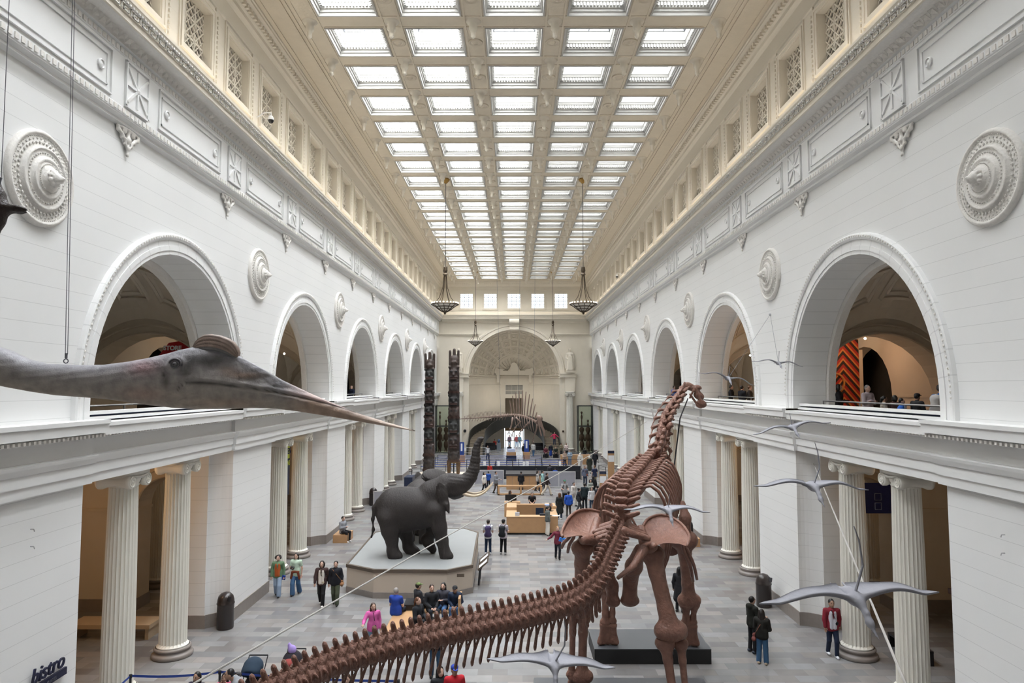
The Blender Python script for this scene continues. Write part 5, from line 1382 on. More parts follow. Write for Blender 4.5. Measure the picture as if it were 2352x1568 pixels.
for px, py, sp_, lab, yw, rl, pt, pole in FL:
    r = flier(px, py, sp_, lab, yw, rl, pt, {118: .84, 138: .95}.get(sp_, 1.05)); birds.append(r)
    Y = r.location.y; p = r.location; k = Y/1568
    b = MB()
    b.tube([Vector((0, .0, .02)), Vector((.10, .05, .35)), Vector((.06, .1, .62)), Vector((.0, .12, .78))] if sp_ > 250 else [Vector((0, 0, .02)), Vector((-.02, 0, .4))], [.016, .013, .010, .006] if sp_ > 250 else .008, 6); b.build('mounting_rod', M_fl, r)
# thin wires that carry the flock
def line(name, pts, r, lab, m=M_wire, cat='wire'):
    b = MB(); b.tube(pts, r, 6); return tag(b.build(name, m), lab, cat)
anc = Vector(at(1769, 722, 30)); anc = Vector((10.33, 10.33/ray(1769, 722)[0]*ray(1769, 722)[1], 0)); anc.z = EYE+ray(1769, 722)[2]*(10.33/ray(1769, 722)[0])
line('suspension_wire', [anc, birds[3].location], .006, 'thin wire from the wall hook to the flier between the right arches')
line('suspension_wire', [anc, birds[4].location], .006, 'thin wire from the wall hook down to the tilted flier')
b = MB(); b.ball(anc, .06, 8); tag(b.build('wall_hook', M_metal), 'small metal hook on the right wall between the first arches', 'hook')
# ropes
line('guy_rope', [at(410, 1590, 7.0), at(1010, 1240, 14), at(1300, 1078, 24), at(1485, 968, 44)], .012, 'long pale rope slanting from lower left across the hall to the skeleton neck', M_rope, 'rope')
line('guy_rope', [Vector(at(1862, 1048, 27.2)), at(2092, 1600, 7.4)], .017, 'thick pale rope running down across the right columns', M_rope, 'rope')
# ================================================================== TOTEM POLES
M_totem = vcol('carved_cedar', .6, .6, 22, .35, 6, .03)
def totem(name, top, bot, wt, wb, lab, seed, notch):
    rn = random.Random(seed); H = top; root = empty(name, bot, lab, 'totem pole')
    P = []; z = 0; segs = []
    def w(z): return wb+(wt-wb)*z/H
    P.append(cap((0, .12, .3), (0, .12, H-.9), wb*1.0, wt*.98))
    z = .95 if notch else .2
    while z < H-1.6:
        hgt = rn.uniform(.95, 1.5); ww = w(z); zc = z+hgt*.5; kind = rn.choice('ABC')
        P += [ell((0, -.05, zc), (ww*.99, ww*.99, hgt*.52))]
        if kind in 'AB':
            P += [ell((sg*ww*.42, -ww*.92, zc+hgt*.16), (.15, .10, .13)) for sg in (-1, 1)]
            P += [cap((-.30, -ww*.95, zc-hgt*.22), (.30, -ww*.95, zc-hgt*.22), .075), cap((-.27, -ww*.95, zc-hgt*.36), (.27, -ww*.95, zc-hgt*.36), .06)]
            P += [cap((0, -ww*.8, zc+hgt*.12), (0, -ww*(1.05 if kind == 'A' else 1.2), zc-hgt*.08), .08, .10)]
            P += [ell((sg*ww*.8, -.2, zc+hgt*.45), (.12, .16, .16)) for sg in (-1, 1)]
        else:
            P += [cap((sg*ww*.75, -ww*.5, zc+hgt*.3), (sg*ww*.35, -ww*.9, zc-hgt*.15), .12, .09) for sg in (-1, 1)]
            P += [cap((sg*ww*.85, -.25, zc-hgt*.35), (sg*ww*.5, -ww*.85, zc-.05*hgt), .13, .1) for sg in (-1, 1)]+[ell((0, -ww*.85, zc+hgt*.2), (.16, .14, .2))]
        segs.append((z, z+hgt, kind, rn.random())); z += hgt
    zt = z
    P += [cap((0, 0, zt-.2), (0, 0, H-.95), w(zt)*.8, w(zt)*.62), ell((0, -.15, H-1.15), (.32, .28, .3)), ell((.14, -.38, H-1.1), (.09, .07, .08)), ell((-.14, -.38, H-1.1), (.09, .07, .08))]
    P += [cap((-.36, 0, H-1.3), (-.38, 0, H-.12), .13, .11), cap((0, .05, H-1.0), (0, .05, H), .16, .14), cap((.36, 0, H-1.3), (.38, 0, H-.12), .13, .11)]
    if notch: P = P+[cap((-.40, 0, .05), (-.42, 0, 1.0), .15, .2), cap((.40, 0, .05), (.42, 0, 1.0), .15, .2)]
    if notch: P[0] = cap((0, .12, 1.5), (0, .12, H-.9), wb*1.0, wt*.98)
    V, F = sdf_mesh(P, .05, .06, cut=0.0)
    z_ = V[:, 2]; x_ = V[:, 0]; y_ = V[:, 1]
    pal = [(.036, .026, .022), (.042, .026, .022), (.028, .029, .027), (.055, .033, .026), (.018, .016, .016)]
    C_ = np.tile(np.array((.055, .036, .028)), (len(V), 1))
    for i, (a, b_, kd, rr) in enumerate(segs):
        m = (z_ >= a) & (z_ < b_); C_[m] = pal[i % 5]
        zc = (a+b_)/2; m2 = m & (np.abs(z_-(zc-(b_-a)*.29)) < .10) & (y_ < -.3); C_[m2] = (.06, .03, .024)
        m3 = m & (np.abs(np.abs(x_)-w(zc)*.42) < .11) & (np.abs(z_-zc-(b_-a)*.16) < .09) & (y_ < -.3); C_[m3] = (.01, .01, .01)
        m4 = m & (np.abs(z_-a) < .05); C_[m4] *= .4
    if notch: C_[z_ < 1.1] = (.13, .075, .035)
    new_mesh('carved_pole', V, F, M_totem, root, True, paint=C_)
    if notch:
        b = MB(); b.box(-.05, .05, .15, .25, 0, 1.6); b.build('steel_support', M_black, root)
    return root
b = MB(); b.box(-8.55, -3.95, 57.2, 63.0, 0, .86); tag(b.build('totem_plinth', mat('pale_plinth', (.60, .52, .43), .5, var=.05)), 'long low pale stone plinth carrying both totem poles', 'plinth')
totem('totem_pole', 10.75, (-7.55, 61.0, .865), .40, .50, 'tall dark carved totem pole, left one, worn black and brown figures', 5, False)
totem('totem_pole', 11.05, (-5.40, 61.4, .865), .46, .54, 'tall dark carved totem pole, right one, with arched opening at its foot', 11, True)
# ================================================================== PEOPLE
SKIN = {'l': (.52, .33, .25), 'm': (.36, .21, .14), 'd': (.12, .065, .04)}
def skin(k): return mat('skin_'+k, SKIN[k], .5, var=.06, scale=20)
M_eye = mat('eye_dark', (.02, .015, .012), .3)
HAIR = {'black': '15110f', 'brown': '3a261a', 'dark': '231a15', 'blond': '8f6a3f', 'grey': '8a8683', 'ginger': '5f3a20'}
def person(pos, rot, lab, h=1.72, pose='stand', arms='down', top='222428', bot='1d2430', shoe='1a1a1a', hair='dark', hs='short', sk='l', sleeve='long', legw=1.0, coat=0, skirt=None, hat=None, brim=True, ph=.5, fine=None, head=0.0, seat=.45, hood=False, inner=None, fat=1.0, group=None, lean=0.0):
    "rot in degrees: 0 faces the camera side (-Y)"
    q = h/1.75; Yd = math.hypot(pos[0], pos[1]); H_ = fine or min(.034, max(.016, Yd*.00062))
    root = empty('person', pos, lab, 'person', math.radians(rot), group)
    sit = pose == 'sit'; dz = (seat+.10-.92) if sit else 0
    zl = .92+dz
    def v(x, y, z): return Vector((x, y, z))
    if sit: legs = [[v(s*.09, 0, zl), v(s*.13, -.43, zl+.0), v(s*.13, -.42+.06*s*ph, .10)] for s in (-1, 1)]
    elif pose == 'walk': legs = [[v(s*.085, 0, .92), v(s*.09, -.06-s*.17*ph, .50), v(s*.08, .03-s*.36*ph, .10 if s*ph > 0 else .12)] for s in (-1, 1)]
    elif pose == 'kneel': legs = [[v(s*.09, 0, .92), v(s*.1, -.1, .5), v(s*.1, 0, .1)] for s in (-1, 1)]
    else: legs = [[v(s*.085, 0, .92), v(s*.10, -.01, .50), v(s*.115, .02, .10)] for s in (-1, 1)]
    ly = -lean*.45; lz = -lean*.12
    def T(x, y, z): return v(x, y+ly*max(0, (z-.95))/.45, z+dz+lz*max(0, (z-.95))/.45)
    A = {}
    for s, an in ((-1, arms if isinstance(arms, str) else arms[0]), (1, arms if isinstance(arms, str) else arms[1])):
        sh = T(s*.185, 0, 1.41)
        if an == 'down': el, ha = T(s*.245, .03, 1.13), T(s*.255, -.04, .88)
        elif an == 'swing': el, ha = T(s*.24, .12*s*ph, 1.15), T(s*.24, -.02+.22*s*ph, .93)
        elif an == 'phone': el, ha = T(s*.23, -.04, 1.13), T(s*.07, -.27, 1.20)
        elif an == 'lap': el, ha = T(s*.24, -.06, 1.12), T(s*.08, -.34, 1.02)
        elif an == 'cross': el, ha = T(s*.24, -.06, 1.12), T(-s*.06, -.19, 1.18)
        elif an == 'out': el, ha = T(s*.34, -.12, 1.20), T(s*.42, -.36, 1.18)
        elif an == 'side': el, ha = T(s*.36, .0, 1.20), T(s*.56, -.05, 1.10)
        elif an == 'face': el, ha = T(s*.24, -.18, 1.22), T(s*.08, -.19, 1.52)
        elif an == 'back': el, ha = T(s*.26, .10, 1.15), T(s*.08, .18, 1.0)
        else: el, ha = T(s*.23, -.05, 1.12), T(s*.18, -.33, 1.12)
        A[s] = (sh, el, ha)
    hd = T(0, -.02-.03*head, 1.63); nk = T(0, .01, 1.47)
    f = fat
    # one continuous body
    P = [ell(tuple(hd), (.076, .095, .112)), ell(tuple(hd+v(0, -.03, -.055)), (.052, .06, .055)), cap(nk-v(0, 0, .06), hd-v(0, -.01, .06), .055, .052), cap(hd+v(0, -.085, .0), hd+v(0, -.105, -.025), .014, .017), ell(tuple(hd+v(.076, .01, -.01)), (.014, .024, .032)), ell(tuple(hd+v(-.076, .01, -.01)), (.014, .024, .032)),
         cap(T(-.11, 0, 1.36), T(.11, 0, 1.36), .10), cap(T(0, 0, 1.3), T(0, 0, 1.05), .125*f, .115*f), cap(T(-.07, 0, .95), T(.07, 0, .95), .115*f)]
    for s in (-1, 1):
        sh, el, ha = A[s]; P += [cap(sh, el, .052, .040), cap(el, ha, .040, .027)]
        l = legs[s > 0]; P += [cap(l[0], l[1], .082, .055), cap(l[1], l[2], .055, .04), cap(l[2]-v(0, -.03, .03), l[2]-v(0, .095, .045), .030, .026)]
    V, F = sdf_mesh(P, H_, .035)
    b = MB(); b.add(V.tolist(), F.tolist()); 
    for s in (-1, 1):      # palm, four fingers and a thumb leaving the side of the palm
        sh, el, ha = A[s]; d = (ha-el).normalized(); sd = d.cross(Vector((0, 0, 1)) if abs(d.z) < .8 else Vector((0, 1, 0))).normalized(); pn = d.cross(sd)
        b.tube([ha-d*.01, ha+d*.04, ha+d*.085], [.024, .036, .034], 8, flat=.55)
        for k in range(4):
            L = (.062, .075, .070, .055)[k]; o_ = ha+d*.08+sd*(.027-.018*k)
            b.tube([o_, o_+d*L*.5+pn*.008, o_+d*L*.9+pn*.028], [.009, .0085, .007], 5)
        b.tube([ha+d*.02+sd*.03, ha+d*.05+sd*.052+pn*.01, ha+d*.08+sd*.058+pn*.025], [.011, .010, .008], 5)
    nb_ = len(b.f)
    for s in (-1, 1): b.ball(hd+v(s*.031, -.086, .012), .0125, 6, 1)
    b.ball(hd+v(0, -.088, -.052), (.024, .008, .006), 6, 2)
    for s in (-1, 1): b.tube([hd+v(s*.018, -.092, .034), hd+v(s*.046, -.082, .036)], .005, 4, 1)
    b.build('body', [skin(sk), M_eye, mat('lips', (.30, .11, .09), .5)], root, True)
    # clothes
    r_ = .020
    zh = .88-coat
    P = [cap(T(-.115, 0, 1.375), T(.115, 0, 1.375), .105), cap(T(0, 0, 1.34), T(0, 0, 1.08), .150*f, .140*f), cap(T(-.06, 0, 1.05), T(-.065, 0, max(.90, zh)), .135*f, .14*f), cap(T(.06, 0, 1.05), T(.065, 0, max(.90, zh)), .135*f, .14*f)]
    if coat > .05 and not sit: P += [cap(T(s*.06, .0, .92), T(s*.09, .01, zh), .14, .17) for s in (-1, 1)]
    for s in (-1, 1):
        sh, el, ha = A[s]
        P.append(cap(sh, el if sleeve == 'long' else sh.lerp(el, .55), .078, .064))
        if sleeve == 'long': P.append(cap(el, el.lerp(ha, .93), .062, .05))
    if hood: P.append(ell(tuple(T(0, .10, 1.46)), (.13, .08, .09)))
    P.append(cap(nk-v(0, 0, .05), nk, .075, .066))
    blob('top', P, cloth(top), root, h=H_, k=.04)
    if inner:
        P = [cap(T(sx*.045, -.072, 1.36), T(sx*.05, -.08, .92), .076, .078) for sx in (-1, 1)]; blob('shirt_front', P, cloth(inner), root, h=H_, k=.02)
    if skirt:
        P = [cap(T(0, 0, .98), T(0, 0, skirt), .15, .21)]; blob('skirt', P, cloth(bot), root, h=H_, k=.02)
    else:
        P = [cap(T(-.06, 0, .95), T(.06, 0, .95), .125*f)]
        for s in (-1, 1):
            l = legs[s > 0]; P += [cap(l[0], l[1], .098*f, .072*legw), cap(l[1], l[2]+v(0, 0, .0), .072*legw, .062*legw**2)]
        blob('trousers', P, cloth(bot), root, h=H_, k=.025)
    for s in (-1, 1):
        l = legs[s > 0]; a = l[2]
        V, F = sdf_mesh([cap(a-v(0, -.05, .05), a-v(0, .12, .055), .045, .038), cap(a, a-v(0, -.03, .04), .042, .05)], min(H_, .02), .03)
        V[:, 2] = np.maximum(V[:, 2], float(a.z)-.098)
        new_mesh('shoe', V, F, cloth(shoe, .6), root, True)
    # hair, hats
    hc = HAIR.get(hair, hair)
    if hs != 'bald':
        P = [ell(tuple(hd+v(0, .030, .028)), (.092, .098, .108))]
        if hs == 'long': P += [cap(hd+v(s*.055, .045, 0), hd+v(s*.085, .03, -.25), .052, .045) for s in (-1, 1)]+[cap(hd+v(0, .075, 0), hd+v(0, .09, -.30), .07, .06)]
        if hs == 'bob': P += [ell(tuple(hd+v(s*.06, .03, -.04)), (.06, .07, .10)) for s in (-1, 1)]+[ell(tuple(hd+v(0, .06, -.03)), (.10, .07, .11))]
        if hs == 'tail': P += [cap(hd+v(0, .12, .04), hd+v(0, .16, -.16), .035, .028)]
        if hs == 'bun': P += [ell(tuple(hd+v(0, .09, .10)), (.045, .045, .045))]
        if hs == 'curly': P += [ell(tuple(hd+v(.10*math.cos(t), .03+.05*math.sin(t*2), .0+.09*math.sin(t))), (.05, .05, .05)) for t in (0, .6, 1.2, 1.9, 2.6, 3.1)]
        blob('hair', P, cloth(hc, .5), root, h=min(H_, .02), k=.03)
    if hat:
        P = [ell(tuple(hd+v(0, .012, .065)), (.097, .105, .072))]
        if brim == 'wide': P += [ell(tuple(hd+v(0, 0, .05)), (.18, .18, .02))]
        elif brim: P += [ell(tuple(hd+v(0, -.12, .048)), (.065, .07, .014))]
        blob('hat', P, cloth(hat), root, h=min(H_, .02), k=.02)
    for ch in root.children: ch.scale = (q, q, q)
    if sit:
        for ch in root.children: ch.scale = (1, 1, 1)
    return root, A, T, q
def local(res, x, y, z):
    root, A, T, q = res; a = root.rotation_euler[2]
    return Vector((root.location.x+q*(x*math.cos(a)-y*math.sin(a)), root.location.y+q*(x*math.sin(a)+y*math.cos(a)), root.location.z+q*z))
def backpack(res, col, lab, strap=None):
    root = res[0]; r = empty('backpack', local(res, 0, 0, 0), lab, 'backpack', root.rotation_euler[2]); q = res[3]
    o = blob('bag_body', [cap((-.07, .23, 1.36), (.07, .23, 1.36), .10), cap((-.08, .25, 1.02), (.08, .25, 1.02), .115), cap((0, .24, 1.34), (0, .25, 1.05), .14), ell((0, .35, 1.10), (.11, .05, .12))], cloth(col), r, h=.025, k=.04); o.scale = (q,)*3
    b = MB()
    for s in (-1, 1): b.tube([(s*.10, .16, 1.44), (s*.12, -.02, 1.49), (s*.12, -.135, 1.36), (s*.14, -.12, 1.15), (s*.15, .1, 1.05)], .018, 5)
    o = b.build('strap', cloth(strap or col), r, True); o.scale = (q,)*3
def slung_bag(res, col, lab, side=1, strap=None, z=.85):
    root = res[0]; q = res[3]; r = empty('shoulder_bag', local(res, 0, 0, 0), lab, 'bag', root.rotation_euler[2])
    o = blob('bag_body', [cap((side*.27-.02, -.09, z), (side*.27-.02, .09, z), .075), cap((side*.25, -.05, z+.12), (side*.25, .05, z+.12), .05)], cloth(col), r, h=.02, k=.04); o.scale = (q,)*3
    b = MB(); b.tube([(side*.24, 0, z+.1), (side*.1, -.165, 1.2), (-side*.10, -.13, 1.44), (-side*.12, .05, 1.48), (side*.05, .16, 1.25), (side*.24, .05, z+.1)], .012, 5); o = b.build('strap', cloth(strap or col), r, True); o.scale = (q,)*3
def held(res, s, name, col, size, lab, cat):
    root, A, T, q = res; h_ = A[s][2]; d = (h_-A[s][1]).normalized()
    p = local(res, *(h_+d*.07)); b = MB(); b.box(-size[0]/2, size[0]/2, -size[1]/2, size[1]/2, -size[2]/2, size[2]/2)
    o = b.build(name, cloth(col, .5)); o.location = p; o.rotation_euler = (.3, .2, root.rotation_euler[2]); return tag(o, lab, cat)
FP = lambda x, y: flr(x, y)
# --- front left
p = person(FP(637, 1370), 8, 'person with curly dark hair in green patterned jacket, orange top and light jeans', 1.68, 'walk', 'down', '5f7a5c', '8fa0b5', '15130f', 'dark', 'curly', legw=1.25, inner='a8501e', ph=.5)
held(p, 1, 'leaflet', '1c3fa0', (.14, .02, .2), 'blue folded leaflet held by the curly-haired walker', 'leaflet')
p = person(FP(679, 1366), -5, 'person in pale mint tee and blue flared jeans carrying a camera', 1.70, 'walk', ('phone', 'down'), 'b9cdb9', '3f6185', '20202a', 'dark', 'long', sleeve='short', legw=1.3, ph=-.5)
held(p, -1, 'camera', '111111', (.14, .10, .10), 'small black camera held at the waist', 'camera')
j = blob('tied_jacket', [ell((0, 0, .98), (.19, .17, .09)), cap((-.12, -.14, .95), (-.16, -.12, .72), .05), cap((.12, -.14, .95), (.17, -.10, .7), .05)], cloth('7a3a22'), None, h=.025, k=.04); j.location = p[0].location; tag(j, 'rust jacket tied round the waist of the camera carrier', 'jacket')
p = person(FP(738, 1391), 4, 'person in brown cardigan and black trousers with white shoes', 1.74, 'walk', 'swing', '3d2a28', '101014', 'e8e6e2', 'dark', 'bob', ph=.6, legw=1.1, inner='cfc8c0'); slung_bag(p, 'b0a48c', 'small pale bag on the chest of the brown cardigan walker', .3, '6b6350', .95)
p = person(FP(770, 1390), 6, 'person in black sweater and green camouflage trousers', 1.72, 'walk', 'down', '14161f', '4a5240', '1a1a1a', 'dark', 'short', ph=.4, fat=1.08, legw=1.15); slung_bag(p, '8b6240', 'tan shoulder bag on the camouflage trousers walker', 1)
# --- bench group by the plinth
def seated(px, py, z=.45): return flr(px, py, z)
bench_y = 24.6
def bench(name, x0, x1, y0, y1, lab, z=.45, m=None, legs=True):
    r = empty(name, ((x0+x1)/2, (y0+y1)/2, 0), lab, 'bench'); X, Y = (x1-x0)/2, (y1-y0)/2
    b = MB(); b.box(-X, X, -Y, Y, z-.07, z); b.build('seat', m or M_oak, r)
    for sx in (-1, 1):
        for sy in ((-1, 1) if Y > X else (0,)):
            b = MB()
            if Y > X: b.box(-X, X, sy*(Y-.06)-.05, sy*(Y-.06)+.05, 0, z-.07)
            else: b.box(sx*(X-.05)-.05, sx*(X-.05)+.05, -Y, Y, 0, z-.07)
            if Y > X and sx > 0: continue
            b.build('end_panel', m or M_oak, r)
    return r
g1 = flr(905, 1440, .45); print('bench', g1, flr(1030, 1400, .45), flr(870, 1450, 0))
bench('oak_bench', -4.35, -3.55, 23.0, 26.0, 'oak plank bench running away from the camera in front of the elephant plinth')
bench('oak_bench', -3.45, -2.05, 25.4, 25.95, 'oak bench crossing behind the tail, seating four visitors')
b = MB(); b.box(-2.02, -1.94, 25.1, 26.0, 0, 1.0); tag(b.build('bench_end_screen', M_oak), 'tall oak end board at the right end of the visitor bench', 'board')
p = person((-4.25, 25.1, 0), 165, 'seated person with grey hair in royal blue tee, back to camera', 1.75, 'sit', 'lap', '1c3f9c', '20242e', '222222', 'grey', 'short', sleeve='short', fat=1.15)
person((-3.55, 25.75, 0), 125, 'seated person in black jacket and green knitted cap at the table', 1.72, 'sit', 'fwd', '23252b', '15171c', '111111', 'dark', 'short', hat='6a7a4a')
person((-3.02, 25.5, 0), 20, 'seated youth in black jacket looking left on the bench', 1.5, 'sit', 'lap', '17191f', '1c1f27', '222222', 'brown', 'short')
person((-2.62, 25.75, 0), -10, 'seated person with long black hair looking at a phone', 1.68, 'sit', 'phone', '3a3a44', '3f5f88', '222222', 'black', 'long')
person((-2.17, 25.75, 0), 0, 'seated person in navy sweater and black cap, head bowed', 1.78, 'sit', 'lap', '16263f', '35557d', '222222', 'black', 'short', sk='m', hat='14161c', fat=1.1, lean=.3)
person((-3.30, 23.9, 0), 60, 'person with ginger ponytail in black jacket crouched by the oak bench', 1.6, 'sit', 'lap', '15181f', '1a1c22', '222222', 'ginger', 'tail', seat=.48)
b = MB(); b.box(-4.05, -3.5, 25.5, 26.3, .46, .66); tag(b.build('game_box', M_black), 'flat black box on the bench beside the blue tee sitter', 'box')
p = person(head_at(857, 1384, 1.62), 25, 'person with long brown hair in bright pink hoodie and jeans', 1.62, 'stand', ('out', 'down'), 'c65a9a', '6a8098', 'dddddd', 'brown', 'long', hood=True, head=.5)
slung_bag(p, '15151a', 'black waist bag on the pink hoodie person', .2, '15151a', .98)
person(FP(1000, 1556), 178, 'person in black top and blue jeans standing behind the bony tail', 1.78, 'stand', 'down', '17181d', '2d4a66', '222222', 'dark', 'short', sleeve='short')
# --- bottom edge
person(head_at(1011, 1530, 1.66), 30, 'person with long black hair in black top at the bottom edge', 1.66, 'stand', 'down', '1c1d22', '20242e', '222222', 'black', 'long')
person(head_at(1044, 1526, 1.72), 15, 'person in red sweatshirt and blue cap with red brim', 1.72, 'stand', 'down', 'b51625', '20242e', '222222', 'dark', 'short', sk='m', hat='1e3a9a')
person(head_at(797, 1547, 1.62), 0, 'person with long brown hair, head just above the bottom edge below the tail', 1.62, 'stand', 'down', '55586a', '20242e', '222222', 'brown', 'long')
person(head_at(453, 1543, 1.6), -10, 'person with black hair in dark purple top at the left bottom edge', 1.6, 'stand', 'down', '1d1730', '20242e', '222222', 'black', 'long', sk='m')
person(head_at(517, 1545, 1.45), 10, 'girl with long black hair in pink top, hand at her face', 1.45, 'stand', 'face', 'a04a62', '20242e', '222222', 'black', 'long', sk='m')
person(head_at(546, 1544, 1.3), -30, 'curly-haired child beside the grey tee adult', 1.3, 'stand', 'down', '3a2a22', '20242e', '222222', 'black', 'curly', sk='m')
person(head_at(566, 1520, 1.78), -60, 'person in grey tee with head bowed, beside a dark stroller', 1.78, 'stand', 'fwd', '8b8d90', '20242e', '222222', 'black', 'short', sk='m', sleeve='short', lean=.5, head=1)
def stroller(px, py, zt, col, lab, ex=None):
    c_ = flr(px, py, zt); r = empty('stroller', (c_.x, c_.y, 0), lab, 'stroller')
    blob('hood', [ell((0, .15, .85), (.27, .30, .27)), ell((0, -.02, .8), (.26, .22, .2))], cloth(col), r, h=.03, k=.05, sub=[ell((0, -.35, .62), (.24, .38, .25), (0, 0, 0))])
    blob('seat', [cap((0, .2, .45), (0, -.1, .38), .2, .2), cap((0, .25, .5), (0, .3, .9), .18, .14)], cloth('17181c'), r, h=.03, k=.05)
    b = MB()
    for s in (-1, 1): b.tube([(s*.26, -.4, .12), (s*.26, .1, .5), (s*.26, .55, 1.02)], .015, 6); b.tube([(s*.26, .4, .12), (s*.26, 0, .5)], .015, 6)
    b.tube([(-.26, .55, 1.02), (.26, .55, 1.02)], .02, 6); b.build('frame', M_dmetal, r)
    for s in (-1, 1):
        for y in (-.4, .4):
            b = MB(); b.lathe([(.05, -.02), (.12, -.02), (.12, .02), (.05, .02)], (s*.29, y, .12), 14, ax='x'); b.build('wheel', M_black, r)
    return r
stroller(577, 1528, .95, '1f3345', 'stroller with navy hood parked behind the blue queue belt')
st2 = stroller(668, 1512, .95, '1b1620', 'dark stroller piled with a red and purple blanket above the tail')
o = blob('blanket', [ell((0, -.05, .86), (.2, .25, .14)), ell((.05, .1, .98), (.13, .14, .1))], cloth('8c3a35'), None, h=.03, k=.06); o.location = st2.location; tag(o, 'red knitted blanket heaped on the second stroller', 'blanket')
o = blob('soft_toy', [ell((0, .1, 1.16), (.12, .1, .13)), ell((-.08, .1, 1.28), (.05, .04, .08))], cloth('a58fd0'), None, h=.025, k=.04); o.location = st2.location; tag(o, 'lilac and white plush bundle on top of the second stroller', 'toy')
# queue barrier
def post(p, lab, k):
    r = empty('queue_post', p, lab, 'queue post', group=None)
    b = MB(); b.lathe([(0, 0), (.17, 0), (.17, .03), (.03, .05), (.03, .9), (.04, .91), (.04, 1.0), (0, 1.01)], seg=16); b.build('pole', M_dmetal, r, True); return r
qp = [flr(300, 1550, .98), flr(505, 1541, .98), flr(915, 1562, .98), flr(180, 1640, .98)]
for i, p in enumerate(qp): post((p.x, p.y, 0), ['queue post before the nearest left column', 'queue post beside the dark stroller', 'queue post below the bony tail near the bottom edge', 'queue post just under the left picture corner'][i], i)
for a_, b_, l in ((3, 0, 'blue queue belt rising from the lower left corner'), (0, 1, 'blue queue belt between the two left posts'), (1, 2, 'blue queue belt passing behind the strollers under the tail')):
    p0, p1 = qp[a_], qp[b_]; b = MB(); d = (p1-p0).length
    pts = [p0.lerp(p1, t/10)+Vector((0, 0, -.02-.06*math.sin(PI*t/10))) for t in range(11)]
    V = [(p.x, p.y, p.z+z) for z in (-.03, .03) for p in pts]; b.add(V, [(i, i+1, 12+i, 11+i) for i in range(10)]); b.add([(x, y+.004, z) for x, y, z in V], [(i, i+1, 12+i, 11+i) for i in range(10)])
    tag(b.build('queue_belt', M_blue), l, 'belt')
# --- middle distance
p = person(FP(1121, 1272), 180, 'person in white tee and blue jeans with purple and navy backpack', 1.75, 'stand', 'fwd', 'd8d8dc', '1c2f4a', 'c8c8cc', 'dark', 'short', sleeve='short'); backpack(p, '3b2f55', 'purple and navy backpack on the white tee person', '26304f')
p = person(FP(1156, 1272), 165, 'person in black cap, grey tee and black trousers with black backpack', 1.76, 'stand', 'fwd', 'b4acb4', '101014', '9a9a9a', 'black', 'short', sleeve='short', hat='14141c'); backpack(p, '14171d', 'black backpack on the black cap person')
p = person(FP(1281, 1284), 10, 'blond person in red plaid shirt and dark leggings with blue leaflets', 1.62, 'walk', ('side', 'fwd'), '6e2436', '12151f', '111111', 'blond', 'tail', ph=.3)
held(p, 1, 'leaflet', '2c7fd8', (.34, .05, .2), 'blue and white leaflets held by the plaid shirt walker', 'leaflet')
person(FP(1258, 1229), 110, 'person in grey top and white trousers standing at the oak desk', 1.68, 'stand', ('down', 'fwd'), '5f6663', 'dcd6cc', '111111', 'black', 'tail', legw=1.2)
person((2.05, 42.4, 0), 75, 'grey-haired staff person in black inside the oak desk', 1.6, 'stand', 'fwd', '15151a', '15151a', '111111', 'grey', 'short', lean=.3)
person(flr(1222, 1158, .45)+Vector((0, 0, -.45)), 0, 'seated person in black tee with forearms on knees behind the desk', 1.75, 'sit', 'lap', '14141c', '18202f', 'e8e8e8', 'dark', 'short', sleeve='short', lean=.4)
person(flr(1172, 1172, 0), 95, 'long-haired person at the small oak computer stand', 1.6, 'sit', 'fwd', '3a2f28', '222222', '222222', 'brown', 'long')
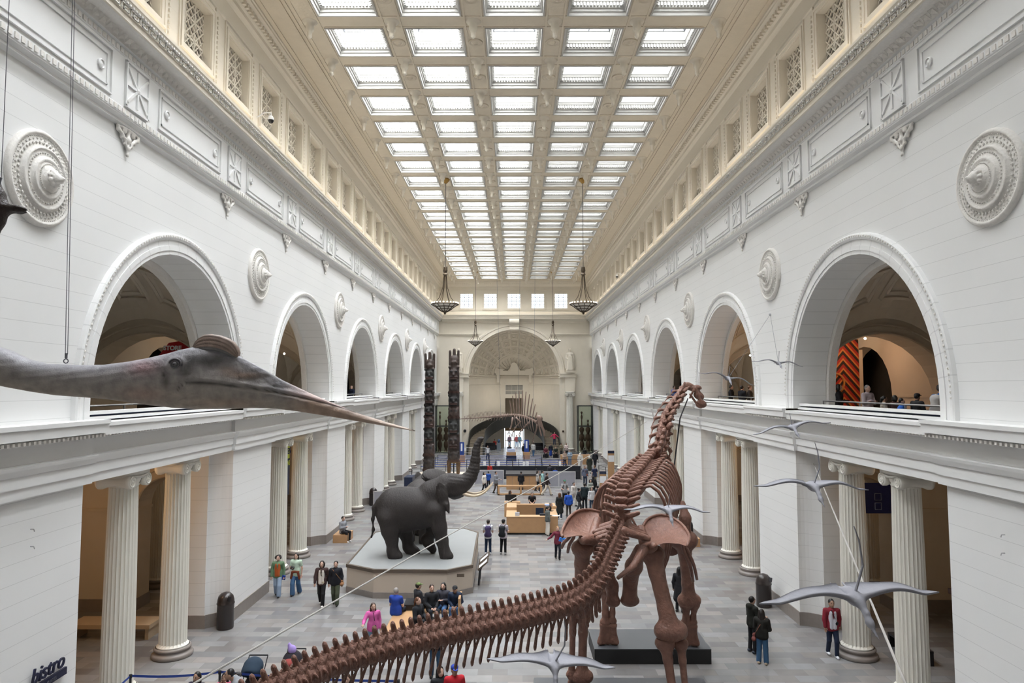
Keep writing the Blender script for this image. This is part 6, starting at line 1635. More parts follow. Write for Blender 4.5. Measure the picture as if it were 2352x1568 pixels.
MID = [
 (1286, 1192, 1.70, 150, '1c201e', '1b2940', 'ginger', 'long', 'stand', 'down', 'person with long auburn hair in long black coat right of the desk', dict(coat=.35)),
 (1306, 1186, 1.66, 175, '1f4fae', '3a332e', 'black', 'short', 'stand', 'down', 'person in bright blue sweater with dark jacket tied at the waist', {}),
 (1297, 1158, 1.78, 10, '9a9a9a', '181a22', 'dark', 'short', 'stand', 'fwd', 'person in grey tee and green cap holding a dark coat', dict(hat='2f6a50', sleeve='short')),
 (1318, 1162, 1.70, 40, 'cfc9c4', 'b9b6ae', 'black', 'short', 'walk', 'swing', 'person in pale shirt and pale trousers walking right', dict(ph=.5)),
 (1330, 1178, 1.68, 100, '14161c', '3b3a3c', 'black', 'bun', 'walk', 'swing', 'person in black jacket with hair bun and white headband', dict(ph=.6)),
 (1343, 1170, 1.84, 170, '15252a', '101318', 'black', 'short', 'stand', 'down', 'tall person in dark teal top and black trousers in the crowd', {}),
 (1356, 1152, 1.66, 30, '8f9590', 'a6a6a6', 'dark', 'long', 'stand', 'phone', 'person in grey-green top partly hidden in the crowd', {}),
 (1363, 1143, 1.70, 190, '17181c', '22242c', 'black', 'long', 'stand', 'down', 'person with long black hair at the right of the crowd', {}),
 (1359, 1172, 1.60, 20, 'cfcfd2', '25384f', 'brown', 'long', 'stand', 'down', 'person in white top and jeans just above the bony hip', {}),
 (1373, 1170, 1.66, 200, '2a2c34', '2a2c34', 'dark', 'short', 'stand', 'down', 'person in dark clothes behind the upright shoulder bone', {}),
 (1344, 1115, 1.72, 5, '5c6478', '1b2940', 'brown', 'long', 'walk', 'down', 'person in patterned blouse and navy trousers with orange bag', dict(ph=.3)),
 (1366, 1116, 1.76, 190, '1d2645', '8d8468', 'ginger', 'short', 'walk', 'down', 'person in navy tee and khaki trousers walking away', dict(sleeve='short', ph=.3)),
 (1333, 1078, 1.74, 180, 'd6d2cc', 'dcd8d2', 'e4e0da', 'bob', 'stand', 'down', 'person in long white robe and white headscarf', dict(coat=.6)),
 (1354, 1087, 1.72, 170, '262a22', 'd8d4cc', 'd6d0c8', 'bob', 'stand', 'down', 'person in dark olive cloak over a white robe', dict(coat=.45)),
 (1367, 1075, 1.78, 160, '14161e', '14161e', 'black', 'short', 'walk', 'swing', 'person in dark suit walking right', dict(ph=.5)),
 (1343, 1062, 1.72, 150, '101114', '101114', 'black', 'short', 'stand', 'phone', 'slim person in black near the glass case', {}),
 (1297, 1072, 1.70, 20, 'a89486', '23252c', 'dark', 'short', 'stand', 'phone', 'person in beige top and black trousers, left of a pair', {}),
 (1309, 1070, 1.72, 0, '8c9fb0', '4f6f92', 'brown', 'short', 'stand', 'cross', 'person in pale denim shirt and jeans, right of a pair', {}),
 (1413, 1138, 1.74, 200, '3a4450', '20222a', '23283c', 'short', 'stand', 'down', 'person in wide dark hat with turquoise pouch beside the sign post', dict(hat='262d45', brim='wide')),
 (1431, 1122, 1.74, 170, '9b7c5c', '8a6c50', 'black', 'bun', 'stand', 'cross', 'person in beige coat with dark curly hair near the right piers', dict(coat=.3, sk='d')),
 (1450, 1126, 1.74, 120, '15171f', '8a8f96', 'black', 'short', 'stand', 'fwd', 'person in black jacket at the foot of the right pier', dict(sk='d')),
 (1197, 1128, 1.62, 175, '16171d', '20222a', 'black', 'short', 'stand', 'down', 'child in black top in front of the oak counter', {}),
 (1235, 1127, 1.68, 90, 'a9a49e', '23252c', 'dark', 'long', 'walk', 'swing', 'person in white striped sweater behind the oak rail', dict(ph=.5)),
 (1246, 1130, 1.76, 85, '8fb4b4', '1f222c', 'black', 'short', 'walk', 'swing', 'person in aqua shirt walking right behind the oak rail', dict(ph=.6)),
 (1256, 1137, 1.76, 90, '2a1d1c', 'd6ccbc', 'dark', 'short', 'walk', 'swing', 'person in maroon top and cream trousers striding right', dict(ph=1.0, legw=1.2)),
 (1112, 1132, 1.68, 60, 'd2cdc6', '17181d', 'black', 'bob', 'walk', 'down', 'person in white blouse and black trousers beyond the tusks', dict(ph=.4)),
 (1139, 1133, 1.76, 60, '84878e', '4a3f38', 'black', 'short', 'walk', 'fwd', 'person in grey shirt and brown trousers beyond the tusk tips', dict(ph=.4)),
 (1120, 1057, 1.72, 10, '8d8d92', '1d2638', 'dark', 'short', 'stand', 'down', 'person in open dark jacket and white tee left of the street door', dict(inner='d8d8dc')),
 (1170, 1054, 1.72, 0, '14161f', '17191f', 'black', 'short', 'stand', 'phone', 'person in navy jacket standing before the bright street door', {}),
 (1204, 1052, 1.76, 20, '1a1816', '1a1a1a', 'black', 'short', 'stand', 'down', 'dark-clothed person left of the blue kiosk', {}),
 (1214, 1050, 1.78, -20, '2a2320', '1a1a1a', 'black', 'short', 'stand', 'down', 'dark-clothed person right of the blue kiosk', {}),
 (1225, 1048, 1.72, 160, 'b4b4b4', '3f6285', 'black', 'bun', 'walk', 'down', 'person in white top and jeans walking toward the stairs', dict(ph=.4)),
 (1265, 1050, 1.66, 10, '1b1f2c', '1c3c8f', 'black', 'long', 'stand', 'down', 'person in long royal blue skirt near the right stair', dict(skirt=.35)),
]
for px, py, h, rot, tp_, bt_, hr, hs, pose, arms, lab, kw in MID:
    r = person(FP(px, py), rot, lab, h, pose, arms, tp_, bt_, 'e0e0e0' if (px*7+py) % 3 == 0 else '1a1a1a', hr, hs, group=None, **kw)
    if px == 1413: backpack(r, '23424a', 'dark backpack with turquoise pouch on the wide-hat person')
    if px == 1297 and py == 1158: backpack(r, '1a1c24', 'black backpack straps on the green cap person')
    if px == 1344: slung_bag(r, 'a4522c', 'orange leather bag on the patterned blouse person', .6, '7a3a20', .95)
for px, py, rot, tp_, bt_, hr, lab in ((1254, 1052, 0, '5c2430', '20222a', 'black', 'seated person in maroon top by the right stair'), (1277, 1052, 0, '20261f', '14151a', 'black', 'seated person in dark green top with hands joined'), (1136, 1032, 30, 'a8342c', '1a1c22', 'dark', 'person in red jacket seated on the dark bench at left of the door')):
    person(FP(px, py)+Vector((0, .45, 0)), rot, lab, 1.7, 'sit', 'lap', tp_, bt_, '222222', hr, 'short')
    q_ = FP(px, py); b = MB(); b.box(q_.x-.35, q_.x+.35, q_.y+.25, q_.y+.75, .0, .43); tag(b.build('stool', M_black), 'low black block seat under the '+lab.split(' seated')[0].replace('seated ', '')[:50], 'stool')
person((5.2, 89.0, 1.1), 0, 'person in bright pink top on the right flight of stairs', 1.65, 'stand', 'side', 'c03058', '25304a', '222222', 'dark', 'bob')
for px, rot, col, bc, lab in ((1289, 20, '7c7460', '2a2c30', 'person in olive top behind the oak counter by the right stair'), (1301, -20, 'c9b8b4', '2a2c30', 'person in pale pink top behind the oak counter by the right stair')):
    person(head_at(px, 1017, 1.7), rot, lab, 1.7, 'stand', 'phone', col, bc, '222222', 'black', 'short', sk='m')
# ticket desk staff
for px, py, z, col, hat, lab in ((1125, 1064, 1.5, 'b02a20', None, 'white-haired person in red seated at the black ticket counter'), (1122, 1082, 1.4, '1c4a9c', None, 'person in royal blue leaning over the black ticket counter, left'), (1232, 1076, 1.4, '1d4fa8', None, 'person in blue bent over the ticket counter, middle'), (1263, 1066, 1.6, '1c1d28', None, 'person in dark hoodie at the ticket counter, right'), (1275, 1074, 1.45, '1b4798', None, 'person in royal blue seated at the ticket counter, right')):
    person(head_at(px, py, z), 170, lab, z*1.0, 'stand', 'fwd', col, '1a1c22', '111111', 'grey' if 'white' in lab else 'black', 'short')
# edges
p = person(flr(800, 1244, 0)+Vector((-.35, .1, 0)), 60, 'bearded person in grey hoodie seated on the oak block at the left pier', 1.78, 'sit', 'phone', '8b8d93', '1a1c22', 'e6e6e6', 'dark', 'short', head=.6)
q_ = flr(780, 1246); b = empty('oak_block', (q_.x, q_.y+.35, 0), 'low oak block seat against the left pier', 'bench'); bb = MB(); bb.box(-.35, .45, -.45, .9, 0, .43); bb.build('block', M_oak, b)
person(flr(1583, 1252, 0)+Vector((.2, .5, 0)), -120, 'bald person in black jacket seated against the right pier', 1.75, 'sit', 'lap', '14151a', '2a2c33', '222222', 'grey', 'bald')
q_ = flr(1592, 1256); b = empty('oak_block', (q_.x, q_.y+.5, 0), 'low oak block seat against the right pier', 'bench'); bb = MB(); bb.box(-.3, .4, -.45, .5, 0, .43); bb.build('block', M_oak, b)
person(flr(1562, 1405, 0), 150, 'person in long black coat glimpsed between the skeleton legs', 1.7, 'stand', 'down', '101116', '14151a', '111111', 'black', 'long', coat=.35)
p = person(flr(1752, 1524, 0), 150, 'person with long brown hair in black top and blue jeans, right foreground', 1.66, 'stand', 'fwd', '17150f', '35587a', 'b9a892', 'dark', 'long', legw=1.15)
slung_bag(p, '6e3a34', 'small brick-red handbag on the jeans person at right', 1, '8a5a48', .78)
p = person(flr(1743, 1505, 0)+Vector((-.1, .25, 0)), 110, 'person in black hooded jacket holding a blue leaflet, right foreground', 1.78, 'stand', 'fwd', '16180f', '101014', '2a3340', 'black', 'short', hood=True)
held(p, 1, 'leaflet', '2a78d0', (.30, .12, .12), 'bright blue leaflet held by the hooded jacket person', 'leaflet')
p = person(flr(1913, 1508, 0), -5, 'bearded person in crimson jacket, white tee and navy trousers', 1.80, 'walk', 'swing', '7d1828', '16233c', 'e8e8ee', 'black', 'short', sk='m', inner='c9c9d2', ph=.4)
slung_bag(p, '16181e', 'black chest bag on the crimson jacket person', .4, '16181e', 1.05)
person(Vector((12.35, 33.9, 0)), 160, 'person in black jacket and jeans between columns of the second right bay', 1.74, 'stand', 'phone', '101116', '2a3c55', 'dddddd', 'black', 'short')
person(Vector((13.2, 28.4, 0)), 10, 'dark figure standing behind the farther right column', 1.74, 'stand', 'fwd', '0f1014', '14151a', '111111', 'black', 'short')
person(Vector((12.6, 22.2, 0)), -60, 'seated person in dark clothes in the right aisle', 1.74, 'sit', 'lap', '1b1d22', '3a352e', '111111', 'black', 'short')
bench('aisle_bench', 12.45, 12.95, 21.7, 23.4, 'dark bench in the right aisle behind the first columns', .45, M_black)
# --- galleries upstairs
GZ = 6.955
def up(px, py, X, h): 
    p = ray(px, py); t = X/p[0]; return Vector((X, p[1]*t, GZ))
for px, py, h, X, rot, kw, lab in (
  (1926, 888, 1.74, 11.9, 60, dict(top='101014', hair='black', hs='bob'), 'person with dark hair in black leaning on the right balcony'),
  (1992, 895, 1.70, 12.2, 20, dict(top='b0a4a8', hair='grey', hs='short', arms='cross'), 'grey-haired person with pale top on the right balcony'),
  (2030, 909, 1.35, 11.7, 70, dict(top='a89f90', hair='black', hs='tail', sk='m'), 'girl in cream printed top at the right balcony rail'),
  (2055, 909, 1.38, 11.9, 100, dict(top='3a1f1c', hair='black', hs='bob'), 'child with dark bushy hair at the balcony rail'),
  (2070, 913, 1.30, 11.6, 60, dict(top='2f6ac8', hair='black', hs='short'), 'small boy in bright blue shirt at the balcony rail'),
  (2106, 909, 1.45, 11.9, 110, dict(top='17181d', hair='black', hs='short', hat='141419'), 'person in dark cap and jacket on the right balcony'),
  (2160, 895, 1.70, 11.7, 120, dict(top='24588f', hair='black', hs='short', hat='15151a', brim=False), 'person in blue jacket with pale backpack at the balcony end'),
  (1679, 884, 1.74, 11.8, 60, dict(top='101116', hair='black', hs='short'), 'dark figure on the second right balcony, left'),
  (1704, 886, 1.7, 11.8, 120, dict(top='1c1e26', hair='dark', hs='short'), 'dark-haired person on the second right balcony, middle'),
  (1722, 888, 1.7, 12.0, 60, dict(top='2a2320', hair='ginger', hs='short'), 'person with reddish hair on the second right balcony'),
  (1548, 884, 1.7, 11.6, 30, dict(top='1d4aa8', hair='black', hs='short'), 'person in royal blue on the third right balcony'),
  (808, 882, 1.74, -11.6, -30, dict(top='15203a', hair='grey', hs='bald'), 'bald person in navy at the third left balcony'),
  (817, 884, 1.74, -11.9, -30, dict(top='4a2a24', hair='dark', hs='short'), 'person in maroon behind the third left balcony rail')):
    g = up(px, py, X, h)
    r = person(g, rot, lab, h, 'stand', kw.pop('arms', 'fwd'), kw.pop('top'), '1a1c22', '111111', **kw)
    if 'backpack' in lab: backpack(r, 'a8a4a0', 'pale grey backpack on the blue jacket person upstairs')
# ================================================================== FURNITURE AND FITTINGS
def oak_slab(lab): pass
r = empty('information_desk', (1.03, 41.9, 0), 'square oak information desk with hollow centre in the middle of the hall', 'desk')
b = MB(); b.box(-1.48, 1.52, -1.45, -.9, .10, 1.0); b.box(-1.48, -.9, -.9, 2.2, .1, 1.0); b.box(.95, 1.52, -.9, 2.2, .1, 1.0); b.box(-.9, .95, 1.8, 2.2, .1, 1.18); b.build('counter', M_oak, r)
b = MB(); b.box(-1.42, 1.46, -1.38, 2.1, 0, .10); b.build('toe_kick', M_black, r)
b = MB(); b.box(-1.50, 1.54, -1.47, -.88, 1.0, 1.04); b.box(-1.5, -.88, -.88, .6, 1.0, 1.04); b.box(.93, 1.54, -.88, 1.0, 1.0, 1.04); b.box(-1.5, -.88, .6, 2.2, 1.0, 1.22); b.box(.93, 1.54, 1.0, 2.2, 1.0, 1.22); b.build('worktop', mat('light_oak_top', (.53, .345, .19), .4, var=.1), r)
for i in range(5):
    b = MB(); b.box(-1.45+i*.6, -.89+i*.6, -1.465, -1.45, .14, .95); b.build('front_panel', M_oak, r)
b = MB(); b.box(-.85, .9, -.85, 1.78, .02, .04); b.build('inner_floor', M_black, r)
c0 = empty('swivel_chair', (1.55, 41.9, 0), 'dark blue swivel chair inside the oak desk', 'chair')
b = MB(); b.box(-.25, .25, -.22, .22, .45, .53); b.build('seat', cloth('1e2b3f'), c0)
b = MB(); b.box(-.24, .24, .22, .29, .62, 1.25); b.build('backrest', cloth('1e2b3f'), c0)
b = MB(); b.tube([(0, 0, .06), (0, 0, .45)], .03, 8); [b.tube([(0, 0, .08), (.28*math.cos(a), .28*math.sin(a), .04)], .025, 5) for a in (0, 1.26, 2.5, 3.8, 5.0)]; b.build('pedestal', M_dmetal, c0)
for dx, dy, dz, sx, sy, sz, col, nm, lab in ((-.55, 40.65, 1.04, .26, .12, .22, 'c9ccd4', 'sign_holder', 'clear notice holder on the front of the oak desk'), (1.7, 40.7, 1.04, .5, .25, .02, 'e8e8ec', 'paper_stack', 'white papers at the right front of the oak desk'), (1.0, 40.85, 1.04, .45, .2, .10, '20242e', 'monitor_base', 'low dark screen lying on the oak desk front'), (2.15, 43.2, 1.22, .5, .4, .06, '8fa6d0', 'map_pile', 'pile of blue and white maps on the raised desk corner')):
    b = MB(); b.box(-sx/2, sx/2, -sy/2, sy/2, 0, sz); o = b.build(nm, cloth(col, .4)); o.location = (1.03+dx-.3 if nm != 'map_pile' else dx, dy, dz); tag(o, lab, nm.replace('_', ' '))
# small computer stand left behind the desk
r = empty('computer_stand', (-.15, 46.2, 0), 'small oak stand with a monitor left behind the information desk', 'stand')
b = MB(); b.box(-.5, .55, -.3, .3, 0, .95); b.build('cabinet', M_oak, r)
b = MB(); b.box(-.45, .3, -.05, 0, 1.05, 1.42); b.box(-.1, 0, -.05, .05, .95, 1.1); b.build('monitor', M_black, r)
# bench behind with end board
r = bench('oak_bench', .6, 3.0, 46.9, 47.6, 'oak bench behind the information desk with a tall end board')
b = MB(); b.box(1.14, 1.22, -.4, .4, 0, .95); b.build('end_board', M_oak, r)
# long oak rail bench
y_ = flr(1190, 1136).y
r = empty('oak_rail_bench', (0, y_, 0), 'long narrow oak rail bench spanning the hall middle', 'bench')
x0, x1 = flr(1143, 1136).x, flr(1245, 1136).x
b = MB(); b.box(x0, x1, -.2, .2, .62, .75); b.build('seat', M_oak, r); b = MB(); b.box(x0, x1, -.2, .2, .02, .10); b.build('foot_rail', M_oak, r)
for x in (x0, (x0+x1)/2, x1-.15):
    b = MB(); b.box(x, x+.16, -.2, .2, 0, .62); b.build('leg', M_oak, r)
# oak-fronted counter with dark top, black ticket counter behind
yc = flr(1200, 1124).y
x0, x1 = flr(1163, 1124).x, flr(1243, 1124).x
r = empty('oak_fronted_counter', ((x0+x1)/2, yc, 0), 'oak-fronted counter with dark stone top before the ticket desks', 'counter')
X = (x1-x0)/2
b = MB(); b.box(-X, X, 0, .5, 0, 1.15); b.build('front', M_oak, r); b = MB(); b.box(-X-.05, X+.05, -.05, 2.4, 1.15, 1.3); b.build('worktop', mat('dark_stone_top', (.045, .045, .05), .35), r)
for i in range(1, 6):
    b = MB(); b.box(-X+i*X/3-.01, -X+i*X/3+.01, -.01, 0, .02, 1.12); b.build('panel_joint', M_base, r)
yt = flr(1200, 1105).y+1.5
b = MB(); b.box(-4.2, 6.2, 0, 1.4, 0, 1.05); b.box(-4.2, 6.2, .0, .2, 1.05, 1.2); o = b.build('ticket_counter', mat('black_counter', (.012, .014, .02), .5)); o.location = (0, yt, 0); tag(o, 'long black ticket counter across the middle of the hall', 'counter')
for i, px in enumerate((1079, 1109, 1143, 1205, 1213, 1292)):
    q_ = flr(px, 1080, 1.2); b = MB(); b.box(-.12, .12, -.02, .02, 0, .42); b.box(-.09, .09, .0, .06, 0, .02); o = b.build('price_card', M_white); o.location = (q_.x, yt+.12, 1.2); tag(o, 'small white card on the ticket counter, %s from the left' % ords[i], 'card', 'white cards on the ticket counter')
# frosted low partitions
def partition(x0, x1, y, h, lab):
    r = empty('low_partition', ((x0+x1)/2, y, 0), lab, 'partition'); X = (x1-x0)/2
    b = MB(); b.box(-X, X, -.015, .015, .08, h-.05); b.build('panel', mat('grey_screen_fabric', (.33, .33, .37), .7), r)
    b = MB()
    for x in (-X, X, 0): b.box(x-.03, x+.03, -.03, .03, 0, h)
    b.box(-X, X, -.03, .03, h-.06, h); b.box(-X, X, -.03, .03, .03, .09); b.build('frame', mat('pale_frame', (.6, .6, .6), .4), r)
partition(flr(1245, 1120).x+.05, flr(1322, 1120).x, flr(1280, 1119).y, 1.35, 'grey screen panel right of the oak-fronted counter')
partition(flr(1085, 1126).x, flr(1155, 1126).x, flr(1120, 1126).y+3.2, 1.3, 'grey screen panel left of the oak-fronted counter')
partition(-10.0, -8.7, 49.2, 1.2, 'grey screen panel at the foot of the left pier')
b = MB(); b.box(-8.65, -8.0, 54.2, 55.8, 0, 1.5); tag(b.build('navy_cabinet', M_navy), 'navy cabinet at the left end of the totem plinth', 'cabinet')
# queue maze: posts and belts in rows
rows = [(1057, 1085, 1300, 12.2), (0, 0, 0, 0)]
ys_q = [66.5, 68.3, 70.2, 72.2, 74.3, 76.5]
pk = 0
pq = MB(); pq.lathe([(0, 0), (.16, 0), (.16, .03), (.028, .05), (.028, .95), (.04, .96), (.04, 1.02), (0, 1.03)], seg=10); pq0 = pq.build('queue_post', M_dmetal, None, True)
for j, y in enumerate(ys_q):
    xa, xb = (-9.0, 5.2) if j < 4 else (-8.5, 3.0)
    nx_ = 7
    for i in range(nx_):
        x = xa+(xb-xa)*i/(nx_-1)
        o = pq0 if pk == 0 else copy(pq0); pk += 1; o.location = (x, y, 0)
        tag(o, 'dark queue post in the blue belt maze before the stairs', 'queue post', 'posts of the queue maze')
    for z in (.93,):
        b = MB(); b.box(xa, xb, -.012, .012, z-.022, z+.022); o = b.build('queue_belt', M_blue); o.location = (0, y, 0); tag(o, 'blue belt of the queue maze, %s row from the counter' % ords[j], 'belt', 'belts of the queue maze')
# dark railings in front of maze
def railing(x0, x1, y, h, n, lab, m=M_dmetal, y1=None):
    y1 = y if y1 is None else y1
    r = empty('metal_railing', (x0, y, 0), lab, 'railing'); d = Vector((x1-x0, y1-y, 0))
    b = MB()
    for z in (h, h*.72, h*.44, h*.16): b.tube([(0, 0, z), (d.x, d.y, z)], .022 if z == h else .013, 5)
    b.build('rails', m, r)
    for i in range(n+1):
        p = d*(i/n); b = MB(); b.tube([(p.x, p.y, 0), (p.x, p.y, h)], .03, 6); b.build('post', m, r)
railing(-9.3, -6.9, 62.6, 1.15, 2, 'dark railing left of the totem poles')
railing(-4.4, 6.2, 63.9, 1.9, 5, 'tall dark railing behind the ticket counter')
railing(8.1, 9.6, 66, 1.1, 3, 'dark railing by the right wall below the glass case', y1=62.5)
railing(9.2, 9.9, 61.5, 1.1, 2, 'short dark railing at the right piers', y1=57)
railing(5.6, 9.5, 78, 1.1, 4, 'railing in front of the right glass case')
railing(-7.2, -3.4, 84.6, 1.15, 2, 'white gate railing across the left stair', mat('pale_frame', (.6, .6, .6), .4))
for i, x in enumerate((-6.2, -4.5)):
    b = MB(); b.box(-.3, .3, -.01, .01, -.18, .18); o = b.build('notice_card', M_white); o.location = (x, 84.585, .95); tag(o, 'white notice on the left stair gate, %s one' % ('left', 'right')[i], 'notice')
# kiosks with blue signs
def kiosk(x, y, lab, h=2.3, w=.55):
    r = empty('sign_kiosk', (x, y, 0), lab, 'kiosk')
    b = MB(); b.box(-w/2-.12, w/2+.12, -.3, .3, 0, .85); b.build('oak_base', M_oak, r)
    b = MB(); b.box(-w/2, w/2, -.06, .06, .85, h); b.build('blue_sign', mat('sign_blue', (.012, .05, .28), .5), r)
    b = MB(); b.box(-.10, .10, -.07, -.062, 1.3, h-.15); b.build('white_lettering', M_white, r)
kiosk(flr(1060, 1062).x, 78.5, 'blue sign kiosk on oak base left of the stairs, behind the right totem pole')
kiosk(flr(1210, 1058).x, 82.0, 'blue sign kiosk on oak base right of the street door')
# oak podium with papers before the door
r = empty('ticket_podium', (-.35, 80.5, 0), 'small oak podium with white papers before the street door', 'podium')
b = MB(); b.box(-.55, .55, -.3, .3, .55, 1.0); b.build('cabinet', M_oak, r); b = MB(); b.box(-.45, .45, -.25, .25, 1.0, 1.35); b.build('papers', cloth('b9c4e0', .5), r); b = MB(); b.box(-.65, .7, -.5, -.3, .55, .6); b.box(-.6, .6, -.45, .3, 0, .55); b.build('stand', M_black, r)
# oak counter by the right stair
q0 = flr(1284, 1060); b = MB(); b.box(0, 3.3, 0, .6, 0, 1.05); o = b.build('oak_counter', M_oak); o.location = (q0.x, 76.5, 0); tag(o, 'oak counter in front of the right stair foot', 'counter')
# tall oak sign posts at right
def signpost(px, py, htop, w, lab):
    p_ = flr(px, py); r = empty('wayfinding_post', (p_.x, p_.y, 0), lab, 'sign post')
    b = MB(); b.box(-w/2-.15, w/2+.15, -.25, .25, 0, .08); b.build('base', M_black, r)
    b = MB(); b.box(-w/2, w/2, -.07, .07, .08, htop); b.build('oak_panel', M_oak, r)
    b = MB(); b.box(-w/2+.02, w/2-.02, -.085, -.07, htop-.95, htop-.40); b.build('white_panel', M_white, r)
    b = MB(); b.box(-w/2, w/2, -.09, -.07, htop-.22, htop); b.build('navy_header', M_navy, r)
signpost(1385, 1128, 1.65, .55, 'short oak wayfinding post with white panel and navy header')
signpost(1404, 1118, 3.1, .55, 'tall oak wayfinding post by the right piers')
p_ = flr(1433, 1162); r = empty('wayfinding_post', (p_.x, p_.y, 0), 'low sign with blue panel and white arrow just above the skeleton ribs', 'sign post')
b = MB(); b.box(-.3, .3, -.05, .05, 0, 1.1); b.build('oak_panel', M_oak, r); b = MB(); b.box(-.34, -.02, -.07, -.05, .8, 1.15); b.build('blue_panel', mat('sign_blue', (.012, .05, .28), .5), r); b = MB(); b.box(.02, .34, -.07, -.05, .85, 1.15); b.build('navy_panel', M_navy, r)
b = MB(); b.box(.15, .20, -.08, -.07, .93, 1.07); b.prism([(.10, 1.0), (.175, 1.09), (.25, 1.0)], 'y', -.082, -.07); b.build('arrow', M_white, r)
# waste bins
def bin_(p, lab, s=1.0):
    r = empty('waste_bin', (p.x, p.y, 0), lab, 'bin')
    b = MB(); b.lathe([(0, 0), (.27, 0), (.29, .03), (.29, .84), (.305, .86), (.305, .90), (.29, .92), (.285, 1.0), (.25, 1.13), (.17, 1.22), (.06, 1.26), (0, 1.265)], seg=28); b.build('body', mat('brown_black_enamel', (.030, .022, .020), .3, spec=.6), r, True)
    b = MB(); M = Matrix.Translation((.14, -.17, 1.08)) @ Matrix.Rotation(-.7, 4, 'Z') @ Matrix.Rotation(-.45, 4, 'X'); b.box(-.13, .13, -.03, .03, -.08, .08, M=M); b.build('flap', M_black, r)
bin_(flr(517, 1442), 'domed dark brown waste bin beside the nearest left pier')
bin_(flr(857, 1160), 'domed dark waste bin by the far left pier beyond the elephant')
bin_(flr(1752, 1392)+Vector((.05, 0, 0)), 'domed dark waste bin at the right pier behind the foreground pair')
# ceiling-hung cameras
for x, y, z, s, lab in ((-9.5, 26.0, 19.15, 1, 'white dome security camera on a bent arm under the left attic windows'), (9.5, 62.6, 18.95, -1, 'small dome security camera on an arm high on the right wall')):
    r = empty('security_camera', (x, y, z), lab, 'camera')
    b = MB(); b.tube([(-s*.55, 0, -.05), (-s*.25, 0, .14), (0, 0, .13), (0, 0, .02)], .025, 6); b.build('arm', M_plain, r); b = MB(); b.lathe([(0, .02), (.07, 0), (.11, -.08), (.11, -.16)], seg=14); b.build('housing', M_plain, r, True)
    b = MB(); b.lathe([(.105, -.16), (.10, -.22), (.06, -.28), (0, -.30)], seg=14); b.build('dome', M_black, r, True)
# loudspeaker discs on the end pilaster
for z, rr in ((1.9+.9, .2),):
    b = MB(); b.lathe([(0, 0), (rr, 0), (rr, .08), (rr*.8, .1), (0, .06)], seg=20, ax='y'); o = b.build('wall_clock', M_black); o.location = (-6.55, YB-.2, 2.75); tag(o, 'round dark disc on the pilaster left of the stairs', 'wall speaker')
b = MB(); b.box(-.13, .13, -.03, .03, -.13, .13); o = b.build('wall_plaque', M_bronze); o.location = (6.5, YB-.16, 2.7); tag(o, 'small dark square plaque on the pilaster right of the stairs', 'plaque')
# people outside the street door
for x, col, bc, lab in ((-.7, '5c4a5a', '3a4a60', 'person outside the street door at left, legs in daylight'), (.35, 'a04a50', '5f7f9f', 'person in red outside the street door'), (.8, '5f7f8f', '40607f', 'person in blue outside the street door')):
    person(Vector((x, 102.0, -.3)), 10, lab, 1.75, 'stand', 'down', col, bc, '555555', 'dark', 'short')
# dark seats by the door
for x, lab in ((-3.7, 'left'), (3.7, 'right')):
    b = MB(); b.box(-1.1, 1.1, -.3, .3, 0, .45); b.box(-1.1, 1.1, .2, .35, .45, .95); o = b.build('dark_settee', M_black); o.location = (x, 93.8, 0); tag(o, 'low black settee under the stair bridge, %s of the door' % lab, 'settee')
r = empty('stroller_stand', (-2.1, 93.5, 0), 'grey water dispenser with blue top left of the street door', 'dispenser')
b = MB(); b.box(-.28, .28, -.2, .2, 0, 1.0); b.build('cabinet', cloth('6f7780'), r); b = MB(); b.lathe([(0, 1.0), (.15, 1.02), (.17, 1.2), (.16, 1.45), (0, 1.5)], seg=14); b.build('bottle', cloth('2a4a70', .3), r, True)
# ================================================================== SIGNS AND BANNERS
def text(body, name, loc, rot, size, m, parent=None, ext=.01, shear=0, bold=0, ax='LEFT'):
    c = bpy.data.curves.new(name, 'FONT'); c.body = body; c.size = size; c.extrude = ext; c.shear = shear; c.offset = bold; c.align_x = ax
    c.materials.append(m); o = bpy.data.objects.new(name, c); C.objects.link(o); o.location = loc; o.rotation_euler = rot
    bpy.context.view_layer.update()
    me = bpy.data.meshes.new_from_object(o.evaluated_get(bpy.context.evaluated_depsgraph_get())); bpy.data.objects.remove(o)
    o = bpy.data.objects.new(name, me); C.objects.link(o); o.location = loc; o.rotation_euler = rot
    if parent: o.parent = parent
    return o
M_signnavy = mat('sign_navy', (.006, .008, .035), .4)
# restaurant sign on the nearest left pier
r = empty('restaurant_sign', (-10.33, 14.15, 1.9), 'dark raised bistro lettering with a slanted bar on the nearest left pier', 'sign')
p0 = onp = None
A_ = at(62, 1562, 14.0)
def onx(px, py, X):
    r_ = ray(px, py); t = X/r_[0]; return Vector((X, r_[1]*t, EYE+r_[2]*t))
L0 = onx(70, 1578, -10.27); L1 = onx(146, 1520, -10.27)
r.location = L0
d = L1-L0; ang = math.atan2(d.z, d.y)
t_ = text('bistro', 'lettering', (0, 0, .02), (PI/2, 0, PI/2), d.length/2.35, M_signnavy, r, .018, .22, .004)
b = MB(); b.box(-.05, 0, -.55, d.length*1.12, -.20, -.04); b.build('bar', M_signnavy, r)
text('COFFEE  PLATES', 'small_lettering', (.012, .1, -.165), (PI/2, 0, PI/2), .10, mat('sign_grey', (.12, .12, .14), .5), r, .002)
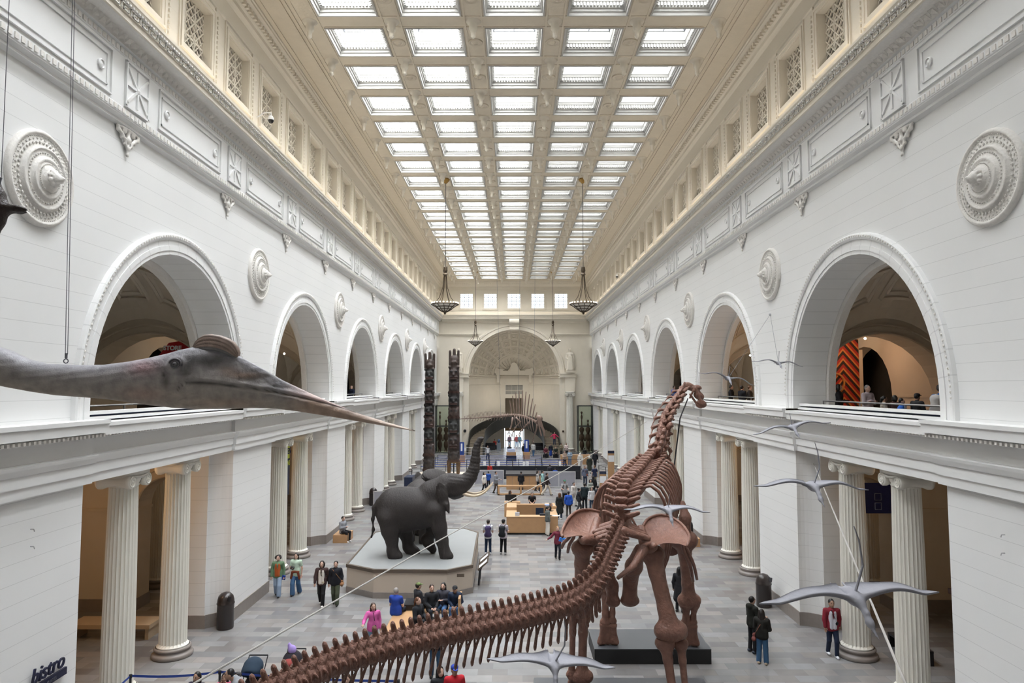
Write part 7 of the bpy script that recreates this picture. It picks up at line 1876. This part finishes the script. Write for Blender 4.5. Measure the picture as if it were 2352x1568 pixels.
# exhibition banner between columns of second left bay
r = empty('exhibition_banner', (-11.25, 33.75, 4.7), 'dark blue hanging banner with yellow UNSEEN OCEANS title, second left bay', 'banner')
bm_ = bpy.data.materials.new('banner_print'); n_, l_, b_ = nodes(bm_)
tc = n_.new('ShaderNodeTexCoord'); sp_ = n_.new('ShaderNodeSeparateXYZ'); l_.new(tc.outputs['Object'], sp_.inputs[0])
dx_ = mmath(n_, l_, 'POWER', mmath(n_, l_, 'MULTIPLY', mmath(n_, l_, 'ABSOLUTE', mmath(n_, l_, 'SUBTRACT', mmath(n_, l_, 'ABSOLUTE', sp_.outputs['Y']), .18)), 4.5), 2)
dz_ = mmath(n_, l_, 'POWER', mmath(n_, l_, 'MULTIPLY', mmath(n_, l_, 'ADD', sp_.outputs['Z'], .55), 2.2), 2)
g_ = mmath(n_, l_, 'SUBTRACT', 1.0, mmath(n_, l_, 'ADD', dx_, dz_)); g_ = mmath(n_, l_, 'MAXIMUM', g_, 0)
mx_ = n_.new('ShaderNodeMix'); mx_.data_type = 'RGBA'; mx_.inputs[6].default_value = (.012, .025, .07, 1); mx_.inputs[7].default_value = (.25, .55, .9, 1); l_.new(g_, mx_.inputs[0]); l_.new(mx_.outputs[2], b_.inputs['Base Color'])
b = MB(); b.box(-.01, .01, -.75, .75, -1.45, 1.25); b.build('cloth', bm_, r)
M_yel = mat('banner_yellow', (.55, .62, .06), .6)
b = MB(); b.box(.011, .02, -.70, .66, .35, 1.1); b.build('title_block', M_yel, r)
text('UNSEEN', 'title', (.025, -.66, .58), (PI/2, 0, PI/2), .40, mat('banner_ink', (.01, .02, .06), .6), r, .002, 0, .015)
text('OCEANS', 'subtitle', (.025, -.55, .02), (PI/2, 0, PI/2), .32, M_yel, r, .002, 0, .012)
for ch in r.children: pass
# store sign in the first left gallery
q_ = onx(407, 800, -14.5); r = empty('store_sign', (-14.2, 25.5, 9.75), 'red triangular STORE sign inside the first left gallery arch', 'sign')
q_ = at(405, 800, 26.6); r.location = q_
M_red = mat('store_red', (.42, .012, .02), .5)
b = MB(); b.prism([(-.95, -.62), (-.30, .22), (.2, .30), (.75, -.1), (.9, -.62)], 'y', 0, .04); b.build('board', M_red, r)
text('STORE', 'lettering', (-.50, -.01, -.06), (PI/2, 0, 0), .235, M_white, r, .004, 0, .012)
# blue wayfinding sign in right aisle, flag in left aisle
q_ = at(2016, 1145, 26.45); r = empty('blue_exhibit_banner', q_, 'deep blue banner with pale figure outline in the right aisle arch', 'banner')
b = MB(); b.box(-.5, .5, -.01, .01, -.55, .6); b.build('cloth', mat('deep_blue_banner', (.01, .02, .14), .6), r)
b = MB()
for z in (.2, -.15): b.tube([(-.12, -.02, z), (.12, -.02, z), (.12, -.02, z-.25), (-.12, -.02, z-.25), (-.12, -.02, z)], .015, 4)
b.build('outline', mat('banner_pale', (.35, .42, .6), .6), r)
q_ = onx(885, 1000, -11.1); r = empty('hanging_flag', q_, 'narrow red and white striped flag hanging at the fourth left bay', 'flag')
b = MB()
for i in range(3): b.box(-.02, .02, -.5+i*.33, -.33+i*.33, -1.0-.2*i, .9)
b.build('red_stripes', mat('flag_red', (.45, .03, .05), .7), r)
b = MB()
for i in range(3): b.box(-.02, .02, -.33+i*.33, -.17+i*.33, -1.1-.2*i, .9)
b.build('white_stripes', M_white, r)
# woven-pattern art panel upstairs, right
pm = bpy.data.materials.new('chevron_panel_print'); n_, l_, b_ = nodes(pm)
tc = n_.new('ShaderNodeTexCoord'); sp_ = n_.new('ShaderNodeSeparateXYZ'); l_.new(tc.outputs['Object'], sp_.inputs[0])
w_ = mmath(n_, l_, 'ADD', mmath(n_, l_, 'MULTIPLY', sp_.outputs['Z'], 2.2), mmath(n_, l_, 'MULTIPLY', mmath(n_, l_, 'ABSOLUTE', sp_.outputs['X']), 2.6))
fr_ = mmath(n_, l_, 'FRACT', w_); cr = n_.new('ShaderNodeValToRGB'); cr.color_ramp.interpolation = 'CONSTANT'
for i, (p, c) in enumerate(((0, (.02, .008, .006, 1)), (.38, (.55, .18, .04, 1)), (.62, (.36, .02, .012, 1)))):
    el = cr.color_ramp.elements[i] if i < 2 else cr.color_ramp.elements.new(p); el.position = p; el.color = c
l_.new(fr_, cr.inputs[0]); l_.new(cr.outputs[0], b_.inputs['Base Color'])
q_ = at(1940, 935, 32.5); r = empty('chevron_art_panel', (q_.x, 32.5, GZ), 'tall orange, red and black chevron art panel in the right gallery', 'artwork')
b = MB(); b.box(-.85, .75, 0, .08, .05, 3.9); b.build('panel', pm, r)
b = MB(); b.box(.75, .92, -.02, .1, 0, 3.4); b.build('side_post', M_gal, r)
b = MB(); b.tube([(-.42+.42*math.cos(t*PI/12), -.05, 1.85+.42*math.sin(t*PI/12)) for t in range(25)], .05, 6); b.build('carved_ring', mat('orange_carving', (.5, .2, .05), .6), r)
point('art_spot', (q_.x-.3, 30.8, 10.2), 60, (1, .6, .35), .08)
q_ = at(1987, 777, 28.6); b = MB(); b.ball((0, 0, 0), .05, 10); o = b.build('spotlight', emis('spot_glass', (1, .9, .78), 30)); o.location = q_; tag(o, 'small bright spotlight in the first right gallery arch', 'lamp')
for i, (px, py, Y) in enumerate(((1723, 816, 38.5), (653, 812, 37))):
    q_ = at(px, py, Y); b = MB(); b.ball((0, 0, 0), .05, 8); o = b.build('spotlight', emis('spot_glass', (1, .9, .78), 30)); o.location = q_; tag(o, 'small bright spotlight in the second %s gallery arch' % ('right', 'left')[i], 'lamp')
# aisle furniture: stone bench at left, wood and glass cabinet at right
r = empty('stone_bench', (-13.6, 24.2, 0), 'long beige stone bench in the first left aisle bay', 'bench')
b = MB(); b.box(-1.6, 1.2, -.45, .45, .38, .52); b.build('seat', mat('beige_stone_bench', (.45, .34, .22), .5), r)
for x in (-1.5, -.2, 1.0):
    b = MB(); b.box(x, x+.12, -.35, .35, 0, .38); b.build('leg', mat('beige_stone_bench', (.45, .34, .22), .5), r)
q_ = flr(2175, 1420); r = empty('exhibit_cabinet', (13.6, 19.6, 0), 'dark wood exhibit cabinet behind the nearest right column', 'cabinet')
M_mah = mat('dark_mahogany', (.045, .016, .010), .4)
b = MB(); b.box(-.7, .9, -.8, .8, 0, .9); b.build('base', M_mah, r); b = MB(); b.box(-.85, 1.05, -.95, .95, 2.55, 2.7); b.build('cornice', M_mah, r)
b = MB()
for x in (-.68, .82):
    for y in (-.75, .75): b.box(x, x+.08, y-.04, y+.04, .9, 2.55)
b.build('posts', M_mah, r); b = MB(); b.box(-.55, .8, -.6, .6, .92, 2.4); b.build('tan_interior', mat('tan_backing', (.34, .22, .08), .8), r)  # plain tan block filling the cabinet between the posts
# small wall fittings
for i, (px, py) in enumerate(((70, 1215), (70, 1255), (2308, 1228), (2308, 1270))):
    X = -10.3 if px < 1176 else 10.3; q_ = onx(px, py, X); b = MB(); b.tube([(0, 0, 0), (-.07 if X > 0 else .07, 0, .0), (-.09 if X > 0 else .09, 0, -.05)], .012, 5); o = b.build('wall_hook', M_metal); o.location = q_
    tag(o, 'tiny metal hook on the nearest %s pier, %s one' % ('left' if X < 0 else 'right', 'upper' if i % 2 == 0 else 'lower'), 'hook')
